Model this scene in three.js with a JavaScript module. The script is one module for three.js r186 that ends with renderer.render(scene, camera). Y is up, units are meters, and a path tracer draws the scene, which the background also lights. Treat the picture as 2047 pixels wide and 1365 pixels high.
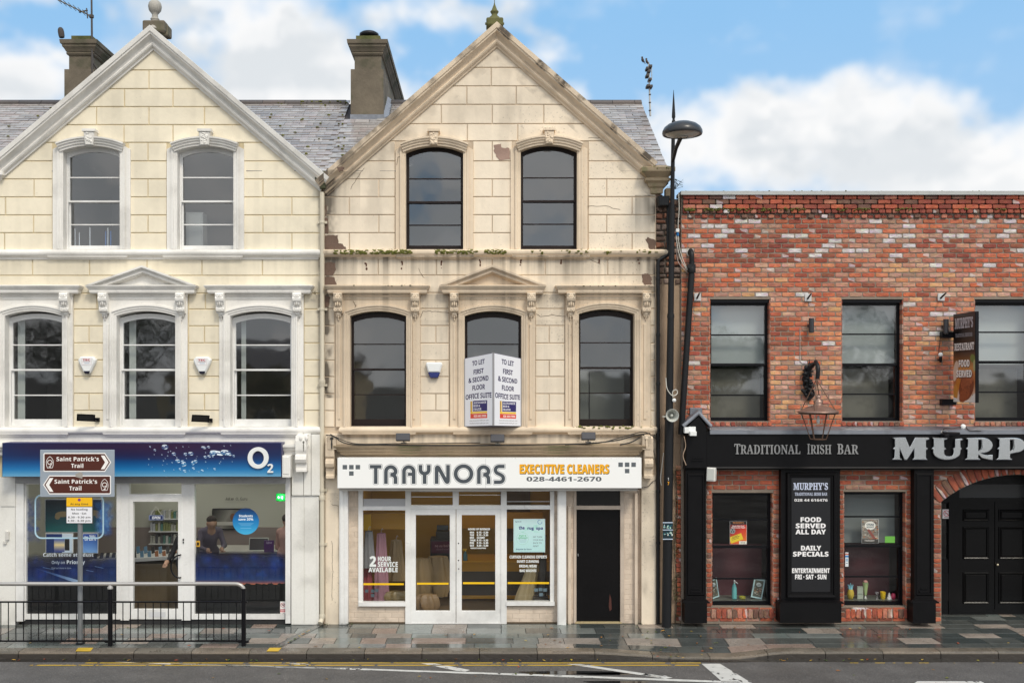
import * as THREE from 'three';
import { mergeGeometries, toCreasedNormals } from 'three/addons/utils/BufferGeometryUtils.js';
import { RoundedBoxGeometry } from 'three/addons/geometries/RoundedBoxGeometry.js';
import { TextGeometry } from 'three/addons/geometries/TextGeometry.js';
import { FontLoader } from 'three/addons/loaders/FontLoader.js';
import { MarchingCubes } from 'three/addons/objects/MarchingCubes.js';

// ---------------------------------------------------------------- camera, sky, sun, exposure
// The facades stand on the plane z = 0; the camera stands 18 m in front of them, 4.25 m up, looking straight at them with a shifted lens.
const D = 18, EYE = 4.25, FOC = 2034, VPX = 965, VPY = 767;
const scene = new THREE.Scene();
const camera = new THREE.PerspectiveCamera(2 * Math.atan(682.5 / FOC) * 180 / Math.PI, 2047 / 1365, 0.1, 500);
camera.position.set(0, EYE, D);
camera.lookAt(0, EYE, 0);
camera.setViewOffset(2047, 1365, 58.5, -84.5, 2047, 1365);
camera.updateProjectionMatrix();
const renderer = new THREE.WebGLRenderer({ antialias: true });
renderer.setSize(1024, 682);
renderer.toneMapping = THREE.LinearToneMapping;
renderer.toneMappingExposure = 1.2;
renderer.shadowMap.enabled = true;
renderer.shadowMap.type = THREE.PCFSoftShadowMap;

// ---- numbers
function rngOf(seed) { let a = seed >>> 0; return () => { a = (a + 0x6D2B79F5) | 0; let t = Math.imul(a ^ (a >>> 15), 1 | a); t = (t + Math.imul(t ^ (t >>> 7), 61 | t)) ^ t; return ((t ^ (t >>> 14)) >>> 0) / 4294967296; }; }
let R = rngOf(7);
const rr = (a, b) => a + (b - a) * R();
const pick = (a) => a[Math.floor(R() * a.length) % a.length];
const clamp = (v, a = 0, b = 1) => Math.min(b, Math.max(a, v));
const lerp = (a, b, t) => a + (b - a) * t;
const sstep = (a, b, v) => { const t = clamp((v - a) / (b - a)); return t * t * (3 - 2 * t); };
const LAT = new Float32Array(65536); { const q = rngOf(99); for (let i = 0; i < 65536; i++) LAT[i] = q(); }
const hash2 = (i, j) => LAT[((i * 157 + j * 8311) ^ (j * 31)) & 65535];
function vnoise(x, y, p = 0, s = 0) {                       // value noise, tiling over p cells when p > 0
  let i = Math.floor(x), j = Math.floor(y); const fx = x - i, fy = y - j, u = fx * fx * (3 - 2 * fx), v = fy * fy * (3 - 2 * fy);
  const w = p ? (k) => ((k % p) + p) % p : (k) => k;
  const a = hash2(w(i) + s, w(j)), b = hash2(w(i + 1) + s, w(j)), c = hash2(w(i) + s, w(j + 1)), d = hash2(w(i + 1) + s, w(j + 1));
  return a + (b - a) * u + (c - a) * v + (a - b - c + d) * u * v;
}
function fbm(x, y, o = 5, p = 0, s = 0) { let a = 0, k = 0.5, n = 0; for (let q = 0; q < o; q++) { a += k * vnoise(x, y, p, s + q * 101); n += k; x *= 2; y *= 2; p *= 2; k *= 0.5; } return a / n; }
const enc = (l) => Math.round(255 * clamp(l <= 0.0031308 ? 12.92 * l : 1.055 * Math.pow(l, 1 / 2.4) - 0.055));
const lin = (c) => { c /= 255; return c <= 0.04045 ? c / 12.92 : Math.pow((c + 0.055) / 1.055, 2.4); };
const S3 = (r, g, b) => [lin(r), lin(g), lin(b)];

// ---- sky: blue with broad white clouds, brighter on the sun's side
const SUN = new THREE.Vector3(0.35, 0.98, 0.75).normalize();
const cloudMarks = [  // heaps of cloud (+) and clear stretches (-): place, half-size, weight
  [560, 80, 170, 120, .40], [660, 175, 190, 70, .42], [50, 150, 160, 70, .40], [340, 22, 90, 26, .20], [850, 26, 170, 40, .25], [1120, 105, 140, 70, .26], [770, 70, 120, 70, .2],
  [1720, 300, 460, 100, .37], [1740, 185, 160, 60, .26], [1420, 270, 140, 60, .26], [1960, 340, 180, 80, .34], [1560, 215, 110, 45, .22],
  [1470, 60, 330, 85, -.42], [1230, 40, 110, 80, -.3], [220, 70, 190, 45, -.24], [640, 8, 60, 22, -.1], [1900, 60, 230, 80, -.45], [2010, 235, 60, 50, -.2], [100, 30, 160, 40, -.2]];
function skyLight(x, y, z) {
  const el = Math.asin(clamp(y, -1, 1)) * 57.2958, az = Math.atan2(x, -z) * 57.2958;
  if (el < -1.5) return [0.10, 0.10, 0.10];
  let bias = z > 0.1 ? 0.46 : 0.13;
  if (z < -0.2 && y > -0.02 && y < 0.7) {
    const px = VPX + FOC * x / -z, py = VPY - FOC * y / -z;
    let near = 0; for (const [cx, cy, rx, ry, w] of cloudMarks) { const d = ((px - cx) / rx) ** 2 + ((py - cy) / ry) ** 2; if (d < 9) { near += w * Math.exp(-d); } }
    bias += near;
  }
  const t = (y + 0.16), qx = x / t, qz = z / t;
  const A = az * 0.075, E = el * 0.13;
  const n = 0.62 * fbm(Math.cos(az / 57.3) * 5 + 20, E + Math.sin(az / 57.3) * 5, 6, 0, 7) + 0.38 * fbm(qx * 1.1 + 40, qz * 1.1 + 9, 6, 0, 31);
  const wisp = fbm(az * 0.21 + 3, el * 0.5 + 5, 6, 0, 77);
  const fine = fbm(az * 0.55 + 7, el * 0.7 + 3 * n, 5, 0, 17), dens = n + bias * 0.62 + (fine - 0.5) * 0.42;
  let c = sstep(0.41, 0.75, dens);
  c = clamp(c + 0.30 * sstep(0.45, 0.75, 0.6 * wisp + 0.4 * fine) * (1 - c));
  c = Math.max(c, 0.8 * Math.exp(-Math.max(0, el) / 6));
  const h = Math.exp(-Math.max(0, el) / 16);
  const blue = [lerp(0.16, 0.48, h * .75), lerp(0.41, 0.65, h * .7), lerp(0.72, 0.80, h * .6)];
  const sh = clamp(sstep(0.38, 0.66, fbm(az * 0.2 + 31 + fine, el * 0.42 + 2, 6, 0, 51)) * 0.9 + 0.45 * sstep(0.62, 0.95, dens) * sstep(0.4, 0.6, fine));
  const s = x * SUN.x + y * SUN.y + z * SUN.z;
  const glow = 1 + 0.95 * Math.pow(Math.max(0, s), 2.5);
  const k = lerp(0.83, 0.70, sh);
  const cloud = [lerp(0.985, 0.90, sh) * k, lerp(0.985, 0.945, sh) * k, 0.985 * k];
  return [0, 1, 2].map((q) => lerp(blue[q] * (1 + 0.3 * Math.max(0, s)), cloud[q] * glow, c));
}
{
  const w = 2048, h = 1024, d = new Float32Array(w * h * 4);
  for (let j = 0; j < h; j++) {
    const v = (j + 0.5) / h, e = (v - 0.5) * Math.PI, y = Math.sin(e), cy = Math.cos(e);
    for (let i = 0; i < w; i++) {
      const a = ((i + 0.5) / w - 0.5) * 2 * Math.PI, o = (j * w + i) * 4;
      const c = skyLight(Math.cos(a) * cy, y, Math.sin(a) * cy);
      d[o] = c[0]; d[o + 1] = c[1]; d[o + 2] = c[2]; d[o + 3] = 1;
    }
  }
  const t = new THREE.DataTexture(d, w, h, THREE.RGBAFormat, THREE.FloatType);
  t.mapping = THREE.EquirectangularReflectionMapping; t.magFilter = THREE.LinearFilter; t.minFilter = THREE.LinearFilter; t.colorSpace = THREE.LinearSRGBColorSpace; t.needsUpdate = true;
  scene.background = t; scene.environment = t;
}
const sun = new THREE.DirectionalLight(new THREE.Color().setRGB(1.0, 0.91, 0.76), 1.5);
sun.position.copy(SUN).multiplyScalar(60); sun.target.position.set(0, 3, 0);
sun.castShadow = true; sun.shadow.radius = 22; sun.shadow.mapSize.set(2048, 2048);
Object.assign(sun.shadow.camera, { left: -16, right: 16, top: 16, bottom: -16, near: 1, far: 120 });
scene.add(sun, sun.target);

// ---------------------------------------------------------------- measuring: source pixel -> metres on a plane at depth z
const X = (px, z = 0) => (px - VPX) * (D - z) / FOC;
const Y = (py, z = 0) => EYE + (VPY - py) * (D - z) / FOC;
const M = (px, z = 0) => px * (D - z) / FOC;
const ROAD = -0.115;
const Gz = (py, y = ROAD) => D - (EYE - y) * FOC / (py - VPY);
const G = (px, py, y = ROAD) => { const z = Gz(py, y); return [X(px, z), z]; };

// ---------------------------------------------------------------- geometry
function uvBox(g) {                                           // uv in metres from the dominant direction of each face
  const n = g.index ? g.toNonIndexed() : g, p = n.attributes.position, N = n.attributes.normal, uv = new Float32Array(p.count * 2);
  for (let i = 0; i < p.count; i += 3) {
    const ax = p.getX(i), ay = p.getY(i), az = p.getZ(i), bx = p.getX(i + 1) - ax, by = p.getY(i + 1) - ay, bz = p.getZ(i + 1) - az, cx = p.getX(i + 2) - ax, cy = p.getY(i + 2) - ay, cz = p.getZ(i + 2) - az;
    const nx = Math.abs(by * cz - bz * cy), ny = Math.abs(bz * cx - bx * cz), nz = Math.abs(bx * cy - by * cx);
    for (let k = i; k < i + 3; k++) {
      const x = p.getX(k), y = p.getY(k), z = p.getZ(k);
      if (nz >= nx && nz >= ny) { uv[2 * k] = x; uv[2 * k + 1] = y; } else if (nx >= ny) { uv[2 * k] = z; uv[2 * k + 1] = y; } else { uv[2 * k] = x; uv[2 * k + 1] = z; }
    }
  }
  n.setAttribute('uv', new THREE.BufferAttribute(uv, 2));
  return n;
}
class B {                                                     // collects quads and triangles
  constructor() { this.p = []; }
  t(a, b, c) { this.p.push(...a, ...b, ...c); return this; }
  q(a, b, c, d) { return this.t(a, b, c).t(a, c, d); }
  g(crease = 0) {
    let g = new THREE.BufferGeometry(); g.setAttribute('position', new THREE.Float32BufferAttribute(this.p, 3)); g.computeVertexNormals();
    if (crease) g = toCreasedNormals(g, crease);
    return uvBox(g);
  }
}
const box = (x0, x1, y0, y1, z0, z1) => uvBox(new THREE.BoxGeometry(Math.abs(x1 - x0), Math.abs(y1 - y0), Math.abs(z1 - z0)).translate((x0 + x1) / 2, (y0 + y1) / 2, (z0 + z1) / 2));
const rbox = (x0, x1, y0, y1, z0, z1, r = 0.01, s = 2) => uvBox(new RoundedBoxGeometry(Math.abs(x1 - x0), Math.abs(y1 - y0), Math.abs(z1 - z0), s, r).translate((x0 + x1) / 2, (y0 + y1) / 2, (z0 + z1) / 2));
const pb = (a, b, t, u, z0, z1) => box(X(a, z1), X(b, z1), Y(u, z1), Y(t, z1), z0, z1);          // box whose front face is measured on the photograph
const prb = (a, b, t, u, z0, z1, r) => rbox(X(a, z1), X(b, z1), Y(u, z1), Y(t, z1), z0, z1, r);
function insetPoly(P, b) {
  const n = P.length, out = [];
  for (let i = 0; i < n; i++) {
    const a = P[(i + n - 1) % n], p = P[i], c = P[(i + 1) % n];
    let d1 = [p[0] - a[0], p[1] - a[1]], d2 = [c[0] - p[0], c[1] - p[1]]; const l1 = Math.hypot(...d1) || 1e-9, l2 = Math.hypot(...d2) || 1e-9; d1 = d1.map((v) => v / l1); d2 = d2.map((v) => v / l2);
    const n1 = [-d1[1], d1[0]], n2 = [-d2[1], d2[0]], k = 1 + n1[0] * n2[0] + n1[1] * n2[1];
    out.push([p[0] + (n1[0] + n2[0]) * b / Math.max(k, 0.3), p[1] + (n1[1] + n2[1]) * b / Math.max(k, 0.3)]);
  }
  return out;
}
function plate(P, z0, z1, b = 0) {                            // convex polygon (counter-clockwise) with a chamfered front
  const m = new B(), n = P.length, F = b ? insetPoly(P, b) : P, zs = z1 - b;
  for (let i = 0; i < n; i++) { const j = (i + 1) % n; m.q([...P[i], z0], [...P[j], z0], [...P[j], zs], [...P[i], zs]); if (b) m.q([...P[i], zs], [...P[j], zs], [...F[j], z1], [...F[i], z1]); }
  for (let i = 1; i < n - 1; i++) m.t([...F[0], z1], [...F[i], z1], [...F[i + 1], z1]);
  return m.g();
}
const rect = (x0, x1, y0, y1) => [[x0, y0], [x1, y0], [x1, y1], [x0, y1]];
function clipHalf(P, a, b, c) {                               // keep a x + b y <= c
  const out = [];
  for (let i = 0; i < P.length; i++) { const p = P[i], q = P[(i + 1) % P.length], dp = a * p[0] + b * p[1] - c, dq = a * q[0] + b * q[1] - c; if (dp <= 0) out.push(p); if ((dp < 0 && dq > 0) || (dp > 0 && dq < 0)) { const t = dp / (dp - dq); out.push([lerp(p[0], q[0], t), lerp(p[1], q[1], t)]); } }
  return out;
}
const area = (P) => { let s = 0; for (let i = 0; i < P.length; i++) { const a = P[i], b = P[(i + 1) % P.length]; s += a[0] * b[1] - a[1] * b[0]; } return s / 2; };
function shapeOf(P, holes = []) { const s = new THREE.Shape(P.map((p) => new THREE.Vector2(...p))); for (const h of holes) s.holes.push(new THREE.Path(h.map((p) => new THREE.Vector2(...p)))); return s; }
const slab = (P, holes, z0, z1, bevel = 0) => uvBox(new THREE.ExtrudeGeometry(shapeOf(P, holes), { depth: z1 - z0 - 2 * bevel, bevelEnabled: bevel > 0, bevelSize: bevel, bevelThickness: bevel, bevelOffset: -bevel, bevelSegments: 2, curveSegments: 12 }).translate(0, 0, z0 + bevel));
function sweep(path, prof, crease = 0.6, closed = false) {     // profile [outward, z] carried along a path in the facade plane, mitred at its corners
  const n = path.length, ring = [], m = new B();
  for (let i = 0; i < n; i++) {
    const a = path[closed ? (i + n - 1) % n : Math.max(0, i - 1)], p = path[i], c = path[closed ? (i + 1) % n : Math.min(n - 1, i + 1)];
    let d1 = [p[0] - a[0], p[1] - a[1]], d2 = [c[0] - p[0], c[1] - p[1]]; let l1 = Math.hypot(...d1), l2 = Math.hypot(...d2);
    if (l1 < 1e-9) { d1 = d2; l1 = l2; } if (l2 < 1e-9) { d2 = d1; l2 = l1; }
    const n1 = [-d1[1] / l1, d1[0] / l1], n2 = [-d2[1] / l2, d2[0] / l2], k = Math.max(1 + n1[0] * n2[0] + n1[1] * n2[1], 0.2);
    const v = [(n1[0] + n2[0]) / k, (n1[1] + n2[1]) / k];
    ring.push(prof.map(([o, z]) => [p[0] + v[0] * o, p[1] + v[1] * o, z]));
  }
  for (let i = 0; i < (closed ? n : n - 1); i++) for (let j = 0; j < prof.length - 1; j++) { const k = (i + 1) % n; m.q(ring[i][j], ring[k][j], ring[k][j + 1], ring[i][j + 1]); }
  if (!closed) for (const e of [0, n - 1]) for (const f of THREE.ShapeUtils.triangulateShape(prof.map((p) => new THREE.Vector2(...p)), [])) m.t(ring[e][f[0]], ring[e][f[1]], ring[e][f[2]]);
  return m.g(crease);
}
function hood(x0, x1, zf, prof, crease = 0.6) {               // moulding [out, y] along a front with returns at both ends
  const m = new B(), P = (o, y) => [[x0 - o, y, zf - 0.02], [x0 - o, y, zf + o], [x1 + o, y, zf + o], [x1 + o, y, zf - 0.02]];
  for (let j = 0; j < prof.length - 1; j++) { const a = P(...prof[j]), b = P(...prof[j + 1]); for (let k = 0; k < 3; k++) m.q(a[k], a[k + 1], b[k + 1], b[k]); }
  for (const j of [0, prof.length - 1]) { const a = P(...prof[j]); m.q(...a); }
  return m.g(crease);
}
const arcTop = (x0, x1, ys, rise, n = 14) => { const c = (x1 - x0) / 2, r = (c * c + rise * rise) / (2 * rise), cx = (x0 + x1) / 2, cy = ys + rise - r, a = Math.asin(c / r), out = []; for (let i = 0; i <= n; i++) { const t = -a + 2 * a * i / n; out.push([cx + r * Math.sin(t), cy + r * Math.cos(t)]); } return out; };
const archLoop = (x0, x1, y0, ys, rise, n = 14) => [[x0, y0], [x1, y0], ...arcTop(x0, x1, ys, rise, n).reverse()];       // counter-clockwise
const archPath = (x0, x1, y0, ys, rise, n = 14) => [[x0, y0], ...arcTop(x0, x1, ys, rise, n), [x1, y0]];
function lathe(pts, x = 0, y = 0, z = 0, seg = 20) { return uvBox(new THREE.LatheGeometry(pts.map((p) => new THREE.Vector2(Math.max(p[0], 0.0001), p[1])), seg).translate(x, y, z)); }
function tube(pts, r, seg = 0, rad = 7) { const c = new THREE.CatmullRomCurve3(pts.map((p) => new THREE.Vector3(...p)), false, 'centripetal'); return new THREE.TubeGeometry(c, seg || pts.length * 6, r, rad).toNonIndexed(); }
function rod(a, b, r0, r1 = r0, seg = 10) { const A = new THREE.Vector3(...a), V = new THREE.Vector3(...b).sub(A), g = new THREE.CylinderGeometry(r1, r0, V.length(), seg).translate(0, V.length() / 2, 0); g.applyQuaternion(new THREE.Quaternion().setFromUnitVectors(new THREE.Vector3(0, 1, 0), V.clone().normalize())); return g.translate(...a).toNonIndexed(); }
function pipe(pts, r, seg = 12) { const o = []; for (let i = 0; i < pts.length - 1; i++) o.push(rod(pts[i], pts[i + 1], r, r, seg)); for (let i = 1; i < pts.length - 1; i++) o.push(new THREE.SphereGeometry(r, seg, 8).translate(...pts[i]).toNonIndexed()); return merge(o); }
const ball = (x, y, z, rx, ry = rx, rz = rx, a = 14, b = 10) => new THREE.SphereGeometry(1, a, b).scale(rx, ry, rz).translate(x, y, z).toNonIndexed();
function merge(list) { const a = list.map((g) => { const n = g.index ? g.toNonIndexed() : g; for (const k of Object.keys(n.attributes)) if (!['position', 'normal', 'uv', 'color'].includes(k)) n.deleteAttribute(k); if (!n.attributes.uv) n.setAttribute('uv', new THREE.BufferAttribute(new Float32Array(n.attributes.position.count * 2), 2)); return n; }); return a.length === 1 ? a[0] : mergeGeometries(a, false); }
function tint(g, c) { const n = g.attributes.position.count, a = new Float32Array(n * 3); for (let i = 0; i < n; i++) a.set(c, 3 * i); g.setAttribute('color', new THREE.BufferAttribute(a, 3)); return g; }

// ---------------------------------------------------------------- objects
const taken = {};
function numbered(n) { const k = taken[n] = (taken[n] ?? -1) + 1; return k ? n + '_' + String(k).padStart(3, '0') : n; }
const groundOf = (o) => { const v = new THREE.Vector3(); for (let q = o; q && q !== scene; q = q.parent) v.add(q.position); return v; };
function thing(name, label, category, at = [0, 0, 0], group) {
  const o = new THREE.Group(); o.name = numbered(name); o.position.set(...at); o.userData = { label, category }; if (group) o.userData.group = group; scene.add(o); return o;
}
function part(name, geo, material, parent, label) {            // geometry in world metres; the mesh takes its place under its parent
  const v = groundOf(parent), g = merge(Array.isArray(geo) ? geo : [geo]); if (v.lengthSq()) g.translate(-v.x, -v.y, -v.z);
  const m = new THREE.Mesh(g, material); m.name = name; m.castShadow = m.receiveShadow = true; if (label) m.userData.label = label; parent.add(m); return m;
}
function sub(name, parent) { const g = new THREE.Group(); g.name = name; parent.add(g); return g; }
function piece(name, g, material, parent, x, y, z) { const m = new THREE.Mesh(g, material); m.name = name; m.castShadow = m.receiveShadow = true; const v = groundOf(parent); m.position.set(x - v.x, y - v.y, z - v.z); parent.add(m); return m; }
function struct(name, geo, material) { const m = new THREE.Mesh(merge(Array.isArray(geo) ? geo : [geo]), material); m.name = numbered(name); m.castShadow = m.receiveShadow = true; m.userData.kind = 'structure'; scene.add(m); return m; }
function copyOf(o, at, label, turn) { const c = o.clone(); c.name = numbered(o.name.replace(/_\d{3}$/, '')); c.userData = { ...o.userData }; if (label) c.userData.label = label; c.position.set(...at); if (turn !== undefined) c.rotation.y = turn; scene.add(c); return c; }

// ---------------------------------------------------------------- materials
function dataTex(w, h, fn, { srgb = true, per = 1, pery = per } = {}) {   // fn(u, v) -> linear colour or value; per = metres per repeat
  const d = new Uint8Array(w * h * 4);
  for (let j = 0; j < h; j++) for (let i = 0; i < w; i++) { const c = fn((i + 0.5) / w, (j + 0.5) / h), o = (j * w + i) * 4; if (typeof c === 'number') { d[o] = d[o + 1] = d[o + 2] = Math.round(255 * clamp(c)); d[o + 3] = 255; } else { for (let k = 0; k < 3; k++) d[o + k] = srgb ? enc(c[k]) : Math.round(255 * clamp(c[k])); d[o + 3] = c.length > 3 ? Math.round(255 * clamp(c[3])) : 255; } }
  const t = new THREE.DataTexture(d, w, h); t.wrapS = t.wrapT = THREE.RepeatWrapping; t.magFilter = THREE.LinearFilter; t.minFilter = THREE.LinearMipmapLinearFilter; t.generateMipmaps = true; if (srgb) t.colorSpace = THREE.SRGBColorSpace; t.repeat.set(1 / per, 1 / pery); t.needsUpdate = true; return t;
}
const again = (t, per) => { const c = t.clone(); c.repeat.set(1 / per, 1 / per); c.needsUpdate = true; return c; };
const C = (r, g, b) => new THREE.Color().setRGB(r, g, b);
const std = (color, roughness, o = {}) => new THREE.MeshStandardMaterial({ color: Array.isArray(color) ? C(...color) : color, roughness, ...o });
const phys = (color, roughness, spec, o = {}) => new THREE.MeshPhysicalMaterial({ color: C(...color), roughness, specularIntensity: spec, ...o });
const wearT = dataTex(512, 512, (u, v) => { const n = fbm(u * 6, v * 6, 5, 6), f = vnoise(u * 128, v * 128, 128, 5), s = vnoise(u * 60, v * 60, 60, 9); const k = 0.80 + 0.2 * sstep(0.25, 0.6, n) - 0.05 * f - (s > 0.96 ? 0.09 : 0); return [k, k * (0.985 + 0.015 * n), k * (0.96 + 0.04 * n)]; }, { per: 2.3 });
const grainB = dataTex(512, 512, (u, v) => 0.55 * fbm(u * 16, v * 16, 4, 16, 3) + 0.45 * fbm(u * 90, v * 90, 2, 90, 8), { srgb: false, per: 0.7 });
const smallB = again(grainB, 0.35);
const roughT = dataTex(256, 256, (u, v) => 0.55 + 0.45 * fbm(u * 8, v * 8, 5, 8, 13), { srgb: false, per: 1.1 });
function facadeTex(w, h, x0, x1, y0, y1, base, ledges, edges, grime, speck, rakes = []) {   // one paint job for a whole front, with the streaks and stains of its own ledges
  const W = x1 - x0, H = y1 - y0;
  const t = dataTex(w, h, (u, v) => {
    const x = x0 + u * W, y = y0 + v * H;
    const n = fbm(x * 1.3, y * 1.3, 5, 0, 3), f = fbm(x * 14, y * 14, 3, 0, 9);
    let k = 0.86 + 0.14 * sstep(0.25, 0.65, n) - 0.07 * (f - 0.5) - 0.05 * sstep(.5, .75, vnoise(x * 9, y * .45, 0, 23)), dirt = 0;
    for (const [ax, ay, kk, s] of rakes) { const d = ay - Math.abs(x - ax) / kk - y; if (d > -.55 && d < .3) dirt += s * (x > ax ? 1.25 : .7) * sstep(.46, .78, fbm(x * 4.5, y * 4.5, 5, 0, 29)) * (d < -.18 ? 1.3 : .35); }
    for (const [ly, a, b, s, len] of ledges) if (y < ly && x > a && x < b) { const d = ly - y, st = Math.pow(vnoise(x * 16, y * 0.5, 0, 41), 2) * 0.8 + 0.25 * vnoise(x * 45, y * 0.8, 0, 43); dirt += s * Math.exp(-d / len) * (0.25 + st); }
    for (const [ex, s, len, a, b] of edges) if (y > a && y < b) { const d = Math.abs(x - ex); if (d < len * 5) dirt += s * Math.exp(-d / len) * (0.2 + 1.2 * sstep(0.35, 0.75, fbm(x * 5, y * 3, 4, 0, 61))); }
    dirt += grime * sstep(0.56, 0.8, fbm(x * 2.1 + 7, y * 1.1, 5, 0, 71));
    if (speck) { const q = fbm(x * 46, y * 46, 2, 0, 88), th = 0.93 - speck * sstep(0.45, 0.7, fbm(x * 0.9, y * 0.9, 3, 0, 93)); if (q > th) dirt += 0.28; }
    dirt = clamp(dirt, 0, 0.92);
    return [lerp(base[0] * k, 0.075, dirt), lerp(base[1] * k, 0.06, dirt), lerp(base[2] * k, 0.045, dirt)];
  });
  t.repeat.set(1 / W, 1 / H); t.offset.set(-x0 / W, -y0 / H); t.wrapS = t.wrapT = THREE.ClampToEdgeWrapping; return t;
}
const rl = (py) => Y(py);
const creamT = facadeTex(768, 1100, X(-150), X(660), -0.1, Y(40), [.86, .775, .605],
  [[rl(514), X(-60), X(640), .17, .25], [rl(588), X(-60), X(640), .2, .22], [rl(868), X(-60), X(640), .18, .2], [rl(640), X(-60), X(640), .05, .8]], [[X(640), .4, .06, 3, 8.4], [X(645), .25, .2, 5.5, 8.4]], .05, .04, [[X(305), Y(98), 1.18, .12]]);
const tanT = facadeTex(1024, 1536, X(640), X(1345), -0.1, Y(40), [.86, .745, .59],
  [[rl(512), X(650), X(1330), .75, .35], [rl(588), X(650), X(1310), .5, .3], [rl(868), X(650), X(1310), .6, .3], [rl(640), X(650), X(1310), .2, .8], [rl(500), X(650), X(1330), .12, .6], [rl(345), X(640), X(720), .5, .5], [rl(390), X(1270), X(1345), .7, .5], [rl(985), X(640), X(1310), .2, .5]],
  [[X(652), 1.3, .11, 4.0, 8.4], [X(1312), .75, .09, 3.2, 8.2], [X(678), .4, .04, -1, 2.4], [X(1288), .25, .06, -1, 2.4]], .2, .16, [[X(993), Y(92), 1.146, .75]]);
const cream = std([1, 1, 1], 0.72, { map: creamT, bumpMap: grainB, bumpScale: 0.0022 });
const tan = std([1, 1, 1], 0.75, { map: tanT, bumpMap: grainB, bumpScale: 0.003 });
const tanTrim = std([.93, .88, .83], 0.7, { map: tanT, bumpMap: grainB, bumpScale: 0.003 });
const whiteStone = std([.83, .81, .77], 0.6, { map: wearT, bumpMap: grainB, bumpScale: 0.002 });
const whiteGloss = std([.83, .83, .82], 0.32, { map: again(wearT, 3.7), bumpMap: smallB, bumpScale: 0.0006 });
const whitePanel = std([.80, .79, .75], 0.42, { map: wearT, bumpMap: smallB, bumpScale: 0.0006 });
const mortarLine = std([.70, .59, .38], 0.85, { map: wearT });
const mortarTan = std([.62, .51, .385], 0.85, { map: wearT });
const darkWood = phys([.018, .0105, .009], 0.42, .5, { map: wearT, bumpMap: smallB, bumpScale: 0.001 });
const blackPaint = phys([.0055, .0052, .006], 0.4, .35, { map: again(wearT, 1.3), bumpMap: smallB, bumpScale: 0.0008 });
const blackSatin = phys([.007, .007, .009], 0.32, .4, { map: wearT });
const blackIron = phys([.013, .0135, .015], 0.42, .5, { bumpMap: smallB, bumpScale: 0.0012 });
const stoneT = dataTex(512, 512, (u, v) => { const n = fbm(u * 5, v * 5, 6, 5, 2), f = fbm(u * 40, v * 40, 3, 40, 6), m = sstep(0.55, 0.75, fbm(u * 4, v * 4, 4, 4, 19)); const k = 0.55 + 0.6 * n - 0.15 * f; return [lerp(.20 * k, .12 * k, m), lerp(.165 * k, .115 * k, m), lerp(.12 * k, .07 * k, m)]; }, { per: 1.9 });
const chimneyStone = std([1, 1, 1], 0.9, { map: stoneT, bumpMap: grainB, bumpScale: 0.006 });
const mossStone = std([.8, .95, .5], 0.95, { map: stoneT, bumpMap: grainB, bumpScale: 0.008 });
const mossMat = std([.17, .175, .035], 0.95, { map: again(wearT, .3), bumpMap: smallB, bumpScale: 0.006 });
const lead = std([.24, .255, .29], 0.45, { metalness: 0.55, map: again(wearT, .8), bumpMap: grainB, bumpScale: 0.003 });
const steelRail = std([.50, .48, .46], 0.34, { metalness: 0.55, map: again(wearT, .9) });
const galv = std([.27, .285, .30], 0.5, { metalness: 0.5, map: again(wearT, .6) });
const chrome = std([.86, .88, .88], 0.24, { metalness: 1 });
const silver = std([.62, .63, .64], 0.3, { metalness: 0.9 });
const glass = new THREE.MeshPhysicalMaterial({ color: C(.97, .985, .98), roughness: 0.0, transmission: 1, thickness: 0, ior: 1.52, metalness: 0 });
const oldGlassB = dataTex(256, 256, (u, v) => fbm(u * 4, v * 4, 2, 4, 27), { srgb: false, per: 1.2 });
const oldGlass = new THREE.MeshPhysicalMaterial({ color: C(.84, .87, .88), roughness: 0.03, transmission: 1, thickness: 0, ior: 2.15, bumpMap: oldGlassB, bumpScale: 0.0011 });
const whitePlastic = std([.78, .79, .78], 0.4);
const greyPlastic = std([.55, .56, .52], 0.5);
const cableBlack = std([.02, .018, .016], 0.6), cableWhite = std([.6, .58, .52], 0.5);

const stickerMat = new THREE.MeshStandardMaterial({ roughness: .4 });
// ---- print: a canvas on a flat sheet
function canvasTex(w, h, draw) { const c = document.createElement('canvas'); c.width = w; c.height = h; const x = c.getContext('2d'); draw(x, w, h); const t = new THREE.CanvasTexture(c); t.colorSpace = THREE.SRGBColorSpace; t.magFilter = THREE.LinearFilter; t.anisotropy = 4; return t; }
function sheet(x0, x1, y0, y1, z) { return new THREE.PlaneGeometry(x1 - x0, y1 - y0).translate((x0 + x1) / 2, (y0 + y1) / 2, z).toNonIndexed(); }
const psheet = (a, b, t, u, z) => sheet(X(a, z), X(b, z), Y(u, z), Y(t, z), z);
const printMat = (tex, roughness = 0.45, o = {}) => new THREE.MeshStandardMaterial({ map: tex, roughness, ...o });
const clearPrint = (tex, roughness = 0.5, o = {}) => new THREE.MeshStandardMaterial({ map: tex, roughness, transparent: true, ...o });
function fitText(x, s, cx, cy, w, h, { font = 'bold', face = 'sans-serif', color = '#fff', align = 'center', skew = 0, stroke = 0 } = {}) {   // text stretched into a box of w by h (h = cap height)
  x.save(); x.font = `${font} 100px ${face}`; x.textAlign = 'left'; x.textBaseline = 'alphabetic'; const m = x.measureText(s).width; const sx = w / m, sy = h / 72;
  x.translate(align === 'left' ? cx : cx - w / 2, cy + h / 2); x.transform(sx, 0, -skew * sy, sy, 0, 0); x.fillStyle = color; x.fillText(s, 0, 0); if (stroke) { x.strokeStyle = color; x.lineWidth = stroke; x.lineJoin = 'round'; x.strokeText(s, 0, 0); } x.restore();
}

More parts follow.
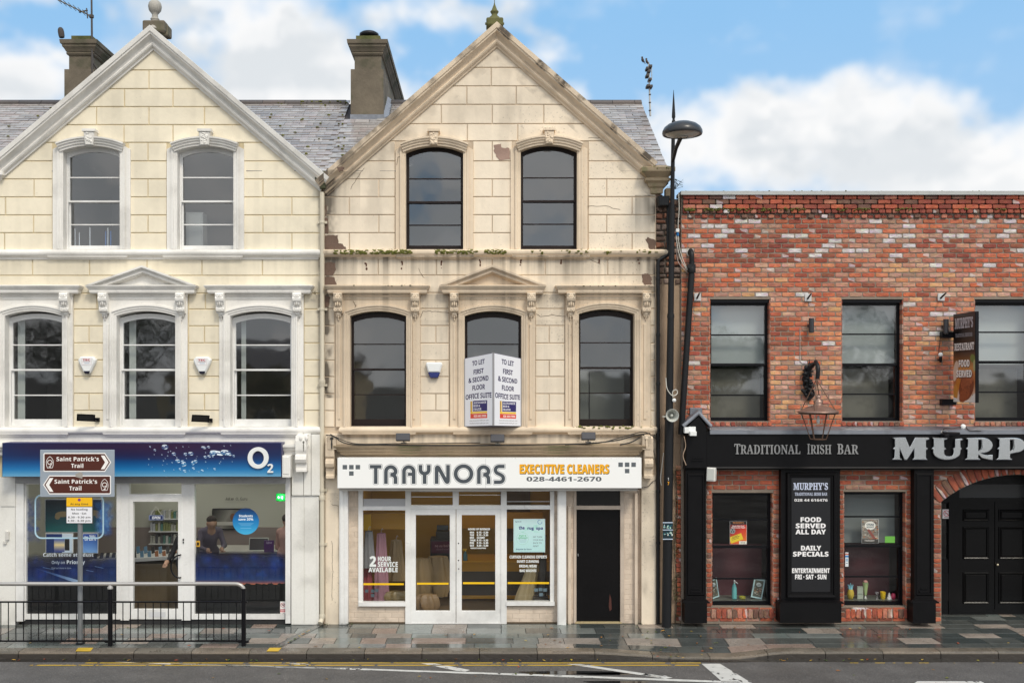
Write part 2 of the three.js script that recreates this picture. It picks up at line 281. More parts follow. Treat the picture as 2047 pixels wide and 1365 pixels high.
// ---------------------------------------------------------------- ground: road, kerb, pavement
const asphaltT = dataTex(1024, 1024, (u, v) => { const n = fbm(u * 6, v * 6, 5, 6, 4), f = vnoise(u * 260, v * 260, 260, 7), g = vnoise(u * 130, v * 130, 130, 17); const k = 0.088 + 0.05 * (n - .5) + 0.045 * (f - .5) + 0.03 * (g - 0.5) + (g > 0.9 ? 0.05 : 0); return [k * 1.08, k, k * .94]; }, { per: 2.1 });
const asphaltB = dataTex(512, 512, (u, v) => 0.6 * vnoise(u * 110, v * 110, 110, 7) + 0.4 * vnoise(u * 60, v * 60, 60, 3), { srgb: false, per: 1.05 });
const asphaltR = dataTex(256, 256, (u, v) => 0.5 + 0.42 * sstep(0.3, 0.65, fbm(u * 5, v * 5, 5, 5, 33)), { srgb: false, per: 4.7 });
const asphalt = std([1, 1, 1], 0.85, { map: asphaltT, bumpMap: asphaltB, bumpScale: 0.006, roughnessMap: asphaltR });
{
  const w = new B(); w.q([-70, ROAD, 1.84], [-70, ROAD, 70], [70, ROAD, 70], [70, ROAD, 1.84]);
  struct('road', w.g(), asphalt);
  const soil = new B(); soil.q([-70, -0.16, -60], [-70, -0.16, 1.9], [70, -0.16, 1.9], [70, -0.16, -60]);
  struct('ground', soil.g(), std([.09, .085, .075], 0.95));
}
const drop = (x) => { const a = X(1165, 1.87), b = X(1395, 1.87), c = X(1460, 1.87), d = X(1575, 1.87); return -0.085 * sstep(a, b, x) * (1 - sstep(c, d, x)); };
const dip = (x, z) => drop(x) * sstep(0.75, 1.85, z);
const bend = (g) => { const p = g.attributes.position; for (let i = 0; i < p.count; i++) p.setY(i, p.getY(i) + dip(p.getX(i), p.getZ(i))); g.computeVertexNormals(); return g; };
const slateT = dataTex(512, 512, (u, v) => { const n = fbm(u * 5, v * 5, 6, 5, 21), f = vnoise(u * 150, v * 150, 150, 4); const k = 0.72 + 0.55 * n - 0.1 * f; return [.064 * k, .071 * k, .068 * k]; }, { per: 1.3 });
const granT = dataTex(512, 512, (u, v) => { const f = vnoise(u * 120, v * 120, 120, 4), g = vnoise(u * 64, v * 64, 64, 14), n = fbm(u * 5, v * 5, 5, 5, 2); let k = 0.75 + 0.5 * (f - .5) + 0.3 * (n - 0.5); if (g > .85) k *= .6; return [.375 * k, .315 * k, .265 * k]; }, { per: .8 });
const wetR = dataTex(512, 512, (u, v) => 0.28 + 0.62 * sstep(0.40, 0.70, fbm(u * 6, v * 6, 6, 6, 37)), { srgb: false, per: 3.1 });
const wetSlate = [[1, 1, 1], [1.35, 1.3, 1.25], [.75, .8, .8]].map((c, i) => std(c, 0.26, { map: slateT, roughnessMap: wetR, bumpMap: grainB, bumpScale: 0.0006 }));
const wetGrey = [[2.3, 2.25, 2.2], [2.0, 2.1, 2.05]].map((c) => std(c.map((v) => v * 1.1), 0.26, { map: slateT, roughnessMap: wetR, bumpMap: grainB, bumpScale: 0.0006 }));
const wetGran = [[1, 1, 1], [.82, .84, .86], [.9, .8, .78]].map((c) => std(c, 0.6, { map: granT, roughnessMap: wetR, bumpMap: grainB, bumpScale: 0.0014 }));
const kerbMat = [[.50, .50, .46], [.42, .43, .40], [.58, .56, .50]].map((c) => std(c, 0.7, { map: granT, roughnessMap: wetR, bumpMap: grainB, bumpScale: 0.003 }));
{
  const base = new B(); const xs = []; for (let x = -16; x <= 16; x += 0.25) xs.push(x);
  for (let i = 0; i < xs.length - 1; i++) for (const [za, zb] of [[-1.2, .75], [.75, 1.3], [1.3, 1.62]]) base.q([xs[i], -0.012 + dip(xs[i], za), za], [xs[i], -0.012 + dip(xs[i], zb), zb], [xs[i + 1], -0.012 + dip(xs[i + 1], zb), zb], [xs[i + 1], -0.012 + dip(xs[i + 1], za), za]);
  const pave = struct('pavement', base.g(), std([.035, .034, .03], 0.8));
  R = rngOf(311);
  const rows = [-0.86, -0.58, -0.3, 0.02, 0.30, 0.68, 0.98, 1.36, 1.615];
  const gutterA = [X(551, 1.6), 1.62], gutterB = [X(640, 0.05), 0];       // the drain that runs slantwise from the downpipe to the kerb
  for (let r = 0; r < rows.length - 1; r++) {
    const z0 = rows[r], z1 = rows[r + 1]; let x = r < 3 ? X(1840) : -8.9 - rr(0, .5); const end = 10.2; let last = -1;
    while (x < end) {
      const w = pick([.42, .42, .6, .6, .6, .78, .9]) * (r < 3 ? .6 : 1), zone = x < X(600) ? 0 : x < X(1130) ? 1 : 2, q = R();
      let kind = zone === 0 ? (q < .55 ? 0 : q < .72 ? 1 : 2) : zone === 1 ? (q < .28 ? 0 : q < .58 ? 1 : 2) : (q < .68 ? 0 : q < .74 ? 1 : 2);
      if (kind === 2 && last === 2 && R() < .6) kind = 0; last = kind;
      const mat = pick([wetSlate, wetGrey, wetGran][kind]), g = .004, h = rr(-.0015, .0015);
      const m = new B(), x0 = x + g, x1 = x + w - g, a = z0 + g, b = z1 - g, e = .003, t = h, lo = -.02;
      m.q([x0 + e, t, b - e], [x1 - e, t, b - e], [x1 - e, t, a + e], [x0 + e, t, a + e]);
      m.q([x0, t - e, b], [x1, t - e, b], [x1 - e, t, b - e], [x0 + e, t, b - e]).q([x0, lo, b], [x1, lo, b], [x1, t - e, b], [x0, t - e, b]);
      m.q([x0, t - e, a], [x0, t - e, b], [x0 + e, t, b - e], [x0 + e, t, a + e]).q([x1, t - e, b], [x1, t - e, a], [x1 - e, t, a + e], [x1 - e, t, b - e]).q([x1, t - e, a], [x0, t - e, a], [x0 + e, t, a + e], [x1 - e, t, a + e]);
      part('paving_slab', bend(m.g()), mat, pave); x += w;
    }
  }
  const ch = new B(); for (const [o, w, y] of [[-.075, .02, .006], [-.055, .11, .0035], [.055, .02, .006]]) ch.q([gutterA[0] + o, y, gutterA[1]], [gutterA[0] + o + w, y, gutterA[1]], [gutterB[0] + o + w, y, gutterB[1]], [gutterB[0] + o, y, gutterB[1]]);
  part('drain_channel', ch.g(), std([.13, .13, .12], 0.35, { roughnessMap: wetR, map: wearT }), pave);
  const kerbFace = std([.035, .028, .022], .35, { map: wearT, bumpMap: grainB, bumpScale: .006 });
  part('wet_gutter', (() => { const b = new B(); for (let q = -36; q < 40; q++) { const z = (k) => 2.05 + .05 * (vnoise(k * .9, 3) - .5); b.q([q * .25, ROAD + .002, 1.88], [q * .25, ROAD + .002, z(q)], [q * .25 + .25, ROAD + .002, z(q + 1)], [q * .25 + .25, ROAD + .002, 1.88]); } return b.g(); })(), std([.03, .027, .024], .22, { map: asphaltT.clone ? wearT : wearT, bumpMap: asphaltB, bumpScale: .003 }), pave);
  const kb = struct('kerb', box(-16, 16, -.3, -.125, 1.64, 1.84), std([.06, .055, .05], .8));
  let x = -9.2; let i = 0;
  while (x < 10.2) {
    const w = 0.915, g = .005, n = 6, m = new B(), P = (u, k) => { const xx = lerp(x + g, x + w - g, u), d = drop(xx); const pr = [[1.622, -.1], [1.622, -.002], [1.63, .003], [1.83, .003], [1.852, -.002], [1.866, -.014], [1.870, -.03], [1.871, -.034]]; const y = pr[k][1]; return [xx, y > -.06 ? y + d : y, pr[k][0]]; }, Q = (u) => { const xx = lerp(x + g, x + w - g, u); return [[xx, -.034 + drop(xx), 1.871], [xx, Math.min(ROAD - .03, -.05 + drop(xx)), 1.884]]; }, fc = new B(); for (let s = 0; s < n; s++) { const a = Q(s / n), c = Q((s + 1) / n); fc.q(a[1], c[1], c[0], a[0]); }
    for (let s = 0; s < n; s++) for (let k = 0; k < 7; k++) m.q(P(s / n, k), P(s / n, k + 1), P((s + 1) / n, k + 1), P((s + 1) / n, k));
    for (const u of [0, 1]) m.q(P(u, 0), P(u, 3), P(u, 5), P(u, 7));
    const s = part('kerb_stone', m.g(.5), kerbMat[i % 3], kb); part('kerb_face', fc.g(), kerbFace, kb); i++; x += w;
  }
  const yl = std([.62, .40, .03], .6, { map: wearT });
  for (const [a, b] of [[150, 180], [532, 556]]) { const q = new B(); q.q([X(a, 1.86), .0075, 1.86], [X(b, 1.86), .0075, 1.86], [X(b, 1.6) - .0 + .06, .0075, 1.64], [X(a, 1.6) + .06, .0075, 1.64]); part('yellow_kerb_mark', q.g(), yl, kb); }
}
{ // painted lines: worn thermoplastic
  const wornT = (c, hole, s) => dataTex(512, 256, (u, v) => { const n = fbm(u * 40, v * 12, 4, 0, s), f = fbm(u * 7, v * 5, 4, 0, s + 5); const k = .8 + .3 * n; return [c[0] * k, c[1] * k, c[2] * k, n * .6 + f * .4 > hole ? 1 : 0]; }, { per: 3.3, pery: 1.2 });
  const white = clearPrint(wornT([.58, .57, .54], .34, 3), .6, { alphaTest: .5, transparent: false }), faint = clearPrint(wornT([.45, .44, .42], .5, 9), .6, { alphaTest: .5, transparent: false }), yellow = clearPrint(wornT([.52, .33, .035], .36, 14), .6, { alphaTest: .5, transparent: false });
  const mk = new THREE.Group(); mk.name = 'road_markings'; mk.userData.kind = 'structure'; scene.add(mk);
  const poly = (name, P, m) => { const b = new B(), W = P.map(([a, c]) => G(a, c, ROAD + .004)); for (let i = 1; i < W.length - 1; i++) b.t(...[W[0], W[i], W[i + 1]].map(([x, z]) => [x, ROAD + .004, z])); part(name, b.g(), m, mk); };
  const strip = (name, x0, x1, z0, z1, m) => { const b = new B(); b.q([x0, ROAD + .004, z1], [x1, ROAD + .004, z1], [x1, ROAD + .004, z0], [x0, ROAD + .004, z0]); part(name, b.g(), m, mk); };
  strip('yellow_line', X(165, 2.12), X(1402, 2.12), 2.075, 2.125, yellow); strip('yellow_line', X(55, 2.3), X(1400, 2.3), 2.205, 2.26, yellow);
  strip('yellow_line', X(1700, 2.1), X(2090, 2.1), 2.085, 2.115, clearPrint(wornT([.5, .33, .04], .55, 24), .6, { alphaTest: .5, transparent: false }));
  poly('white_line', [[225, 1322.5], [340, 1325.6], [680, 1334.5], [680, 1337], [340, 1328]], white);
  poly('white_line', [[340, 1325.6], [680, 1334.5], [1180, 1351], [1480, 1362], [1480, 1366], [1180, 1354.5], [680, 1337.4], [340, 1328]], white);
  poly('hatch_line', [[840, 1325.5], [868, 1325.5], [940, 1339], [930, 1342], [912, 1340.5]], white);
  poly('hatch_line', [[1133, 1327], [1160, 1327], [1345, 1354], [1330, 1356.5]], white);
  poly('hatch_line', [[1403, 1326.5], [1440, 1326.5], [1515, 1372], [1455, 1372]], white);
  poly('white_line', [[1835, 1361.5], [1962, 1361.5], [1985, 1374], [1815, 1374]], white);
  poly('worn_patch', [[572, 1325.5], [606, 1324.5], [632, 1329], [618, 1331]], faint);
  poly('worn_patch', [[1290, 1346], [1330, 1350], [1345, 1353], [1320, 1354], [1280, 1349]], faint);
  R = rngOf(77);
  const pud = (pts) => { const b = new B(), W = pts.map(([a, c]) => G(a, c, ROAD + .0025)); const cx = W.reduce((s, p) => s + p[0], 0) / W.length, cz = W.reduce((s, p) => s + p[1], 0) / W.length; for (let i = 0; i < W.length; i++) { const a = W[i], c = W[(i + 1) % W.length]; b.t([cx, ROAD + .0025, cz], [a[0], ROAD + .0025, a[1]], [c[0], ROAD + .0025, c[1]]); } return b.g(); };
  const blob = (cx, cy, rx, ry) => { const o = []; for (let i = 0; i < 26; i++) { const t = i / 26 * 6.283, k = .78 + .44 * vnoise(Math.cos(t) * 2 + 9 + cx, Math.sin(t) * 2 + 9); o.push([cx + rx * k * Math.cos(t), cy + ry * k * Math.sin(t)]); } return o; };
  const water = std([.012, .012, .012], .03);
  const pu = struct('puddle', [pud(blob(1150, 1344.5, 115, 4.2)), pud(blob(1215, 1347, 60, 2.2)), pud(blob(1235, 1363, 70, 2.5))], water);
}

// ---------------------------------------------------------------- shared building elements
function blocks(wall, mat, rows, clip, name = 'stucco_block') {   // rows: [top, bottom, joints, spans]
  const g = .0085;
  for (const [t, u, joints, spans] of rows) for (const [a, b] of spans) {
    const cuts = [a, ...joints.filter((j) => j > a + 4 && j < b - 4), b];
    for (let i = 0; i < cuts.length - 1; i++) {
      let P = rect(X(cuts[i]) + g, X(cuts[i + 1]) - g, Y(u) + g, Y(t) - g);
      for (const c of clip) P = clipHalf(P, ...c);
      if (P.length < 3 || area(P) < .004) continue;
      part(name, plate(P, -.02, .004 + rr(-.0012, .0012), .006), mat, wall);
    }
  }
}
// a sash window in a segmental-headed opening; sizes in source pixels on the frame's plane
function sash(parent, o) {
  const w = sub('window', parent), z = o.z ?? -.13, x0 = X(o.x0), x1 = X(o.x1), y0 = Y(o.yb, z), ys = Y(o.yc, z) - M(o.rise, z), ri = M(o.rise, z), f = M(o.fw ?? 5, z), bot = M(o.bot ?? 9, z), fm = o.mat, gm = o.glass ?? oldGlass;
  const meet = Y(o.meet, z), bt = M(o.bt ?? 3, z) / 2, L = archLoop;
  part('frame', slab(L(x0 - .04, x1 + .04, y0 - .02, ys + .02, ri + .01), [L(x0 + f * .45, x1 - f * .45, y0 + .02, ys - f * .3, ri)], z - .11, z), fm, w);
  const up = [x0 + f, x1 - f], T = [meet, ys, ri];
  part('upper_sash', [slab([[x0 + f * .3, meet - bt], [x1 - f * .3, meet - bt], ...arcTop(x0 + f * .3, x1 - f * .3, ys - f * .2, ri).reverse()], [[[up[0], meet + bt * 1.4], ...arcTop(up[0], up[1], ys - f * 1.1, ri), [up[1], meet + bt * 1.4]].reverse()], z - .05, z - .012), ...o.bars.filter((b) => b < o.meet).map((b) => box(up[0] - .005, up[1] + .005, Y(b, z) - bt * .75, Y(b, z) + bt * .75, z - .045, z - .016))], fm, w);
  part('lower_sash', [slab(rect(x0 + f * .3, x1 - f * .3, y0 + .01, meet + bt), [rect(up[0], up[1], y0 + bot, meet - bt * 1.4)], z - .1, z - .055), ...o.bars.filter((b) => b > o.meet).map((b) => box(up[0] - .005, up[1] + .005, Y(b, z) - bt * .75, Y(b, z) + bt * .75, z - .09, z - .06))], fm, w);
  const ed = [ys + ri, ...o.bars.filter((b) => b < o.meet).map((b) => Y(b, z)), meet, ...o.bars.filter((b) => b > o.meet).map((b) => Y(b, z)), y0 + bot * .8];
  for (let i = 0; i < ed.length - 1; i++) {
    const zz = ed[i] > meet + .001 ? z - .03 : z - .075, top = i === 0 ? arcTop(up[0] - .004, up[1] + .004, ys - f * 1.05, ri).reverse() : [[up[1] + .004, ed[i]], [up[0] - .004, ed[i]]];
    const P = [[up[0] - .004, ed[i + 1]], [up[1] + .004, ed[i + 1]], ...top], cy = (ed[i] + ed[i + 1]) / 2, cx = (x0 + x1) / 2;
    const g = new THREE.ShapeGeometry(shapeOf(P)).translate(-cx, -cy, 0); g.rotateX(rr(-.006, .006)); g.rotateY(rr(-.006, .006)); g.translate(cx, cy, zz);
    part('pane', uvBox(g), gm, w);
  }
  return w;
}
function bracket(parent, px, w, t, b, mat) {                  // scrolled console with flower, leaf and pendant
  const x0 = X(px), x1 = X(px + w), yt = Y(t), yb = Y(b), H = yt - yb, cx = (x0 + x1) / 2, g = sub('bracket', parent);
  const c = [[0, 0], [.155, 0], [.165, -.04], [.16, -.14], [.172, -.2], [.165, -.28], [.13, -.36], [.105, -.45], [.10, -.54], [.115, -.6], [.105, -.67], [.07, -.7], [.06, -.74], [0, -.74]].map(([z, y]) => new THREE.Vector2(z, y * H));
  const e = new THREE.ExtrudeGeometry(new THREE.Shape(c), { depth: x1 - x0 - .02, bevelEnabled: true, bevelSize: .008, bevelThickness: .01, bevelSegments: 2, curveSegments: 6 }).rotateY(-Math.PI / 2).translate(x1 - .01, yt, .045);
  part('scroll', uvBox(e), mat, g);
  const fl = []; for (let i = 0; i < 6; i++) fl.push(ball(cx + .03 * Math.cos(i * 1.047), yt - .1 * H + .03 * Math.sin(i * 1.047) - .012, .215, .02, .02, .012, 8, 6)); fl.push(ball(cx, yt - .1 * H - .012, .222, .014, .014, .012, 8, 6));
  part('flower', fl, mat, g);
  const lf = []; for (let k = -1; k <= 1; k++) { lf.push(ball(cx + k * .035, yt - .36 * H, .185 - Math.abs(k) * .012, .016, .14 * H, .022, 8, 8)); lf.push(ball(cx + k * .03, yt - .84 * H - Math.abs(k) * -.02, .075, .018, .11 * H, .025, 8, 8)); } lf.push(ball(cx, yt - .74 * H, .09, .05, .05, .03, 10, 8)); lf.push(ball(cx, yt - .97 * H, .06, .012, .06 * H, .016, 8, 6)); for (const s of [-1, 1]) lf.push(new THREE.TorusGeometry(.02, .009, 6, 14).translate(cx + s * .045, yt - .62 * H, .16).toNonIndexed());
  part('leaf_carving', lf, mat, g);
  return g;
}
function keystone(parent, a, b, t, u, mat) { const zt = .16, P = [[X(a + 3, .1), Y(u, .1)], [X(b - 3, .1), Y(u, .1)], [X(b, .1), Y(t + 5, .1)], [X(a, .1), Y(t + 5, .1)]]; const g = [plate(P, 0, zt, .012), box(P[3][0] - .02, P[2][0] + .02, P[3][1], P[3][1] + M(5), 0, zt + .02)]; R = rngOf(a); const cx = (P[0][0] + P[1][0]) / 2; for (let i = 0; i < 16; i++) g.push(ball(cx + rr(-.05, .05), lerp(P[0][1], P[3][1], rr(.15, .9)), zt, rr(.012, .025), rr(.012, .03), .014, 7, 6)); part('keystone', g, mat, parent); }
// first-floor window surround: slab with arched opening, pilaster strips, moulded arch, brackets and a cornice or pediment
function surround(parent, o, mat, trim = mat) {
  const s = sub('window_surround', parent), ix0 = X(o.in[0]), ix1 = X(o.in[1]), ys = Y(o.crown) - M(o.rise), yb = Y(853), ri = M(o.rise);
  part('architrave', slab(rect(X(o.out[0]), X(o.out[1]), yb, Y(588)), [archLoop(ix0, ix1, yb + .001, ys, ri)], -.24, .045), mat, s);
  part('arch_moulding', sweep(archPath(ix0, ix1, yb, ys, ri), [[0, .03], [.004, .052], [.035, .058], [.042, .07], [.075, .074], [.084, .09], [.11, .09], [.115, .04]], .5), mat, s);
  for (const x of o.pil) part('pilaster_strip', [plate(rect(X(x), X(x + 5), Y(838), Y(648)), .04, .062, .006)], mat, s);
  for (const x of o.brk) bracket(s, x, 17, 588, 640, mat);
  const c0 = X(o.cor[0]) + .2, c1 = X(o.cor[1]) - .2, yt = Y(572);
  part('frieze_moulding', hood(X(o.out[0]) + .05, X(o.out[1]) - .05, .03, [[0, Y(601)], [.02, Y(600)], [.03, Y(597)], [.03, Y(594)], [.06, Y(591)], [.06, Y(588)], [0, Y(588)]], .3), mat, s);
  part('cornice', hood(c0, c1, 0, [[0, Y(588)], [.13, Y(588)], [.14, Y(587)], [.15, Y(584.5)], [.15, Y(580)], [.165, Y(579.5)], [.185, Y(576)], [.195, Y(574.8)], [.2, Y(572.5)], [.17, Y(571.5)], [0, Y(569)]], .3), trim, s);
  if (o.ped) {
    const ax = X(o.ped[0], .15), ay = Y(o.ped[1], .15), f0 = c0 - .19, f1 = c1 + .19, by = Y(572) + .002, sl = (ay - by) / (ax - f0), ch = (a, b, z) => slab([[f0 + a / sl, by], [f0 + b / sl, by], [ax, ay - b], [f1 - b / sl, by], [f1 - a / sl, by], [ax, ay - a]], [], .0, z);
    part('pediment', [ch(0, .035, .2), ch(.035, .052, .18), ch(.052, .066, .155), ch(.066, .115, .14), ch(.115, .132, .11), ch(.132, .145, .07)], mat, s); part('tympanum', slab([[f0 + .14 / sl, by], [f1 - .14 / sl, by], [ax, ay - .14]], [], 0, .02), mat, s);
  }
}
function upperSurround(parent, o, mat) {                       // second-floor window: plain jambs, moulded arch above, carved keystone
  const s = sub('window_surround', parent), x0 = X(o.in[0]), x1 = X(o.in[1]), ys = Y(o.crown) - M(o.rise), yb = Y(499), ri = M(o.rise), w = M(o.w);
  part('architrave', [slab([[x0 - w, yb], [x1 + w, yb], ...arcTop(x0 - w, x1 + w, ys + M(4), ri + M(9)).reverse()], [archLoop(x0, x1, yb + .001, ys, ri)], -.24, .04), sweep(archPath(x0, x1, yb, ys, ri), [[.01, .03], [.02, .05], [.06, .052], [.068, .066], [.10, .068]], .4)], mat, s);
  const h0 = x0 - w * .82, h1 = x1 + w * .82;
  part('arch_hood', sweep(arcTop(h0 + .1, h1 - .1, ys - .0, ri, 18), [[-.02, .02], [-.015, .075], [.02, .08], [.028, .1], [.06, .104], [.07, .125], [.10, .13], [.108, .15], [.135, .15], [.14, .02]], .5), mat, s);
  keystone(s, o.key[0], o.key[1], o.key[2], o.key[3], mat);
}
function rake(parent, ax, ay, k, left, right, mat, wid = 1) {   // raking cornice of a gable; [ax, ay] inner apex in pixels, k = run per rise
  const z = .05, P = (px) => [X(px, z), Y(ay + Math.abs(px - ax) / k, z)];
  const prof = [[-.008, -.02], [-.008, .04], [.022, .052], [.026, .075], [.045, .1], [.068, .112], [.09, .1], [.096, .085], [.106, .09], [.126, .105], [.15, .14], [.172, .178], [.178, .2], [.205, .205], [.212, .225], [.285, .24], [.29, .22], [.285, -.06]].map(([n, d]) => [n * wid, d]);
  return part('raking_cornice', sweep([P(left), P(ax), P(right)], prof, .35), mat, parent);
}
const RIDGE_Z = -3.2, RIDGE_Y = Y(205, -3.2), EAVE_Y = Y(344, 0.02), PITCH = (RIDGE_Y - EAVE_Y) / 3.2;
const roofY = (z) => EAVE_Y - z * PITCH;
const slateCol = dataTex(256, 256, (u, v) => { const n = fbm(u * 4, v * 6, 5, 0, 2); const k = .7 + .6 * n; return [.325 * k, .30 * k, .285 * k]; }, { per: .6 });
const slateMats = [[1, 1, .98], [1.14, 1.12, 1.1], [.74, .72, .72], [1.0, .93, .92], [.92, .92, .92]].map((c) => std(c, .3, { map: slateCol, roughnessMap: roughT, bumpMap: grainB, bumpScale: .0015 }));
const ridgeMats = [[.09, .075, .07], [.07, .06, .06], [.11, .085, .075]].map((c) => std(c, .5, { map: wearT, bumpMap: grainB, bumpScale: .004 }));
const gables = [[300, 46, 1.17], [990, 48, 1.155]];
function roof(parent, x0, x1, ax, ay, gk, skip = () => false) {  // main slope with slates, ridge tiles, and the cross roof behind the gable
  const m = new B(), bz = -6.6;
  const gx = X(ax, .05), gy = Y(ay, .05) + .2, cut = (z) => Math.max(0, (gy - roofY(z)) * gk - .06), N = 10;
  for (let i = 0; i < N; i++) { const za = -.04 - 3.16 * i / N, zc = -.04 - 3.16 * (i + 1) / N, ya = roofY(za) - .03, yc = roofY(zc) - .03; m.q([x0, ya, za], [Math.max(x0, gx - cut(za)), ya, za], [Math.max(x0, gx - cut(zc)), yc, zc], [x0, yc, zc]).q([Math.min(x1, gx + cut(za)), ya, za], [x1, ya, za], [x1, yc, zc], [Math.min(x1, gx + cut(zc)), yc, zc]); }
  m.q([x0, RIDGE_Y - .03, RIDGE_Z], [x1, RIDGE_Y - .03, RIDGE_Z], [x1, EAVE_Y - .1, bz], [x0, EAVE_Y - .1, bz]);
  const half = (gy - EAVE_Y + .2) * gk;
  for (const s of [-1, 1]) m.q([gx, gy, .04], [gx + s * half, gy - half / gk, .04], [gx + s * half, gy - half / gk, -3.6], [gx, gy, -3.6]);
  const deck = part('roof', m.g(), std([.05, .045, .05], .8), parent);
  const dv = groundOf(deck), L = Math.hypot(3.2, RIDGE_Y - EAVE_Y), ang = Math.atan(PITCH), gauge = L / 29, W = .285; let n = 0; const rest = [];
  const gs = [.27, .282, .276, .28].map((w, i) => uvBox(new THREE.BoxGeometry(w, .02, gauge * 1.9).translate(i * 1.3, 0, i * .9)).translate(-i * 1.3, 0, -i * .9));
  for (let r = 0; r < 29; r++) for (let i = 0; i < (x1 - x0) / W + 1; i++) {
    const x = x0 + (i + (r % 2 ? .5 : 0)) * W, t = (r + .1) / 29, z = -3.2 * t, y = roofY(z) + .014; if (x > x1 - .06 || x < x0 + .05 || skip(x, z)) continue;
    const px = VPX + x * FOC / (D - z), py = VPY - (y - EYE) * FOC / (D - z); const seen = gables.every(([a, b, k]) => py < b + (Math.abs(px - a) + 14) / k) && px > -25;
    const hid = gables.some(([a, b, k]) => py > b + (Math.abs(px - a) + 150) / k); if (hid) continue;
    const me = new THREE.Matrix4().makeRotationX(ang - .06 + rr(-.012, .012)); me.premultiply(new THREE.Matrix4().makeRotationY(rr(-.012, .012))); me.setPosition(x + rr(-.004, .004), y + Math.sin(ang) * gauge * .9 - .004, z - Math.cos(ang) * gauge * .9 + rr(-.006, .006));
    if (seen && n < 298) { const s = new THREE.Mesh(pick(gs), pick(slateMats)); s.name = 'slate'; s.castShadow = s.receiveShadow = true; s.applyMatrix4(me); s.position.sub(dv); deck.add(s); n++; } else rest.push(pick(gs).clone().applyMatrix4(me));
  }
  if (rest.length) part('slate_rows', rest, slateMats[0], deck).userData.kind = 'stuff';
  for (let x = x0; x < x1 - .1; x += .46) { const sx = Math.min(x + .45, x1), tl = new THREE.CylinderGeometry(.13, .13, sx - x, 10, 1, false, -Math.PI / 2 - .35, Math.PI + .7).rotateZ(Math.PI / 2); if (skip(x + .2, RIDGE_Z)) continue; part('ridge_tile', [uvBox(tl.rotateX(Math.PI).rotateX(Math.PI).translate((x + sx) / 2, RIDGE_Y - .075, RIDGE_Z)), box(x, sx, RIDGE_Y - .13, RIDGE_Y - .03, RIDGE_Z + .09, RIDGE_Z + .15)], pick(ridgeMats), parent); }
  return deck;
}
function moss(parent, pts, r0, r1, sq = .6, mat = mossMat) { const g = []; for (const [x, y, z] of pts) g.push(ball(x, y, z, rr(r0, r1), rr(r0, r1) * sq, rr(r0, r1), 7, 5)); part('moss', g, mat, parent).userData.kind = 'stuff'; }
function chimney(parent, x, label) {                            // x = [shaft left, shaft right] in pixels on its front; the stack runs back over the ridge
  const zf = -2.4, zb = -6.4, c = sub('chimney', parent); if (label) c.userData.label = label;
  const q = (a, b, t, u, o = 0) => box(X(a, zf), X(b, zf), Y(u, zf), Y(t, zf), zb - o, zf + o), [a, b] = x;
  part('lower_stack', q(a - 7, b + 5, 140, 238, .06), chimneyStone, c); part('shaft', q(a, b, 104, 141), chimneyStone, c);
  const P = (o, py) => [o, Y(py, zf)], m = new B(), F = (o, y) => [[X(a, zf) - o, y, zf + o], [X(b, zf) + o, y, zf + o], [X(b, zf) + o, y, zb - o], [X(a, zf) - o, y, zb - o]];
  const pr = [P(0, 112), P(.03, 110), P(.045, 107), P(.03, 105), P(.045, 104), P(.07, 99), P(.10, 95.5), P(.105, 91), P(.13, 90), P(.135, 86.5), P(.14, 82.5), P(.02, 81)];
  for (let j = 0; j < pr.length - 1; j++) { const A = F(...pr[j]), Bq = F(...pr[j + 1]); for (let k = 0; k < 4; k++) m.q(A[k], A[(k + 1) % 4], Bq[(k + 1) % 4], Bq[k]); }
  m.q(...F(...pr[pr.length - 1])); part('cap_moulding', m.g(.3), chimneyStone, c);
  part('top_course', q(a + 2, b - 3, 69, 82.5, -.06), mossStone, c);
  part('flashing', [box(X(a - 8, zf), X(b + 6, zf), roofY(zf + .07) - .01, roofY(zf + .07) + .1, zf + .05, zf + .075)], lead, c);
  return c;
}

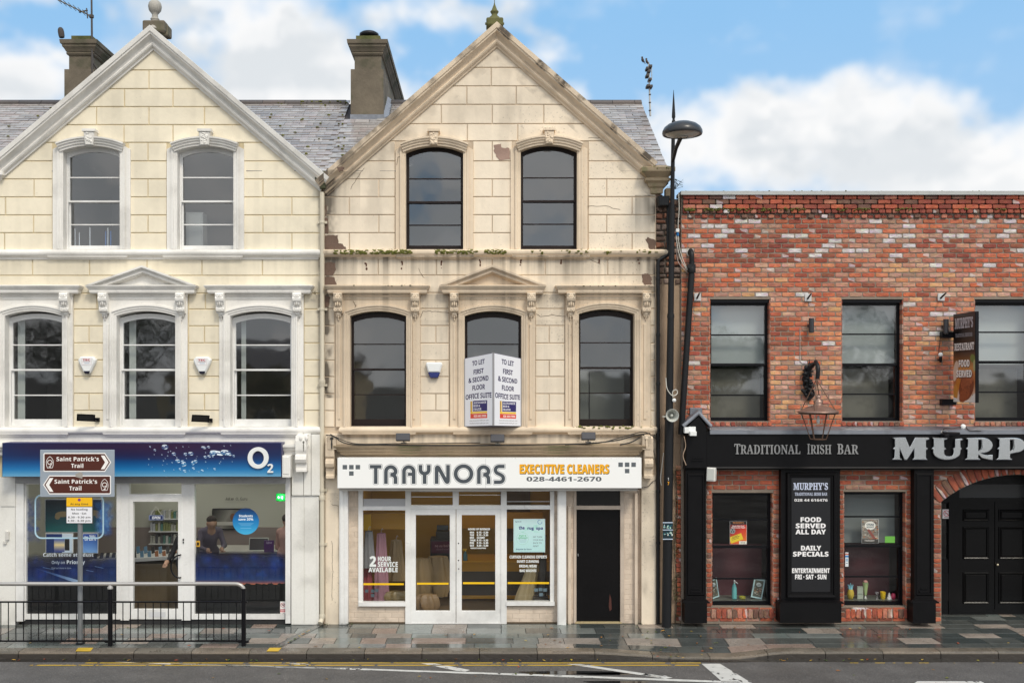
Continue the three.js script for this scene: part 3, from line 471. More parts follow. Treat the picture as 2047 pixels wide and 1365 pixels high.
// ================================================================ left building: cream stucco over a phone shop
const lb = thing('cream_building', 'pale yellow stucco gabled building with white trim above a phone shop', 'building', [X(300), 0, 0]);
const OG = { ax: 305, ay: 98, k: 1.18 };
{
  R = rngOf(12);
  const L = X(-75), Rt = X(643), gz = (px) => OG.ay + Math.abs(px - OG.ax) / OG.k - 20, ap = [X(305), Y(80)];
  const out = [[X(592), Y(884)], [X(592), 0], [Rt, 0], [Rt, Y(gz(643))], ap, [L, Y(gz(-75))], [L, 0], [X(2), 0], [X(2), Y(884)]].reverse();
  const holes = [[11, 125, 622, 10, 853], [234, 351, 622, 10, 853], [461, 583, 622, 10, 853], [127, 240, 291, 12, 499], [355, 467, 291, 12, 499]].map(([a, b, c, r, u]) => archLoop(X(a) - .03, X(b) + .03, Y(u) - .01, Y(c) - M(r), M(r) + .03));
  const wall = part('wall', slab(out, holes, -.26, -.012), mortarLine, lb);
  const m = Y(OG.ay - 3), kx = 1 / OG.k, clip = [[kx, 1, m + kx * X(OG.ax)], [-kx, 1, m - kx * X(OG.ax)]];
  const full = [[-75, 643]], up = [[-75, 104], [256, 333], [486, 641]], lo = [[-75, -5], [146, 207], [376, 440], [607, 641]];
  blocks(wall, cream, [
    [95, 140, [], full], [140, 177.5, [297], full], [177.5, 213.5, [248, 345], full], [213.5, 249.5, [192, 297, 408], full], [249.5, 285, [247, 345], full],
    [285, 322, [295], up], [322, 358, [], up], [358, 394, [295, 67, 525], up], [394, 430, [10, 583], up], [430, 465.5, [66, 295, 525], up], [465.5, 501, [8, 583], up],
    [516, 550.5, [64, 178, 293, 403, 524], full], [550.5, 586, [], full], [586, 618, [193, 410], lo], [618, 651.5, [], lo], [651.5, 685.5, [177, 408], lo], [685.5, 719.5, [], lo], [719.5, 752.5, [], lo], [752.5, 786.5, [], lo], [786.5, 820.5, [177, 408], lo], [820.5, 854, [], lo]], clip);
  rake(lb, OG.ax, OG.ay, OG.k, -72, 640, whiteStone, .97);
  part('kneeler', [hood(X(-30), X(-4), 0, [[0, Y(366)], [.05, Y(362)], [.08, Y(356)], [.13, Y(352)], [.13, Y(346)], [0, Y(344)]])], whiteStone, lb);
  // string courses
  part('string_course', hood(X(-90), X(634), 0, [[0, Y(519)], [.02, Y(519)], [.03, Y(515)], [.055, Y(513)], [.085, Y(511)], [.1, Y(507)], [.095, Y(503)], [.07, Y(500)], [.03, Y(499)], [0, Y(499)]], .7), whiteStone, lb);
  for (const [a, b] of [[104, 250], [334, 480]]) part('sill_apron', hood(X(a) + .03, X(b) - .03, 0, [[0, Y(519.5)], [.04, Y(519)], [.05, Y(516.5)], [.08, Y(515.5)], [.09, Y(512)], [0, Y(512)]], .3), whiteStone, lb);
  part('sill_band', hood(X(-90), X(634), 0, [[0, Y(867)], [.06, Y(867)], [.09, Y(865)], [.105, Y(861)], [.1, Y(857)], [.08, Y(853.5)], [0, Y(852)]], .7), whiteStone, lb);
  for (const [a, b] of [[-60, 133], [214, 367], [449, 601]]) part('sill_apron', hood(X(a) + .04, X(b) - .04, 0, [[0, Y(872.5)], [.05, Y(872)], [.06, Y(869)], [.085, Y(868)], [.095, Y(864)], [0, Y(864)]], .3), whiteStone, lb);
  part('plain_band', pb(-75, 638, 866, 887, -.02, .012), whiteStone, lb);
  // windows
  upperSurround(lb, { in: [127, 240], crown: 291, rise: 12, w: 21, key: [168, 190, 259, 291] }, whiteStone);
  upperSurround(lb, { in: [355, 467], crown: 291, rise: 12, w: 21, key: [398, 421, 259, 291] }, whiteStone);
  for (const [a, b] of [[127, 240], [355, 467]]) sash(lb, { x0: a, x1: b, yc: 298, rise: 11, yb: 500, fw: 5, bot: 10, meet: 402.5, bars: [354.5, 448], mat: whiteGloss });
  surround(lb, { in: [11, 125], out: [-22, 146], crown: 622, rise: 10, pil: [134, -14], brk: [126, -18], cor: [-40, 167] }, whiteStone);
  surround(lb, { in: [234, 351], out: [207, 375], crown: 622, rise: 10, pil: [214, 362], brk: [203, 356], cor: [178, 398], ped: [284, 531] }, whiteStone);
  surround(lb, { in: [461, 583], out: [439, 607], crown: 622, rise: 10, pil: [445, 595], brk: [435, 588], cor: [412, 629] }, whiteStone);
  for (const [a, b] of [[11, 125], [234, 351], [461, 583]]) sash(lb, { x0: a, x1: b, yc: 630, rise: 9, yb: 853, fw: 6, bot: 15, meet: 739.5, bars: [689.5, 790], mat: whiteGloss });
  // rooms behind the windows
  const room = (a, b, y0, y1, c) => part('interior', [box(a, b, y0 - .1, y0, -3.0, -.27), box(a, b, y1, y1 + .06, -3.0, -.27), box(a, b, y0, y1, -3.1, -3.0), box(a - .08, a, y0, y1, -3.1, -.27), box(b, b + .08, y0, y1, -3.1, -.27)], std(c, .9), lb);
  room(X(98), X(512), Y(506), Y(286), [.36, .36, .37]); room(L + .2, Rt - .2, Y(870), Y(575), [.20, .19, .17]);
  const drape = std([.62, .64, .6], .9);
  for (const [a, b] of [[19, 33], [246, 259], [474, 483]]) { const g = new THREE.PlaneGeometry(X(b) - X(a), 2.1, 14, 1); const p = g.attributes.position; for (let i = 0; i < p.count; i++) p.setZ(i, .018 * Math.sin(i % 15 * 1.7)); part('curtain', uvBox(g.translate((X(a) + X(b)) / 2, 4.55, -.3)), drape, lb); }
  part('side_wall', [box(L, L + .1, 0, Y(360), -6.6, -.27), box(Rt - .1, Rt, 0, Y(360), -6.6, -.27), box(L, Rt, 0, Y(360), -6.7, -6.6)], cream, lb);
  // roof
  roof(lb, X(-330), X(643), OG.ax, OG.ay, OG.k);
  const ms = []; for (let i = 0; i < 60; i++) { const z = -rr(.2, 3.1), x = R() < .5 ? rr(-6, -3) + 0 : rr(X(-100), X(140)); const y = roofY(z); ms.push([R() < .6 ? rr(X(470), X(690)) : rr(X(-120), X(130)), y + .035, z]); } moss(lb, ms, .018, .042, .5);
  moss(lb, Array.from({ length: 22 }, () => [rr(X(470), X(700)), RIDGE_Y - .02 + rr(-.05, .03), RIDGE_Z + .13]), .02, .045, .6);
  { const c = chimney(lb, [137, 184]); part('chimney_cowl', lathe([[.05, 0], [.058, .04], [.06, .12], [.052, .17], [.03, .2], [0, .208]], 0, 0, 0, 16).rotateZ(.16).translate(X(123.5, -2.35), Y(75.5, -2.35), -2.33), std([.06, .05, .045], .8), c); }
  // finial: ball on a stalk, on a rough stone block
  { const f = sub('finial', lb), fx = X(308, 0), fy = Y(74, 0); part('stone_block', [rbox(X(284, .1), X(331, .1) - .02, Y(62, .1), Y(40, .1), -.12, .12, .03), rbox(X(318), X(335), Y(70), Y(48), -.25, .0, .03)], chimneyStone, f); part('ball_finial', [lathe([[.14, -.42], [.12, -.36], [.075, -.31], [.06, -.26], [.075, -.235], [.078, -.22], [.055, -.2], [.05, -.14], [.075, -.11], [.105, -.07], [.118, 0], [.105, .06], [.07, .1], [.03, .118], [.035, .15], [.02, .17], [0, .175]], X(309), Y(13), 0)], std([.42, .40, .36], .85, { map: wearT, bumpMap: grainB, bumpScale: .006 }), f); }
  // rainwater pipe at the joint of the two buildings
  { const px = X(643.5, .07), z = .07, d = sub('downpipe', lb), cp = std([.66, .60, .48], .5, { map: wearT }); part('pipe', [pipe([[px, Y(384, z), z], [px, .12, z], [px - .02, .05, z + .09]], .042), lathe([[.05, 0], [.056, .02], [.056, .07], [.046, .09]], px, Y(1000, z), z), lathe([[.05, 0], [.056, .02], [.056, .07], [.046, .09]], px, Y(768, z), z), lathe([[.05, 0], [.054, .02], [.054, .06], [.046, .08]], px, Y(1236, z), z)], cp, d);
    for (const y of [444, 618, 770, 980, 1088]) part('pipe_clip', [box(px - .085, px + .085, Y(y, z) - .022, Y(y, z) + .022, .01, z - .02), lathe([[.046, 0], [.05, 0], [.05, .045], [.046, .045]], px, Y(y, z) - .02, z)], cp, d);
    part('hopper', [rbox(X(639, .1), X(651, .1), Y(378, .1), Y(342, .1), -.02, .16, .02), rbox(X(629, .1), X(640, .1), Y(360, .1), Y(344, .1), -.02, .12, .02)], std([.07, .075, .04], .9, { bumpMap: grainB, bumpScale: .01, map: wearT }), d); }

  // ---- shopfront
  const sf = sub('shopfront', lb), gl = -.05, fr = .0;
  part('pilaster', [pb(-75, 29, 954, 1250, -.2, .06), pb(0, 29, 955, 1012, .05, .075)], whitePanel, sf);
  part('pilaster', [pb(582, 634, 991, 1250, -.2, .055), pb(582, 607, 992, 1248, .05, .066), pb(608.5, 634, 992, 1248, .05, .066), pb(633, 637, 992, 1248, -.2, .075)], whitePanel, sf);
  part('pilaster_panel', [pb(583, 606, 911, 990, .05, .1), pb(607, 621, 866, 990, .05, .1), pb(622, 639, 868, 990, .05, .1)], whitePanel, sf);
  part('shutter_guide', pb(30, 46, 966, 1242, -.1, .05), whiteGloss, sf); part('shutter_guide', pb(570, 580, 955, 1246, -.1, .08), whiteGloss, sf);
  part('shutter_box', [pb(29, 570, 953, 966, -.1, .1)], std([.36, .36, .36], .5, { map: wearT }), sf);
  const frame = (a, b, t, u, w, wb, g, z = fr) => slab(rect(X(a, z), X(b, z), Y(u, z), Y(t, z)), [rect(X(a + w, z), X(b - w, z), Y(u - wb, z), Y(t + w, z))], z - .09, z, .006);
  const w1 = sub('shop_window', sf), w2 = sub('shop_window', sf), dr = sub('shop_door', sf), tr = sub('transom_window', sf);
  part('frame', [pb(46, 51, 966, 1238, -.1, .0), pb(51, 232, 1228, 1238, -.1, .0), pb(51, 232, 966, 968, -.1, 0), pb(232, 240, 966, 1238, -.1, .01), pb(240, 257, 966, 1240, -.1, 0)], whiteGloss, w1);
  part('frame', [pb(362, 380, 966, 1240, -.1, 0), pb(380, 388, 966, 1238, -.1, .01), pb(388, 569, 1228, 1238, -.1, 0), pb(388, 569, 966, 967.5, -.1, 0)], whiteGloss, w2);
  part('pane', psheet(50, 233, 967, 1229, gl), glass, w1); part('pane', psheet(387, 571, 967, 1229, gl), glass, w2);
  part('plinth', [pb(42, 258, 1238, 1249, -.2, -.03), pb(360, 582, 1238, 1249, -.2, -.03), pb(256, 364, 1240, 1249, -.2, .0)], std([.03, .03, .032], .5, { map: wearT }), sf);
  part('frame', [pb(257, 363, 988, 995, -.1, .012)], whiteGloss, tr); part('pane', psheet(256, 364, 967, 989, gl), glass, tr);
  part('leaf', [frame(257, 363, 995, 1238, 8, 20, 0, .012)], whiteGloss, dr); part('pane', psheet(264, 356, 1002, 1220, gl + .01), glass, dr); part('kick_plate', pb(297, 330, 1223, 1233, .01, .016), std([.62, .62, .63], .5), dr);
  { const pts = []; for (let i = 0; i <= 12; i++) { const t = Math.PI / 2 + Math.PI * i / 12; pts.push([X(361) + .165 * Math.cos(t) * .95, Y(1131) + .2 * Math.sin(t), .07]); } part('handle', [tube(pts, .014, 30), rod([X(361), Y(1131) + .2, .0], [X(361), Y(1131) + .2, .075], .012), rod([X(361), Y(1131) - .2, .0], [X(361), Y(1131) - .2, .075], .012)], blackSatin, dr); }
  part('lock', [pb(364.5, 366.5, 1077, 1081, 0, .02), pb(364.5, 366.5, 1083, 1086, 0, .02)], blackSatin, dr);
  // print on the glass
  const night = (x, w, h, top) => { const g = x.createLinearGradient(0, top, 0, h); g.addColorStop(0, 'rgba(6,14,48,0)'); g.addColorStop(.08, 'rgba(7,16,55,0.72)'); g.addColorStop(.2, '#061440'); g.addColorStop(.36, '#0a265e'); g.addColorStop(.44, '#223a6c'); g.addColorStop(.49, '#7a4c58'); g.addColorStop(.515, '#c06f46'); g.addColorStop(.522, '#120c0c'); g.addColorStop(1, '#030303'); x.fillStyle = g; x.fillRect(0, top, w, h - top);
    const q = rngOf(w + 3); for (let i = 0; i < 46; i++) { const cx = q() * w, cy = top + (h - top) * (.06 + q() * .34), r = 30 + q() * 90, gg = x.createRadialGradient(cx, cy, 0, cx, cy, r); gg.addColorStop(0, `rgba(${20 + q() * 30 | 0},${60 + q() * 60 | 0},${150 + q() * 80 | 0},.22)`); gg.addColorStop(1, 'rgba(0,0,0,0)'); x.fillStyle = gg; x.fillRect(cx - r, cy - r, 2 * r, 2 * r); }
    for (let i = 0; i < 130; i++) { x.fillStyle = `rgba(210,225,255,${.15 + .5 * q()})`; x.fillRect(q() * w, top + (h - top) * (.06 + .38 * q()), 2, 2); }
    const base = top + (h - top) * .522; x.fillStyle = '#050404'; for (let i = 0; i < w; i += 4) { const k = vnoise(i * .05, 3) * 26 + (q() < .05 ? 26 * q() : 0); x.fillRect(i, base - k * .55, 4.5, h - base + k); } for (let i = 0; i < 60; i++) { x.fillStyle = 'rgba(250,190,110,.5)'; x.fillRect(q() * w, base + q() * 26, 2, 2); } };
  const v1 = canvasTex(740, 1048, (x, w, h) => {
    const k = 4; night(x, w, h, 560); x.save(); x.globalCompositeOperation = 'source-over';
    const q = rngOf(5); for (let i = 0; i < 150; i++) { const cx = 640 + (q() - .5) * 120 * (q() + .3), cy = 150 + q() * 250, r = 12 + q() * 40, g = x.createRadialGradient(cx, cy, 0, cx, cy, r); g.addColorStop(0, i % 3 ? 'rgba(40,120,190,.16)' : 'rgba(190,225,240,.25)'); g.addColorStop(1, 'rgba(20,60,140,0)'); x.fillStyle = g; x.fillRect(cx - r, cy - r, 2 * r, 2 * r); }
    for (let i = 0; i < 90; i++) { const cx = 60 + (q() - .5) * 110, cy = 120 + q() * 330, r = 8 + q() * 34, g = x.createRadialGradient(cx, cy, 0, cx, cy, r); g.addColorStop(0, 'rgba(25,75,150,.2)'); g.addColorStop(1, 'rgba(20,60,140,0)'); x.fillStyle = g; x.fillRect(cx - r, cy - r, 2 * r, 2 * r); }
    x.restore(); fitText(x, 'Catch some stardust', 345, 567, 410, 30, { color: '#e9edf2' }); fitText(x, 'Only on', 265, 628, 110, 24, { color: '#dfe6ee', font: 'normal' }); fitText(x, 'Priority', 405, 626, 150, 30, { color: '#eef2f6' }); fitText(x, 'Find out more in store', 290, 673, 160, 13, { color: '#c9d3e0', font: 'normal' });
    const c = x.createLinearGradient(40, 680, 470, 800); c.addColorStop(0, 'rgba(120,170,240,0)'); c.addColorStop(1, 'rgba(215,235,255,.95)'); x.fillStyle = c; x.beginPath(); x.moveTo(50, 665); x.lineTo(470, 782); x.lineTo(440, 806); x.closePath(); x.fill(); for (const [a, b, l] of [[140, 668, 90], [560, 660, 70], [490, 690, 60]]) { x.strokeStyle = 'rgba(170,205,250,.7)'; x.lineWidth = 3; x.beginPath(); x.moveTo(a, b); x.lineTo(a + l, b + l * .2); x.stroke(); } });
  part('window_graphic', psheet(50, 233, 967, 1229, gl - .004), clearPrint(v1, .4), w1, 'night sky window print with pale lettering');
  const v2 = canvasTex(736, 1048, (x, w, h) => night(x, w, h, 545)); part('window_graphic', psheet(387, 571, 967, 1229, gl - .004), clearPrint(v2, .4), w2);
  { const z = gl + .006, P = []; const r = M(11); for (const [cx, cy, a0] of [[82, 1002, 90], [193, 1002, 0], [193, 1063, 270], [82, 1063, 180]]) for (let i = 0; i <= 5; i++) { const t = (a0 + 90 - 18 * i) * Math.PI / 180; P.push([X(cx, z) + r * Math.cos(t), Y(cy, z) + r * Math.sin(t)]); } part('outline_sticker', sweep(P, [[0, z], [M(3), z + .0015], [M(3), z]], 0, true), std([.45, .66, .78], .4), w1, 'pale blue rounded outline on the glass'); }
  part('round_sticker', uvCircle(X(491, gl), Y(1042, gl), gl + .006, M(26.5), canvasTex(440, 440, (x, w, h) => { const g = x.createLinearGradient(0, 0, 0, h); g.addColorStop(0, '#0f2f5f'); g.addColorStop(.45, '#1476b8'); g.addColorStop(1, '#49b4e0'); x.fillStyle = g; x.fillRect(0, 0, w, h); fitText(x, 'Students', 220, 128, 235, 40, {}); fitText(x, 'save 20%', 220, 184, 250, 40, {}); x.fillStyle = 'rgba(220,240,255,.5)'; for (let i = 0; i < 3; i++) x.fillRect(90 + i * 22, 250 + i * 18, 260 - i * 44, 5); x.fillRect(130, 330, 180, 6); })), stickerMat, w2, 'round blue student discount sticker');
  part('dog_sticker', psheet(559.5, 570, 1202, 1226, gl + .005), printMat(canvasTex(120, 270, (x, w, h) => { x.fillStyle = '#e9e6e4'; x.fillRect(0, 0, w, h); x.fillStyle = '#222'; x.beginPath(); x.ellipse(62, 78, 26, 12, .3, 0, 7); x.fill(); x.fillRect(40, 78, 7, 26); x.fillRect(78, 82, 7, 24); x.fillRect(82, 56, 16, 14); x.strokeStyle = '#b01c2c'; x.lineWidth = 9; x.beginPath(); x.arc(60, 82, 46, 0, 7); x.moveTo(28, 50); x.lineTo(92, 114); x.stroke(); x.fillStyle = '#b81d30'; x.fillRect(4, 176, 112, 66); x.fillStyle = '#fff'; x.fillRect(14, 192, 92, 8); x.fillRect(14, 212, 92, 8); })), w2, 'no dogs sticker with red ring');
  // cornice ends and console above the pilaster
  part('shop_cornice', [hood(X(-80), X(592), 0, [[0, Y(913)], [.1, Y(911)], [.13, Y(908)], [.13, Y(902)], [.18, Y(899)], [.2, Y(895)], [.24, Y(892)], [.24, Y(888)], [0, Y(886)]], .4)], whiteStone, lb);
  { const cz = .12, g = sub('console', lb); const c = [[0, 0], [.2, -.02], [.22, -.1], [.22, -.26], [.2, -.33], [.23, -.37], [.245, -.42], [.22, -.47], [.17, -.5], [.16, -.58], [.17, -.6], [.17, -.63], [0, -.63]].map(([z, y]) => new THREE.Vector2(z, y)); part('scroll', uvBox(new THREE.ExtrudeGeometry(new THREE.Shape(c), { depth: .17, bevelEnabled: true, bevelSize: .01, bevelThickness: .012, bevelSegments: 2 }).rotateY(-Math.PI / 2).translate(X(607) + .085, Y(868), .09)), whiteStone, g); part('drop_carving', [ball(X(606.5, .31), Y(893, .31), .315, .012, .085, .01), ball(X(606.5, .31), Y(884, .31), .315, .02, .03, .01)], std([.16, .15, .13], .8), g); part('scroll_carving', [-1, 1].map((q) => ball(X(606.5, .31) + q * .05, Y(876, .31), .315, .032, .05, .02)), whiteStone, g); }
  part('junction_box', [prb(563, 580, 910, 955, .12, .36, .015), prb(565, 577, 913, 948, .34, .37, .01)], whitePanel, lb);
  { const z = .06; part('wall_hasp', [prb(9, 16, 1062, 1080, .06, .1, .01), rbox(X(10), X(16), Y(1086), Y(1080), .07, .1, .006)], std([.6, .58, .54], .5), lb); }
}
function uvCircle(cx, cy, z, r, tex) { stickerMat.map = tex; return new THREE.CircleGeometry(r, 36).translate(cx, cy, z).toNonIndexed(); }

// ================================================================ middle building: weathered cream stucco over a dry cleaner
const mb = thing('stucco_building', 'weathered beige gabled building with peeling stucco over a dry cleaner', 'building', [X(985), 0, 0]);
const TG = { ax: 993, ay: 92, k: 1.146 };
{
  R = rngOf(44);
  const L = X(646), Rt = X(1312), gz = (px) => TG.ay + Math.abs(px - TG.ax) / TG.k - 20;
  const out = [[L, 0], [X(678), 0], [X(678), Y(900)], [X(1282), Y(900)], [X(1282), 0], [Rt, 0], [Rt, Y(gz(1312))], [X(993), Y(74)], [L, Y(gz(646))]];
  const holes = [[700, 812, 622, 10, 853], [929, 1042, 622, 10, 853], [1157, 1268, 618, 10, 853], [811, 926, 291, 13, 499], [1041, 1154, 290, 13, 499]].map(([a, b, c, r, u]) => archLoop(X(a) - .03, X(b) + .03, Y(u) - .01, Y(c) - M(r), M(r) + .03));
  const wall = part('wall', slab(out, holes, -.26, -.012), mortarTan, mb);
  const m = Y(TG.ay - 3), kx = 1 / TG.k, clip = [[kx, 1, m + kx * X(TG.ax)], [-kx, 1, m - kx * X(TG.ax)]];
  const full = [[648, 1311]], up = [[648, 790], [945, 1024], [1176, 1311]], lo = [[648, 669], [839, 898], [1070, 1130], [1300, 1311]];
  blocks(wall, tan, [
    [88, 135, [], full], [135, 172, [982], full], [172, 209, [933, 1032], full], [209, 247.5, [882, 984, 1087], full], [247.5, 282, [934, 1035], full],
    [282, 322, [984], up], [322, 358, [], up], [358, 393.5, [757, 984, 1213], up], [393.5, 429.5, [698, 1264], up], [429.5, 465.5, [757, 984, 1213], up], [465.5, 501, [698, 1264], up],
    [515, 550, [756, 872, 984, 1090, 1215], full], [550, 585, [], full], [585, 617, [], lo], [617, 651, [], lo], [651, 686, [871, 1098], lo], [686, 720, [], lo], [720, 753, [871, 1098], lo], [753, 787, [], lo], [787, 821, [871, 1098], lo], [821, 854, [], lo]], clip);
  part('plain_band', pb(648, 1311, 866, 916, -.02, .01), tan, mb);
  part('pilaster', pb(650, 677.5, 950, 1250, -.05, .02), tan, mb); part('pilaster', pb(1283, 1311, 950, 1251, -.05, .02), tan, mb);
  rake(mb, TG.ax, TG.ay, TG.k, 653, 1291, tanTrim, .98);
  part('kneeler', [hood(X(1306), X(1319), 0, [[0, Y(389)], [.05, Y(387)], [.055, Y(377)], [.09, Y(374)], [.11, Y(368)], [.16, Y(364)], [.165, Y(360)], [.13, Y(357)], [.2, Y(350)], [.235, Y(347)], [.235, Y(339)], [.1, Y(333)], [0, Y(333)]], .3), box(X(1330), X(1340), Y(400), Y(378), -.1, .1)], std([2.3, 2.15, 1.9], .85, { map: again(stoneT, 1.1), bumpMap: grainB, bumpScale: .008 }), mb);
  part('string_course', hood(X(654), X(1322), 0, [[0, Y(518)], [.02, Y(518)], [.03, Y(514)], [.06, Y(512)], [.09, Y(510)], [.105, Y(506)], [.1, Y(502)], [.07, Y(499.5)], [.03, Y(499)], [0, Y(499)]], .7), tanTrim, mb);
  for (const [a, b] of [[798, 942], [1030, 1172]]) part('sill_apron', hood(X(a) + .03, X(b) - .03, 0, [[0, Y(519)], [.04, Y(518.5)], [.05, Y(516)], [.08, Y(515)], [.09, Y(511)], [0, Y(511)]], .3), tanTrim, mb);
  part('sill_band', hood(X(690), X(1304), 0, [[0, Y(866)], [.06, Y(866)], [.09, Y(864)], [.105, Y(860)], [.1, Y(856)], [.08, Y(853)], [0, Y(852)]], .7), tanTrim, mb);
  for (const [a, b] of [[690, 826], [912, 1058], [1140, 1304]]) part('sill_apron', hood(X(a) + .04, X(b) - .04, 0, [[0, Y(872)], [.05, Y(871.5)], [.06, Y(868.5)], [.085, Y(867.5)], [.095, Y(863.5)], [0, Y(863.5)]], .3), tanTrim, mb);
  upperSurround(mb, { in: [811, 926], crown: 291, rise: 13, w: 20, key: [857, 877, 259, 290] }, tanTrim);
  upperSurround(mb, { in: [1041, 1154], crown: 289, rise: 13, w: 20, key: [1088, 1108, 257, 288] }, tanTrim);
  for (const [a, b, e] of [[811, 926, 0], [1041, 1154, -2]]) sash(mb, { x0: a, x1: b, yc: 296 + e, rise: 12, yb: 499, fw: 5.5, bot: 9, meet: 404 + e, bars: [357 + e, 449 + e], mat: darkWood });
  surround(mb, { in: [700, 812], out: [672, 840], crown: 622, rise: 10, pil: [676, 825], brk: [669, 822], cor: [651, 860] }, tanTrim);
  surround(mb, { in: [929, 1042], out: [900, 1070], crown: 622, rise: 10, pil: [906, 1058], brk: [900, 1053], cor: [878.5, 1091], ped: [984, 530] }, tanTrim);
  surround(mb, { in: [1157, 1268], out: [1130, 1300], crown: 618, rise: 10, pil: [1136, 1286], brk: [1131.5, 1282], cor: [1109, 1305] }, tanTrim);
  for (const [a, b, e] of [[700, 812, 0], [929, 1042, 0], [1157, 1268, -3]]) sash(mb, { x0: a, x1: b, yc: 629 + e, rise: 9, yb: 852, fw: 5, bot: 14, meet: 738.5 + e, bars: [688 + e, 789 + e], mat: darkWood });
  const room = (a, b, y0, y1, c) => part('interior', [box(a, b, y0 - .1, y0, -3.0, -.27), box(a, b, y1, y1 + .06, -3.0, -.27), box(a, b, y0, y1, -3.1, -3.0), box(a - .08, a, y0, y1, -3.1, -.27), box(b, b + .08, y0, y1, -3.1, -.27)], std(c, .9), mb);
  room(X(782), X(1206), Y(506), Y(285), [.40, .41, .43]); room(L + .2, Rt - .2, Y(868), Y(575), [.36, .35, .32]);
  part('curtain', [box(X(1160), X(1185), Y(846), Y(740), -.75, -.7), box(X(1190), X(1262), Y(846), Y(742), -.95, -.9)], std([.22, .225, .20], .9), mb);
  part('side_wall', [box(L, L + .1, 0, Y(360), -6.6, -.27), box(Rt - .1, Rt, 0, Y(345), -6.6, -.27), box(L, Rt, 0, Y(360), -6.7, -6.6)], tan, mb);
  // patches where the stucco has fallen off
  const bare = [std([.16, .105, .08], .95, { map: wearT, bumpMap: grainB, bumpScale: .008 }), std([.40, .27, .22], .9, { map: wearT, bumpMap: grainB, bumpScale: .006 })];
  const patch = (pts, k, z = .007, zb = -.004) => { const P = []; for (let i = 0; i < pts.length; i++) { const a = pts[i], b = pts[(i + 1) % pts.length], n = 4; for (let j = 0; j < n; j++) { const t = j / n; P.push([X(lerp(a[0], b[0], t) + (j ? rr(-1.3, 1.3) : 0)), Y(lerp(a[1], b[1], t) + (j ? rr(-1.3, 1.3) : 0))]); } } part('bare_patch', slab(P, [], zb, z), bare[k], mb); };
  patch([[649, 470], [658, 470], [675, 470], [676, 486], [684, 487], [692, 497], [680, 500], [649, 500]], 0); patch([[649, 435], [655, 436], [656, 467], [649, 467]], 0); patch([[649, 410], [653, 411], [652, 432], [649, 432]], 0);
  patch([[648, 527], [658, 524], [670, 526], [671, 540], [665, 551], [648, 551]], 0); patch([[648, 553], [668, 554], [673, 570], [648, 572]], 0); patch([[649, 590], [660, 594], [656, 612], [649, 616]], 0);
  patch([[987, 290], [1002, 287], [1003, 295], [1018, 296], [1020, 318], [998, 320], [988, 304]], 1, .0085); patch([[1312, 388], [1325, 390], [1324, 424], [1313, 420]], 0); patch([[678, 341], [692, 341], [690, 347], [682, 350]], 0, .3, .26);
  patch([[1284, 548], [1296, 546], [1303, 556], [1302, 570], [1290, 572], [1284, 562]], 0); patch([[1290, 478], [1296, 474], [1311, 480], [1311, 498], [1300, 499]], 0);
  { const rust = std([.09, .035, .02], .9), g = []; for (const [x, y] of [[732, 530], [804, 527], [882, 526], [960, 524], [1041, 524], [1122, 521], [1198, 519], [1276, 518]]) g.push(rbox(X(x - 1.3), X(x + 1.3), Y(y + rr(2, 5)), Y(y - rr(3, 6)), -.01, .012, .004), ball(X(x + rr(-2, 2)), Y(y + rr(5, 10)), .003, rr(.01, .022), rr(.008, .03), .008, 7, 6), ball(X(x + rr(-2, 2)), Y(y - rr(1, 5)), .008, rr(.01, .022), .016, .01, 7, 6)); part('rusty_stub', g, rust, mb); }
  // cracks
  { const g = [], ck = (pts, z = .006) => { const f = []; for (let i = 0; i < pts.length - 1; i++) for (let j = 0; j < 4; j++) f.push([X(lerp(pts[i][0], pts[i + 1][0], j / 4) + rr(-1, 1)), Y(lerp(pts[i][1], pts[i + 1][1], j / 4) + rr(-1.2, 1.2)), z]); f.push([X(pts[pts.length - 1][0]), Y(pts[pts.length - 1][1]), z]); for (let i = 0; i < f.length - 1; i++) g.push(rod(f[i], f[i + 1], .0035, .0035, 4)); };
    ck([[840, 634], [846, 622], [870, 622], [898, 626]]); ck([[1072, 628], [1085, 633], [1106, 630], [1130, 632]]); ck([[1155, 412], [1176, 412], [1210, 412], [1240, 419]]); ck([[1176, 275], [1200, 276], [1212, 262], [1222, 247]]); ck([[700, 378], [716, 352], [728, 336]]); ck([[793, 330], [796, 316], [810, 312]], .045); ck([[836, 536], [842, 548], [848, 556]]); ck([[1172, 512], [1185, 522], [1200, 528]]); ck([[663, 1008], [676, 1011]], .02); ck([[664, 1080], [664, 1120], [665, 1150], [664, 1200]], .02); ck([[706, 602], [712, 610], [710, 616]], .05);
    part('crack', g, std([.12, .08, .05], .95), mb).userData.kind = 'stuff'; }
  { const pts = []; for (let i = 0; i < 520; i++) { const px = R() < .75 ? rr(655, 1010) : rr(655, 1320); if (vnoise(px * .05, 3) < .35) continue; const t = rr(-.4, 1.5); pts.push([X(px, .1), Y(505, .1) + .055 * Math.sin(t) , .02 + .088 * Math.cos(t)]); } moss(mb, pts, .014, .04, .5);
    const p2 = []; for (let i = 0; i < 330; i++) { const px = rr(655, 1300); if ((px > 850 && px < 1125) || vnoise(px * .06, 8) < .3) continue; p2.push([X(px, .18), Y(571.5, .18) + rr(-.01, .01), rr(.1, .2)]); } moss(mb, p2, .01, .024, .5, std([.07, .065, .025], .95));
    const p3 = []; for (let i = 0; i < 70; i++) p3.push([X(rr(1284, 1340), .2), Y(336, .2) + rr(-.02, .02), rr(0, .24)]); for (let i = 0; i < 50; i++) p3.push([X(rr(1150, 1304), .1), Y(853, .1) + rr(-.03, .01), rr(.03, .1)]); moss(mb, p3, .012, .035, .6); }
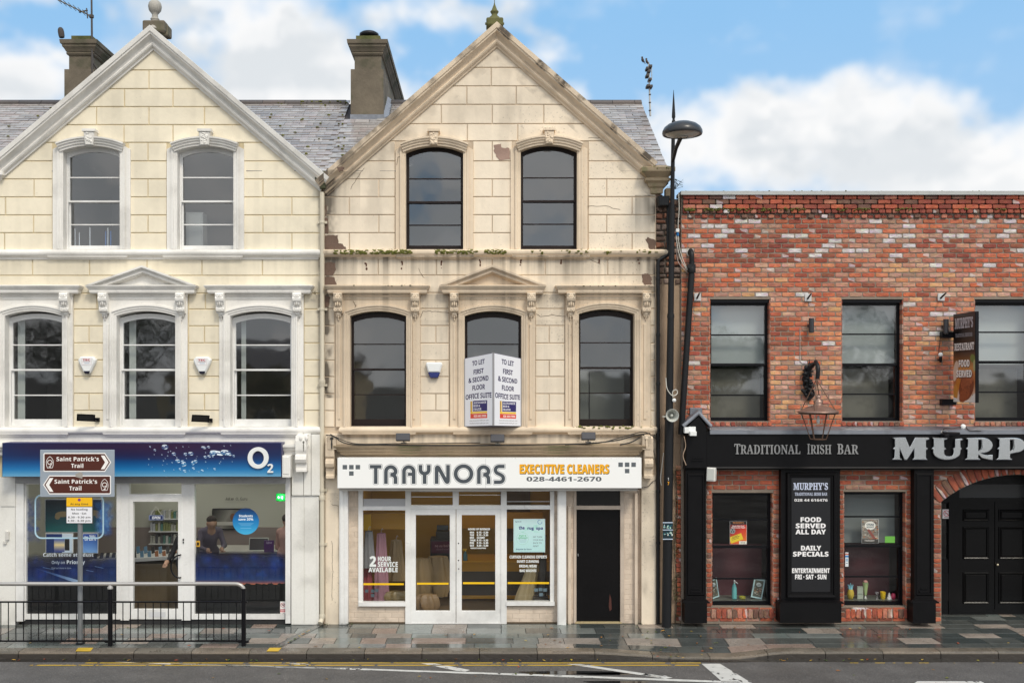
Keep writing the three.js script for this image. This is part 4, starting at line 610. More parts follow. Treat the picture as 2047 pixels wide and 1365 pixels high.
  // roof, chimney, finial
  roof(mb, X(646), 3.3, TG.ax, TG.ay - 4, TG.k, (x, z) => x > X(697, -2.4) && x < X(768, -2.4) && z < -2.15);
  chimney(mb, [708.5, 762]);
  part('chimney_cowl', [lathe([[.09, 0], [.09, .08], [.17, .085], [.2, .12], [.195, .16], [.15, .19], [0, .2]], X(737.5, -2.8), Y(70, -2.4), -2.8)], blackIron, mb);
  { const b = new B(), x0 = X(768, -2.34) , z0 = -2.35; for (let i = 0; i < 7; i++) { const z = z0 - i * .12; b.q([x0 - .02, roofY(z) + .02, z], [x0 + .1, roofY(z) + .045, z], [x0 + .1, roofY(z - .14) + .035, z - .14], [x0 - .02, roofY(z - .14) + .13, z - .14]); } part('soaker', b.g(), lead, mb); }
  { const f = sub('finial', mb), x = X(988.5, .05), z = .02; part('stone_block', [rbox(X(972), X(1006), Y(56), Y(40), -.16, .16, .03), hood(X(972), X(1006), -.14, [[.0, Y(44)], [.02, Y(43)], [.02, Y(40)], [-.02, Y(38)]])], mossStone, f); part('spire', lathe([[.12, -.02], [.09, .03], [.055, .06], [.05, .09], [.07, .115], [.075, .135], [.05, .16], [.035, .2], [.02, .24], [.012, .26], [.006, .3], [.006, .55], [0, .55]], x, Y(39), z), mossStone, f); }
  // party strip between the two buildings, rough stone and old render
  { const rub = std([.30, .22, .18], .95, { map: wearT, bumpMap: grainB, bumpScale: .012 }), old = std([.46, .375, .32], .9, { map: tanT, bumpMap: grainB, bumpScale: .008 }), s = sub('party_wall', mb); part('render', box(Rt, X(1364), 0, Y(556), -.4, -.06), old, s);
    for (let y = 398; y < 556;) { const h = rr(9, 17); let x = 1312; while (x < 1362) { const w = rr(12, 24); part('rubble_stone', plate(insetPoly([[X(x), Y(y + h - rr(0, 3))], [X(x + w - rr(1, 3)), Y(y + h - rr(0, 3))], [X(x + w - rr(1, 3)), Y(y + rr(0, 2))], [X(x), Y(y + rr(0, 2))]], .006), -.3, -.05 + rr(-.02, .02), .02), pick([rub, bare[0], std([.36, .16, .1], .9, { map: wearT })]), s); x += w; } y += h; }
    part('rubble_core', box(Rt, X(1364), Y(556), Y(396), -.4, -.1), std([.1, .085, .07], 1), s); }
  // black rainwater pipe with hopper at the right-hand edge
  { const d = sub('downpipe', mb), z = .07, x1 = X(1336, z), x0 = X(1316, z); part('pipe', pipe([[x1 - .0, Y(405, z), z], [x1, Y(509, z), z], [x0 + .01, Y(520, z), z], [x0, Y(528, z), z], [x0, .02, z]], .032), blackIron, d); part('hopper', [plate([[X(1319, .2), Y(411, .2)], [X(1338, .2), Y(411, .2)], [X(1340, .2), Y(391, .2)], [X(1316, .2), Y(391, .2)]], 0, .2, .015)], blackIron, d);
    for (const y of [560, 672, 770, 862, 985, 1088]) part('pipe_collar', lathe([[.033, 0], [.04, 0], [.04, .05], [.033, .05]], x0, Y(y, z), z), blackIron, d); }

  // ---- shopfront
  const sf = sub('shopfront', mb), zf = -.07, gl = -.1;
  const brickT = [.97, .93, 1].map((k) => std([.70 * k, .585 * k, .475 * k], .6, { map: again(wearT, 1.1), bumpMap: grainB, bumpScale: .004 }));
  const pier = (a, b, t, u) => { const s = sub('brick_pier', sf), z = -.1; part('pointing', pb(a, b, t, u, -.3, z - .006), std([.66, .55, .45], .8, { map: wearT }), s); let r = 0; for (let y = u - 2; y > t + 3; y -= 10.1, r++) { let x = a - (r % 2 ? 14 : 0); while (x < b) { const e = Math.max(x, a), f = Math.min(x + 26, b); if (f - e > 2.5) part('brick', plate(rect(X(e, z) + .003, X(f, z) - .003, Y(y, z) + .003, Y(Math.max(y - 10.1, t), z) - .003), z - .02, z - .002 + rr(-.0015, .0015), .003), pick(brickT), s); x += 27; } } };
  pier(695, 717, 978, 1247); pier(716, 812, 1213, 1247); pier(1012, 1116, 1213, 1249); pier(1107, 1116, 978, 1213); pier(1130, 1151, 978, 1250); pier(1247, 1283, 978, 1251);
  part('post', [pb(678, 695, 975, 1248, -.3, .07), pb(681, 686, 978, 1246, .06, .08), pb(689, 693, 978, 1246, .06, .08)], whiteGloss, sf); part('post', [pb(1115, 1132, 975, 1251, -.3, .07), pb(1117, 1123, 978, 1249, .06, .08)], whiteGloss, sf);
  part('conduit', [pb(1136, 1142, 1012, 1248, -.12, -.03), pb(1269.5, 1275, 986, 1250, -.12, -.02)], std([.68, .57, .46], .5, { map: wearT }), sf);
  const V = (a, b, t, u, z = zf, zb = -.16) => pb(a, b, t, u, zb, z);
  const wl = sub('shop_window', sf), wr = sub('shop_window', sf), dl = sub('shop_door', sf), dR = sub('shop_door', sf), hd = sub('door_frame', sf);
  part('frame', [V(716, 725, 978, 1206), V(725, 812, 1012, 1020), V(716, 811, 1204, 1212, zf + .04)], whiteGloss, wl); part('frame', [V(1100, 1108, 978, 1206), V(1013, 1100, 1010, 1018), V(1012, 1109, 1203, 1211, zf + .04), V(1013, 1108, 976, 982)], whiteGloss, wr);
  part('pane', psheet(724, 813, 1018, 1206, gl), glass, wl); part('transom_pane', psheet(724, 813, 980, 1014, gl), glass, wl); part('pane', psheet(1012, 1101, 1016, 1205, gl), glass, wr); part('transom_pane', psheet(1012, 1101, 978, 1012, gl), glass, wr);
  part('vent_panel', [pb(726, 810, 997, 1012, gl - .02, gl + .004)], std([.42, .42, .43], .4), wl);
  part('frame', [V(810, 821, 978, 1248, zf + .015), V(905, 917, 978, 1016, zf + .012), V(1001.5, 1013, 976, 1248, zf + .015), V(821, 1002, 1010, 1018, zf + .01), V(821, 1002, 976, 983), V(820, 1003, 1245, 1248, zf + .01)], whiteGloss, hd);
  for (const [a, b] of [[820, 906], [916, 1002]]) part('transom_pane', psheet(a, b, 981, 1012, gl), glass, hd);
  part('louvre', [pb(821, 905, 992.5, 993.8, gl - .01, gl + .01), pb(918, 1001, 989, 989.8, gl - .01, gl + .01), pb(1014, 1100, 1002, 1003, gl - .01, gl + .01)], silver, hd);
  for (const [g, a, b, i, j] of [[dl, 821, 911, 831, 899], [dR, 912, 1002, 923, 990]]) { part('leaf', slab(rect(X(a, zf), X(b, zf), Y(1245, zf), Y(1018, zf)), [rect(X(i, zf), X(j, zf), Y(1221, zf), Y(1029.5, zf))], zf - .06, zf, .006), whiteGloss, g); part('pane', psheet(i - 1, j + 1, 1028, 1222, gl), glass, g); }
  part('lock', [ball(X(916.5, zf), Y(1086, zf), zf, .011, .011, .012, 8, 6), ball(X(916.5, zf), Y(1120, zf), zf, .012, .012, .012, 8, 6), ball(X(917, zf), Y(1137, zf), zf, .011, .011, .012, 8, 6)], blackSatin, dR);
  // white lettering and yellow strips on the glass
  const film = (fn, a, b, t, u, px, host, lab) => { const tx = canvasTex(Math.round((b - a) * px), Math.round((u - t) * px), (x) => { x.scale(px, px); x.translate(-a, -t); fn(x); }); part('window_lettering', psheet(a, b, t, u, gl + .006), clearPrint(tx, .5), host, lab); };
  const yel = '#f0c010';
  film((x) => { const c = '#e4e8e6'; fitText(x, '2', 745, 1122, 14, 20, { color: c, stroke: 4 }); fitText(x, 'HOUR', 768, 1117, 27, 9, { color: c, stroke: 3 }); fitText(x, 'SERVICE', 775, 1128, 41, 9.5, { color: c, stroke: 3 }); fitText(x, 'AVAILABLE', 766, 1139, 59, 8.5, { color: c, stroke: 3 }); x.fillStyle = yel; x.fillRect(726, 1165.5, 81, 4); x.fillStyle = 'rgba(70,88,96,.85)'; for (const [a, b] of [[729, 1178], [741, 1178], [749, 1177], [741, 1187]]) x.fillRect(a, b, 7, 6.5); }, 725, 811, 1100, 1203, 8, wl);
  film((x) => { x.fillStyle = yel; x.fillRect(833.5, 1164.5, 63, 4); }, 832, 899, 1160, 1172, 6, dl);
  film((x) => { const c = '#e8ecea', q = (s, a, y, w, h = 3.9) => fitText(x, s, a, y, w, h, { color: c, align: 'left', stroke: 5 }); fitText(x, 'HOURS OF BUSINESS', 957.5, 1057.5, 44, 3.6, { color: c, stroke: 5 }); [['MON', '9.15 - 5.30'], ['TUE', '9.15 - 5.30'], ['WED', 'CLOSED'], ['THUR', '9.15 - 5.30'], ['FRI', '9.15 - 5.30'], ['SAT', '9.30 - 5.30']].forEach(([d, h], i) => { q(d, 939, 1064 + i * 5.25, d.length * 2.9, 3.6); q(h, 953, 1064 + i * 5.25, h === 'CLOSED' ? 16 : 23, 3.6); }); fitText(x, 'OPEN AT LUNCHTIME', 956, 1095.5, 31, 2.6, { color: c, stroke: 4 }); x.fillStyle = yel; x.fillRect(925.5, 1163.5, 63, 4); }, 924, 990, 1050, 1172, 12, dR);
  film((x) => { const c = '#e8ecea', o = { color: c, stroke: 3 }; fitText(x, 'CURTAIN CLEANING EXPERTS', 1056, 1113, 75, 5.6, o); fitText(x, 'DUVET CLEANING', 1055.5, 1122, 44, 5.2, o); fitText(x, 'BRIDAL WEAR', 1055.5, 1131.3, 35.5, 5.2, o); fitText(x, 'BAG WASHES', 1055.5, 1140.5, 34, 5.2, o); x.fillStyle = yel; x.fillRect(1015, 1163.3, 83, 4); x.fillStyle = 'rgba(95,115,125,.9)'; for (const [a, b] of [[1068, 1176], [1077, 1175], [1086, 1176], [1078, 1185]]) x.fillRect(a, b, 7.5, 6.5); }, 1013, 1100, 1100, 1203, 10, wr);
  // side door
  { const s = sub('side_door', sf), z = -.1, fm = std([.55, .46, .38], .5, { map: wearT }); part('frame', [pb(1147, 1152.5, 976, 1246, -.25, z + .02), pb(1240.5, 1248, 976, 1246, -.25, z + .02), pb(1152, 1241, 1011, 1018.5, -.25, z + .015)], fm, s); part('leaf', pb(1152, 1241, 1018, 1243.5, -.25, z - .03), phys([.005, .0045, .005], .4, .35, { map: wearT, bumpMap: smallB, bumpScale: .002 }), s); part('transom_pane', pb(1152, 1241, 976, 1012, -.2, z - .03), std([.014, .013, .012], .12), s); part('threshold', pb(1150, 1243, 1243.5, 1246.5, -.3, z + .03), std([.45, .36, .2], .5), s); part('letter_slot', [box(X(1155.5, z), X(1156.7, z), Y(1112, z), Y(1107, z), z - .04, z - .02)], silver, s); part('scuff_mark', plate([[X(1221), Y(1225)], [X(1225), Y(1221)], [X(1224), Y(1200)], [X(1221), Y(1190)], [X(1219), Y(1215)]], -.14, -.128), std([.07, .018, .012], .7), s); }
  // shop cornice above the sign, its consoles, loose cables
  const oldWood = std([.40, .33, .24], .85, { map: again(stoneT, 2.6), bumpMap: grainB, bumpScale: .012 }); oldWood.color.setRGB(2.3, 2.1, 1.9);
  part('shop_cornice', hood(X(671) + .3, X(1287) - .3, 0, [[0, Y(918)], [.12, Y(917)], [.12, Y(911)], [.17, Y(908)], [.2, Y(906)], [.2, Y(903)], [.24, Y(900)], [.25, Y(896)], [.28, Y(894)], [.3, Y(891)], [.3, Y(888.5)], [.05, Y(886)], [0, Y(886)]], .3), oldWood, mb);
  for (const a of [663, 1293]) { const g = sub('console', mb), c = [[0, .02], [.12, .06], [.22, .0], [.235, -.08], [.235, -.3], [.2, -.34], [.235, -.38], [.25, -.43], [.23, -.48], [.17, -.51], [.16, -.62], [.18, -.65], [.18, -.68], [0, -.68]].map(([z, y]) => new THREE.Vector2(z, y)); part('scroll', uvBox(new THREE.ExtrudeGeometry(new THREE.Shape(c), { depth: .13, bevelEnabled: true, bevelSize: .01, bevelThickness: .012, bevelSegments: 2 }).rotateY(-Math.PI / 2).translate(X(a) + .065, Y(876), .02)), tanTrim, g); part('face_plate', [prb(a - 9, a + 9, 871, 899, .2, .275, .012)], tanTrim, g); part('drop_carving', [ball(X(a, .28), Y(888, .28), .29, .014, .09, .012), ball(X(a, .28), Y(876, .28), .29, .03, .025, .012)], a < 900 ? std([.03, .028, .025], .9) : tanTrim, g); }
  { const g = []; const w = (pts, r = .009) => g.push(tube(pts.map(([a, b, z]) => [X(a, z), Y(b, z), z]), r)); w([[652, 870, .25], [668, 872, .28], [680, 882, .3], [700, 888, .31], [760, 889, .31], [900, 890, .31], [1060, 889, .31], [1180, 886, .31], [1240, 879, .3], [1270, 870, .26], [1300, 866, .2]], .011); w([[660, 868, .25], [676, 876, .3], [705, 886, .31], [800, 886.5, .31], [960, 885, .31]], .008); w([[1130, 889, .3], [1200, 885, .31], [1250, 872, .28], [1290, 864, .22], [1316, 880, .12]], .009); w([[1285, 868, .28], [1300, 882, .2], [1308, 905, .1], [1312, 930, .1]], .008); w([[1240, 889, .31], [1262, 884, .3], [1280, 874, .28]], .012); w([[1284, 975, .05], [1296, 972, .05], [1306, 962, .05], [1312, 960, .05]], .006); part('cable', g, cableBlack, mb); }
}

// ================================================================ right building: reclaimed brick bar
const bb = thing('brick_building', 'two-storey reclaimed red brick bar with black windows and shopfront', 'building', [X(1720), 0, 0]);
const pz = (px, z) => VPX + (px - VPX) * D / (D - z), pzy = (py, z) => VPY + (py - VPY) * D / (D - z);
{
  R = rngOf(88);
  const L = 1362, END = 2140, xL = X(L), xR = X(END);
  const AC = [2035, 1190], AR = 241;                                   // door arch: centre and inner radius in pixels
  const arch = []; for (let i = 0; i <= 16; i++) { const t = (-39 + 78 * i / 16) * Math.PI / 180; arch.push([X(AC[0] + AR * Math.sin(t)), Y(AC[1] - AR * Math.cos(t))]); }
  const ups = [[1420, 1540], [1684, 1806], [1950, 2072]], los = [[1424, 1546, 985, 1213], [1688, 1812, 983, 1213]];
  const holes = [...ups.map(([a, b]) => rect(X(a), X(b), Y(842), Y(598))), ...los.map(([a, b, t, u]) => rect(X(a), X(b), Y(u), Y(t)))];
  const dL = AC[0] - AR * Math.sin(.6807), dRt = AC[0] + AR * Math.sin(.6807);
  const out = [[xL, 0], [X(dL), 0], ...arch, [X(dRt), 0], [xR, 0], [xR, Y(390)], [xL, Y(390)]];
  const mortar = std([.25, .205, .165], .95, { map: wearT, bumpMap: grainB, bumpScale: .004 });
  const wall = part('wall', slab(out, holes, -.3, -.009), mortar, bb);
  const PAL = [[200, 98, 62], [172, 82, 60], [214, 116, 76], [204, 148, 126], [226, 172, 120], [128, 94, 82], [158, 74, 58], [184, 142, 126], [222, 190, 152], [214, 104, 54], [196, 122, 98], [216, 216, 222], [212, 168, 148], [222, 140, 94], [186, 100, 68], [160, 90, 66]].map((c) => { const q = S3(...c), l = .3 * q[0] + .55 * q[1] + .15 * q[2]; return [1.12, .98, .86].map((t, i) => Math.min(.8, lerp(q[i], l * t, .2))); });
  const brickM = std([1, 1, 1], .88, { vertexColors: true, map: dataTex(512, 512, (u, v) => { const n = fbm(u * 18, v * 26, 5, 0, 3), f = fbm(u * 90, v * 90, 2, 0, 9), s = vnoise(u * 44, v * 60, 0, 14); const k = .74 + .5 * (n - .2) - .12 * f; const p = s > .9 ? .35 : 0; return [lerp(k, .75, p), lerp(k * .97, .72, p), lerp(k * .95, .7, p)]; }, { per: 1.3 }), bumpMap: grainB, bumpScale: .007 });
  const white = 11;
  function brickGeo(x0, x1, y0, y1, z, c, paint = 0, rough = 1) {
    const w = x1 - x0, h = y1 - y0, cx = (x0 + x1) / 2, cy = (y0 + y1) / 2, ex = Math.min(.013, w * .15), ey = h * .2, j = () => rr(-.0035, .0035) * rough;
    const P = [[x0 + ex, y0], [cx + w * rr(-.15, .15), y0], [x1 - ex, y0], [x1, y0 + ey], [x1, y1 - ey], [x1 - ex, y1], [cx + w * rr(-.15, .15), y1], [x0 + ex, y1], [x0, y1 - ey], [x0, y0 + ey]].map(([a, b]) => [a + j(), b + j()]);
    const F = P.map(([a, b]) => [cx + (a - cx) * (1 - .007 / w * 2), cy + (b - cy) * (1 - .011 / h)]), zf = P.map(() => z + rr(-.003, .0025) * rough), m = new B(), n = P.length, col = [];
    const wc = PAL[white], mixc = (k) => c.map((v, i) => lerp(v * rrk * [1.0, .93, .88][i], wc[i], k)); const rrk = rr(.9, 1.1); const ps = R() < .5 ? 1 : -1, pk = P.map(([a]) => paint > .62 ? rr(.8, 1) : paint && (a - cx) * ps / w < -.2 ? .55 : 0), lt = P.map(() => [rr(.84, 1.16), rr(.87, 1.12), rr(.87, 1.1)]), push = (k, q, t) => { const v = mixc(k); for (let i = 0; i < q; i++) col.push(v[0] * lt[t][0], v[1] * lt[t][0] * lt[t][1], v[2] * lt[t][0] * lt[t][2]); };
    for (let i = 0; i < n; i++) { const k = (i + 1) % n; m.t([...P[i], z - .03], [...P[k], z - .03], [...P[k], z - .008]).t([...P[i], z - .03], [...P[k], z - .008], [...P[i], z - .008]); push(pk[i] * .3, 6, i); m.t([...P[i], z - .008], [...P[k], z - .008], [...F[k], zf[k]]).t([...P[i], z - .008], [...F[k], zf[k]], [...F[i], zf[i]]); push(pk[i], 6, i); m.t([...F[i], zf[i]], [...F[k], zf[k]], [cx, cy, z + .001]); push(pk[i], 3, (i + 4) % n); }
    const g = m.g(); g.setAttribute('color', new THREE.Float32BufferAttribute(col, 3)); return g;
  }
  const tone = (py, px = 0) => { const q = R(); if (py < 437) return PAL[pick([1, 6, 6, 0, 1, 6, 5, 10])]; if (py > 930) return PAL[q < .6 ? pick([1, 0, 15, 14]) : pick([0, 2, 3, 5, 7, 15, 10])].map((v) => v * .86); const n = fbm(px * .011, py * .02, 3, 0, 5) + rr(-.13, .13); if (py < 528) return PAL[n < .42 ? pick([1, 6, 0, 15]) : n < .55 ? pick([0, 1, 10, 15, 14, 3]) : pick([10, 3, 7, 2, 14])]; return PAL[n < .40 ? pick([0, 1, 15, 9, 14, 10, 3]) : n < .5 ? pick([2, 13, 0, 10, 12, 14, 7]) : n < .62 ? pick([13, 2, 12, 3, 4, 10, 13]) : pick([12, 3, 2, 4, 7, 13, 10])]; };  // ground-floor bricks get a darker colour for the shade down there
  const paintAt = (py) => { const q = R(); if (py > 437 && py < 520) { const k = .2 * (1 - Math.abs(py - 475) / 60) + .03; return q < k ? rr(.75, 1.0) : q < k + .14 ? rr(.15, .5) : 0; } if (py < 437) return q < .07 ? rr(.2, .7) : 0; return q < .022 ? rr(.4, .9) : q < .08 ? .15 : 0; };
  const list = [];                                                       // [x0, x1, top, bottom, z, ground floor?]
  const inHole = (a, b, t, u) => { const y = (t + u) / 2; for (const [p, q] of ups) if (y > 597 && y < 843 && b > p && a < q) return [p, q]; for (const [p, q, s, v] of los) if (y > s - 2 && y < v + 2 && b > p && a < q) return [p, q]; return null; };
  const P9 = 9.77, LEN = 26.9;
  const course = (t, i, x0, x1, z, low) => {
    let x = x0 - (i % 2 ? LEN / 2 : 0) - rr(0, 2);
    while (x < x1) {
      let spans = [[Math.max(x, x0), Math.min(x + LEN, x1)]]; const h = inHole(x, x + LEN, t, t + P9);
      if (h) spans = [[Math.max(x, x0), Math.min(h[0], x + LEN)], [Math.max(h[1], x), Math.min(x + LEN, x1)]];
      for (let [a, b] of spans) { if (b - a < 3.5) continue; if (low && a > 1860) { const cx = (a + b) / 2, cy = t + P9 / 2, d = Math.hypot(cx - AC[0], cy - AC[1]); if (cy < 1003 ? d < AR + 26 : b > dL + 4) { if (cy < 1003 || a > dL - 4) continue; b = dL; } else if (cy > 1003 && b > dL - 10 && a < dL - 5) b = dL; } list.push([a, b, t, t + P9, z, low]); }
      x += LEN;
    }
  };
  let i = 0;
  for (let k = 0; k < 3; k++) course(390 + k * 9.6, k, 1364, END, .06, false);                               // projecting parapet
  for (let x = 1364; x < END; x += 13.5) list.push([x, x + 13.5, 418.5, 427.5, .05, false]);                    // header course
  for (let x = 1362, k = 0; x < END; x += 13.3, k++) list.push([x, x + 13.3, 428.5, 437, k % 2 ? .035 : 0, false]); // dentils
  for (let y = 437.5; y < 850; y += P9, i++) course(y, i, L, END, 0, false);
  for (const [a, b] of [[1352, 1371], [1412, 1562], [1679, 1830], [1867, END]]) { let k = 0; for (let y = 1243; y > 935; y -= P9, k++) course(y - P9, k + (a === 1352 ? 1 : 0), a, b, a === 1352 ? -.03 : 0, true); }
  const single = [];
  for (const b of list) {
    const g = .0075, py = (b[2] + b[3]) / 2, geo = brickGeo(X(b[0]) + g, X(b[1]) - g, Y(b[3]) + g, Y(b[2]) - g, b[4] + rr(-.003, .003), tone(py, (b[0] + b[1]) / 2), paintAt(py));
    b.push(geo); if (b[5] && b[0] < 2047 && b[1] - b[0] > 10) single.push(b);
  }
  const extra = list.filter((b) => !b[5] && b[1] - b[0] > 20 && b[2] > 437 && b[0] < 2040).sort((p, q) => q[2] - p[2]);
  const arcN = 27, vous = [];
  for (let k = 0; k < arcN; k++) { const t0 = (-40.5 + 81 * k / arcN) * Math.PI / 180, t1 = (-40.5 + 81 * (k + 1) / arcN) * Math.PI / 180, tm = (t0 + t1) / 2; const u = brickGeo(-.044, .044, 0, .285, 0, tone(1000), R() < .08 ? .6 : 0); const p = u.attributes.position; for (let q = 0; q < p.count; q++) { const rad = X(VPX + AR) + .004 + p.getY(q), tt = tm + p.getX(q) / (X(VPX + AR) + .14) * ((t1 - t0) * (X(VPX + AR) + .14) / .098); p.setXYZ(q, X(AC[0]) + rad * Math.sin(tt), Y(AC[1]) + rad * Math.cos(tt), p.getZ(q) + .014); } u.computeVertexNormals(); vous.push(u); }
  for (const u of vous) part('voussoir', u, brickM, wall);
  let nb = 0; const rest = []; const chosen = new Set([...single, ...extra].slice(0, 296));
  for (const b of list) { if (chosen.has(b)) { part('brick', b[6], brickM, wall); nb++; } else rest.push(b[6]); }
  part('brick_courses', rest, brickM, wall).userData.kind = 'stuff';
  for (const [a, b, t, u] of [[1418, 1543, 843, 852], [1682, 1808, 843, 852], [1948, 2075, 843, 852], [1421, 1550, 1217, 1236], [1690, 1815, 1217, 1236]]) { const s = sub('brick_sill', bb); for (let x = a; x < b - 3; x += 10.6) part('brick', brickGeo(X(x) + .005, X(Math.min(x + 10.6, b)) - .005, Y(u) + .004, Y(t) - .004, .02 + rr(-.006, .006), PAL[pick([1, 5, 7, 0, 10, 1, 6])], R() < .12 ? .6 : 0, 1.6), brickM, s); part('bed', pb(a, b, t + 1, u - 1, -.2, .0), mortar, s); }
  part('jamb_bricks', [...ups, [1424, 1546], [1688, 1812]].flatMap(([a, b], k) => { const g = [], y0 = k < 3 ? 598 : 985, y1 = k < 3 ? 842 : 1213; for (let y = y0 + 1; y < y1 - 8; y += P9) for (const s of [a, b]) { const c = tone(700), q = box(X(s) - .006, X(s) + .006, Y(y + P9) + .007, Y(y) - .007, -.14, -.008); g.push(tint(q, c)); } return g; }), brickM, bb).userData.kind = 'stuff';
  // coping and moss
  part('metal_coping', [box(xL - .02, xR, Y(390) + .0, Y(383.5), -.35, .09), box(xL - .02, xR, Y(391.2), Y(389), .085, .1)], std([.42, .43, .42], .5, { metalness: .4, map: again(wearT, .9) }), bb);
  { const p = []; for (let k = 0; k < 260; k++) { const px = 1370 + 700 * Math.pow(R(), 1.6); if (vnoise(px * .045, 6) < .4) continue; p.push([X(px, .06), Y(417.5, .06) + rr(-.035, .012), rr(.05, .075)]); } moss(bb, p, .01, .026, .6); const c = []; for (let k = 0; k < 60; k++) c.push([X(rr(1370, 2050), .06), Y(383, .06) + .01, rr(-.05, .09)]); moss(bb, c, .008, .022, .6); }
  part('building_body', [box(xL, xL + .1, 0, Y(391), -7, -.31), box(xL, xR, 0, Y(391), -7.1, -7), box(xR - .1, xR, 0, Y(391), -7, -.31), box(xL, xR, Y(400), Y(396), -7, -.31)], std([.2, .13, .1], .9), bb);
  part('interior', [box(xL + .1, xR - .1, Y(866), Y(860), -4.5, -.31), box(xL + .1, xR - .1, Y(866), Y(580), -4.6, -4.5), box(xL + .1, xR - .1, .0, Y(866), -3.6, -3.5), box(xL + .1, X(1830), .2, .25, -3.5, -.31)], std([.10, .09, .085], .9), bb);
  // windows
  const bw = (a, b, t, u, meet, bars) => { const z = -.13; return sash(bb, { z, x0: a, x1: b, yc: pzy(t, z), rise: .3, yb: pzy(u, z), fw: 6, bot: 7, bt: 4, meet, bars, mat: blackSatin, glass: u < 900 ? oldGlass : glass }); };
  bw(1420, 1540, 603, 842, 729, [669.5, 790]); bw(1684, 1806, 603, 842, 729, [668, 788]); bw(1950, 2072, 603, 842, 724, [664, 784]);
  bw(1424, 1546, 985, 1213, 1094, [1039, 1158]); bw(1688, 1812, 983, 1213, 1092, [1033, 1154]);
  part('lintel_shade', ups.map(([a, b]) => pb(a, b, 598, 605, -.28, -.05)), blackSatin, bb);  // black strips stand in for the shade under the window heads
  const blind = std([.47, .50, .485], .8), beige = std([.26, .245, .20], .8, { map: again(wearT, .9) });
  for (const [a, b] of ups) { part('roller_blind', box(X(a + 2), X(b - 2), Y(728), Y(600), -.36, -.35), blind, bb); part('reflection_panel', box(X(a + 2), X(b - 2), Y(843), Y(736), -.62, -.6), beige, bb); }  // beige lower panel stands in for the reflection in the lower sash
  part('roller_blind', box(X(1692), X(1808), Y(1092), Y(985), -.42, -.41), std([.17, .19, .19], .8), bb);
  const maroon = std([.065, .012, .018], .55, { bumpMap: grainB, bumpScale: .004 }); part('seat_back', [box(X(1426), X(1545), Y(1209), Y(1100), -.75, -.7), box(X(1690), X(1810), Y(1209), Y(1092), -.75, -.7)], maroon, bb);
  part('window_board', [box(X(1424), X(1546), Y(1209), Y(1206), -.7, -.25), box(X(1688), X(1812), Y(1209), Y(1206), -.7, -.25)], std([.12, .13, .11], .4), bb);
  // black shopfront
  const sf = sub('shopfront', bb), zf = .2;
  part('fascia', [pb(1376, 2200, 862, 936, -.02, zf), hood(X(1376), X(2200), zf - .1, [[0, Y(938)], [.1, Y(937)], [.12, Y(934)], [.1, Y(931)]], .3)], blackPaint, sf);
  { const m = new B(), a = X(1414), b = X(2200), y0 = Y(852), y1 = Y(862, zf); m.q([a, y1 + .02, zf + .03], [b, y1 + .02, zf + .03], [b, y0, .012], [a, y0, .012]).q([a, y1 - .05, zf + .032], [b, y1 - .05, zf + .032], [b, y1 + .02, zf + .03], [a, y1 + .02, zf + .03]); part('lead_flashing', m.g(), lead, sf); }
  const pil = (a, b, c, d, topY) => { const z1 = .16, g = sub('pilaster', sf); part('shaft', [pb(a, b, topY, 1203, -.05, z1)], blackPaint, g); part('panel_moulding', sweep([[X(a + 7, z1), Y(1186, z1)], [X(a + 7, z1), Y(950, z1)], [X(b - 7, z1), Y(950, z1)], [X(b - 7, z1), Y(1186, z1)]], [[0, z1], [.0, z1 + .022], [.02, z1 + .022], [.035, z1 + .008], [.04, z1]], .2, true), blackPaint, g); part('base', [pb(c, d, 1204, 1246, -.05, .25), hood(X(c, .2) + .02, X(d, .2) - .02, .18, [[.06, Y(1206, .24)], [.06, Y(1203.5, .24)], [.0, Y(1198, .2)]])], blackPaint, g); part('sunk_moulding', [pb(a + 10, b - 10, 1180, 1184, z1, z1 + .02), pb(a + 13, b - 13, 1175, 1178, z1, z1 + .014)], blackPaint, g); };
  pil(1371, 1412, 1369, 1414, 936); pil(1829, 1868, 1826, 1872, 936);
  { const g = sub('pilaster_head', sf), z1 = .24; part('gablet', plate([[X(1371, z1), Y(936, z1)], [X(1413, z1), Y(936, z1)], [X(1413, z1), Y(853, z1)], [X(1397, z1), Y(831, z1)], [X(1374, z1), Y(853, z1)]], -.02, z1, .006), blackPaint, g); part('lead_cap', sweep([[X(1368, z1), Y(854, z1)], [X(1397, z1), Y(829, z1)], [X(1420, z1), Y(854, z1)]], [[0, -.02], [0, z1 + .025], [.02, z1 + .03], [.055, z1 + .01], [.06, -.02]], .2), lead, g); part('lead_apron', plate([[X(1379), Y(850)], [X(1404), Y(850)], [X(1404), Y(815)], [X(1379), Y(815)]], 0, .03, .008), lead, g); part('sunk_moulding', [pb(1386, 1405, 915, 917, z1, z1 + .014), pb(1383, 1407, 919, 921.5, z1, z1 + .02)], blackPaint, g); }
  // sign pillar in the middle
  { const g = sub('sign_pillar', sf), z1 = .13; part('pillar', pb(1562, 1680, 936, 1206, -.05, z1), blackPaint, g); part('base', [pb(1560, 1683, 1205, 1245, -.05, .27), hood(X(1561, .2) + .03, X(1682, .2) - .03, .2, [[.06, Y(1207, .26)], [.06, Y(1204.5, .26)], [0, Y(1200, .2)]])], blackPaint, g);
    part('frame_moulding', sweep([[X(1582, z1), Y(1184, z1)], [X(1582, z1), Y(954, z1)], [X(1662, z1), Y(954, z1)], [X(1662, z1), Y(1184, z1)]], [[0, z1], [0, z1 + .02], [.03, z1 + .022], [.04, z1 + .05], [.075, z1 + .055], [.09, z1 + .02], [.09, z1]], .2, true), blackPaint, g);
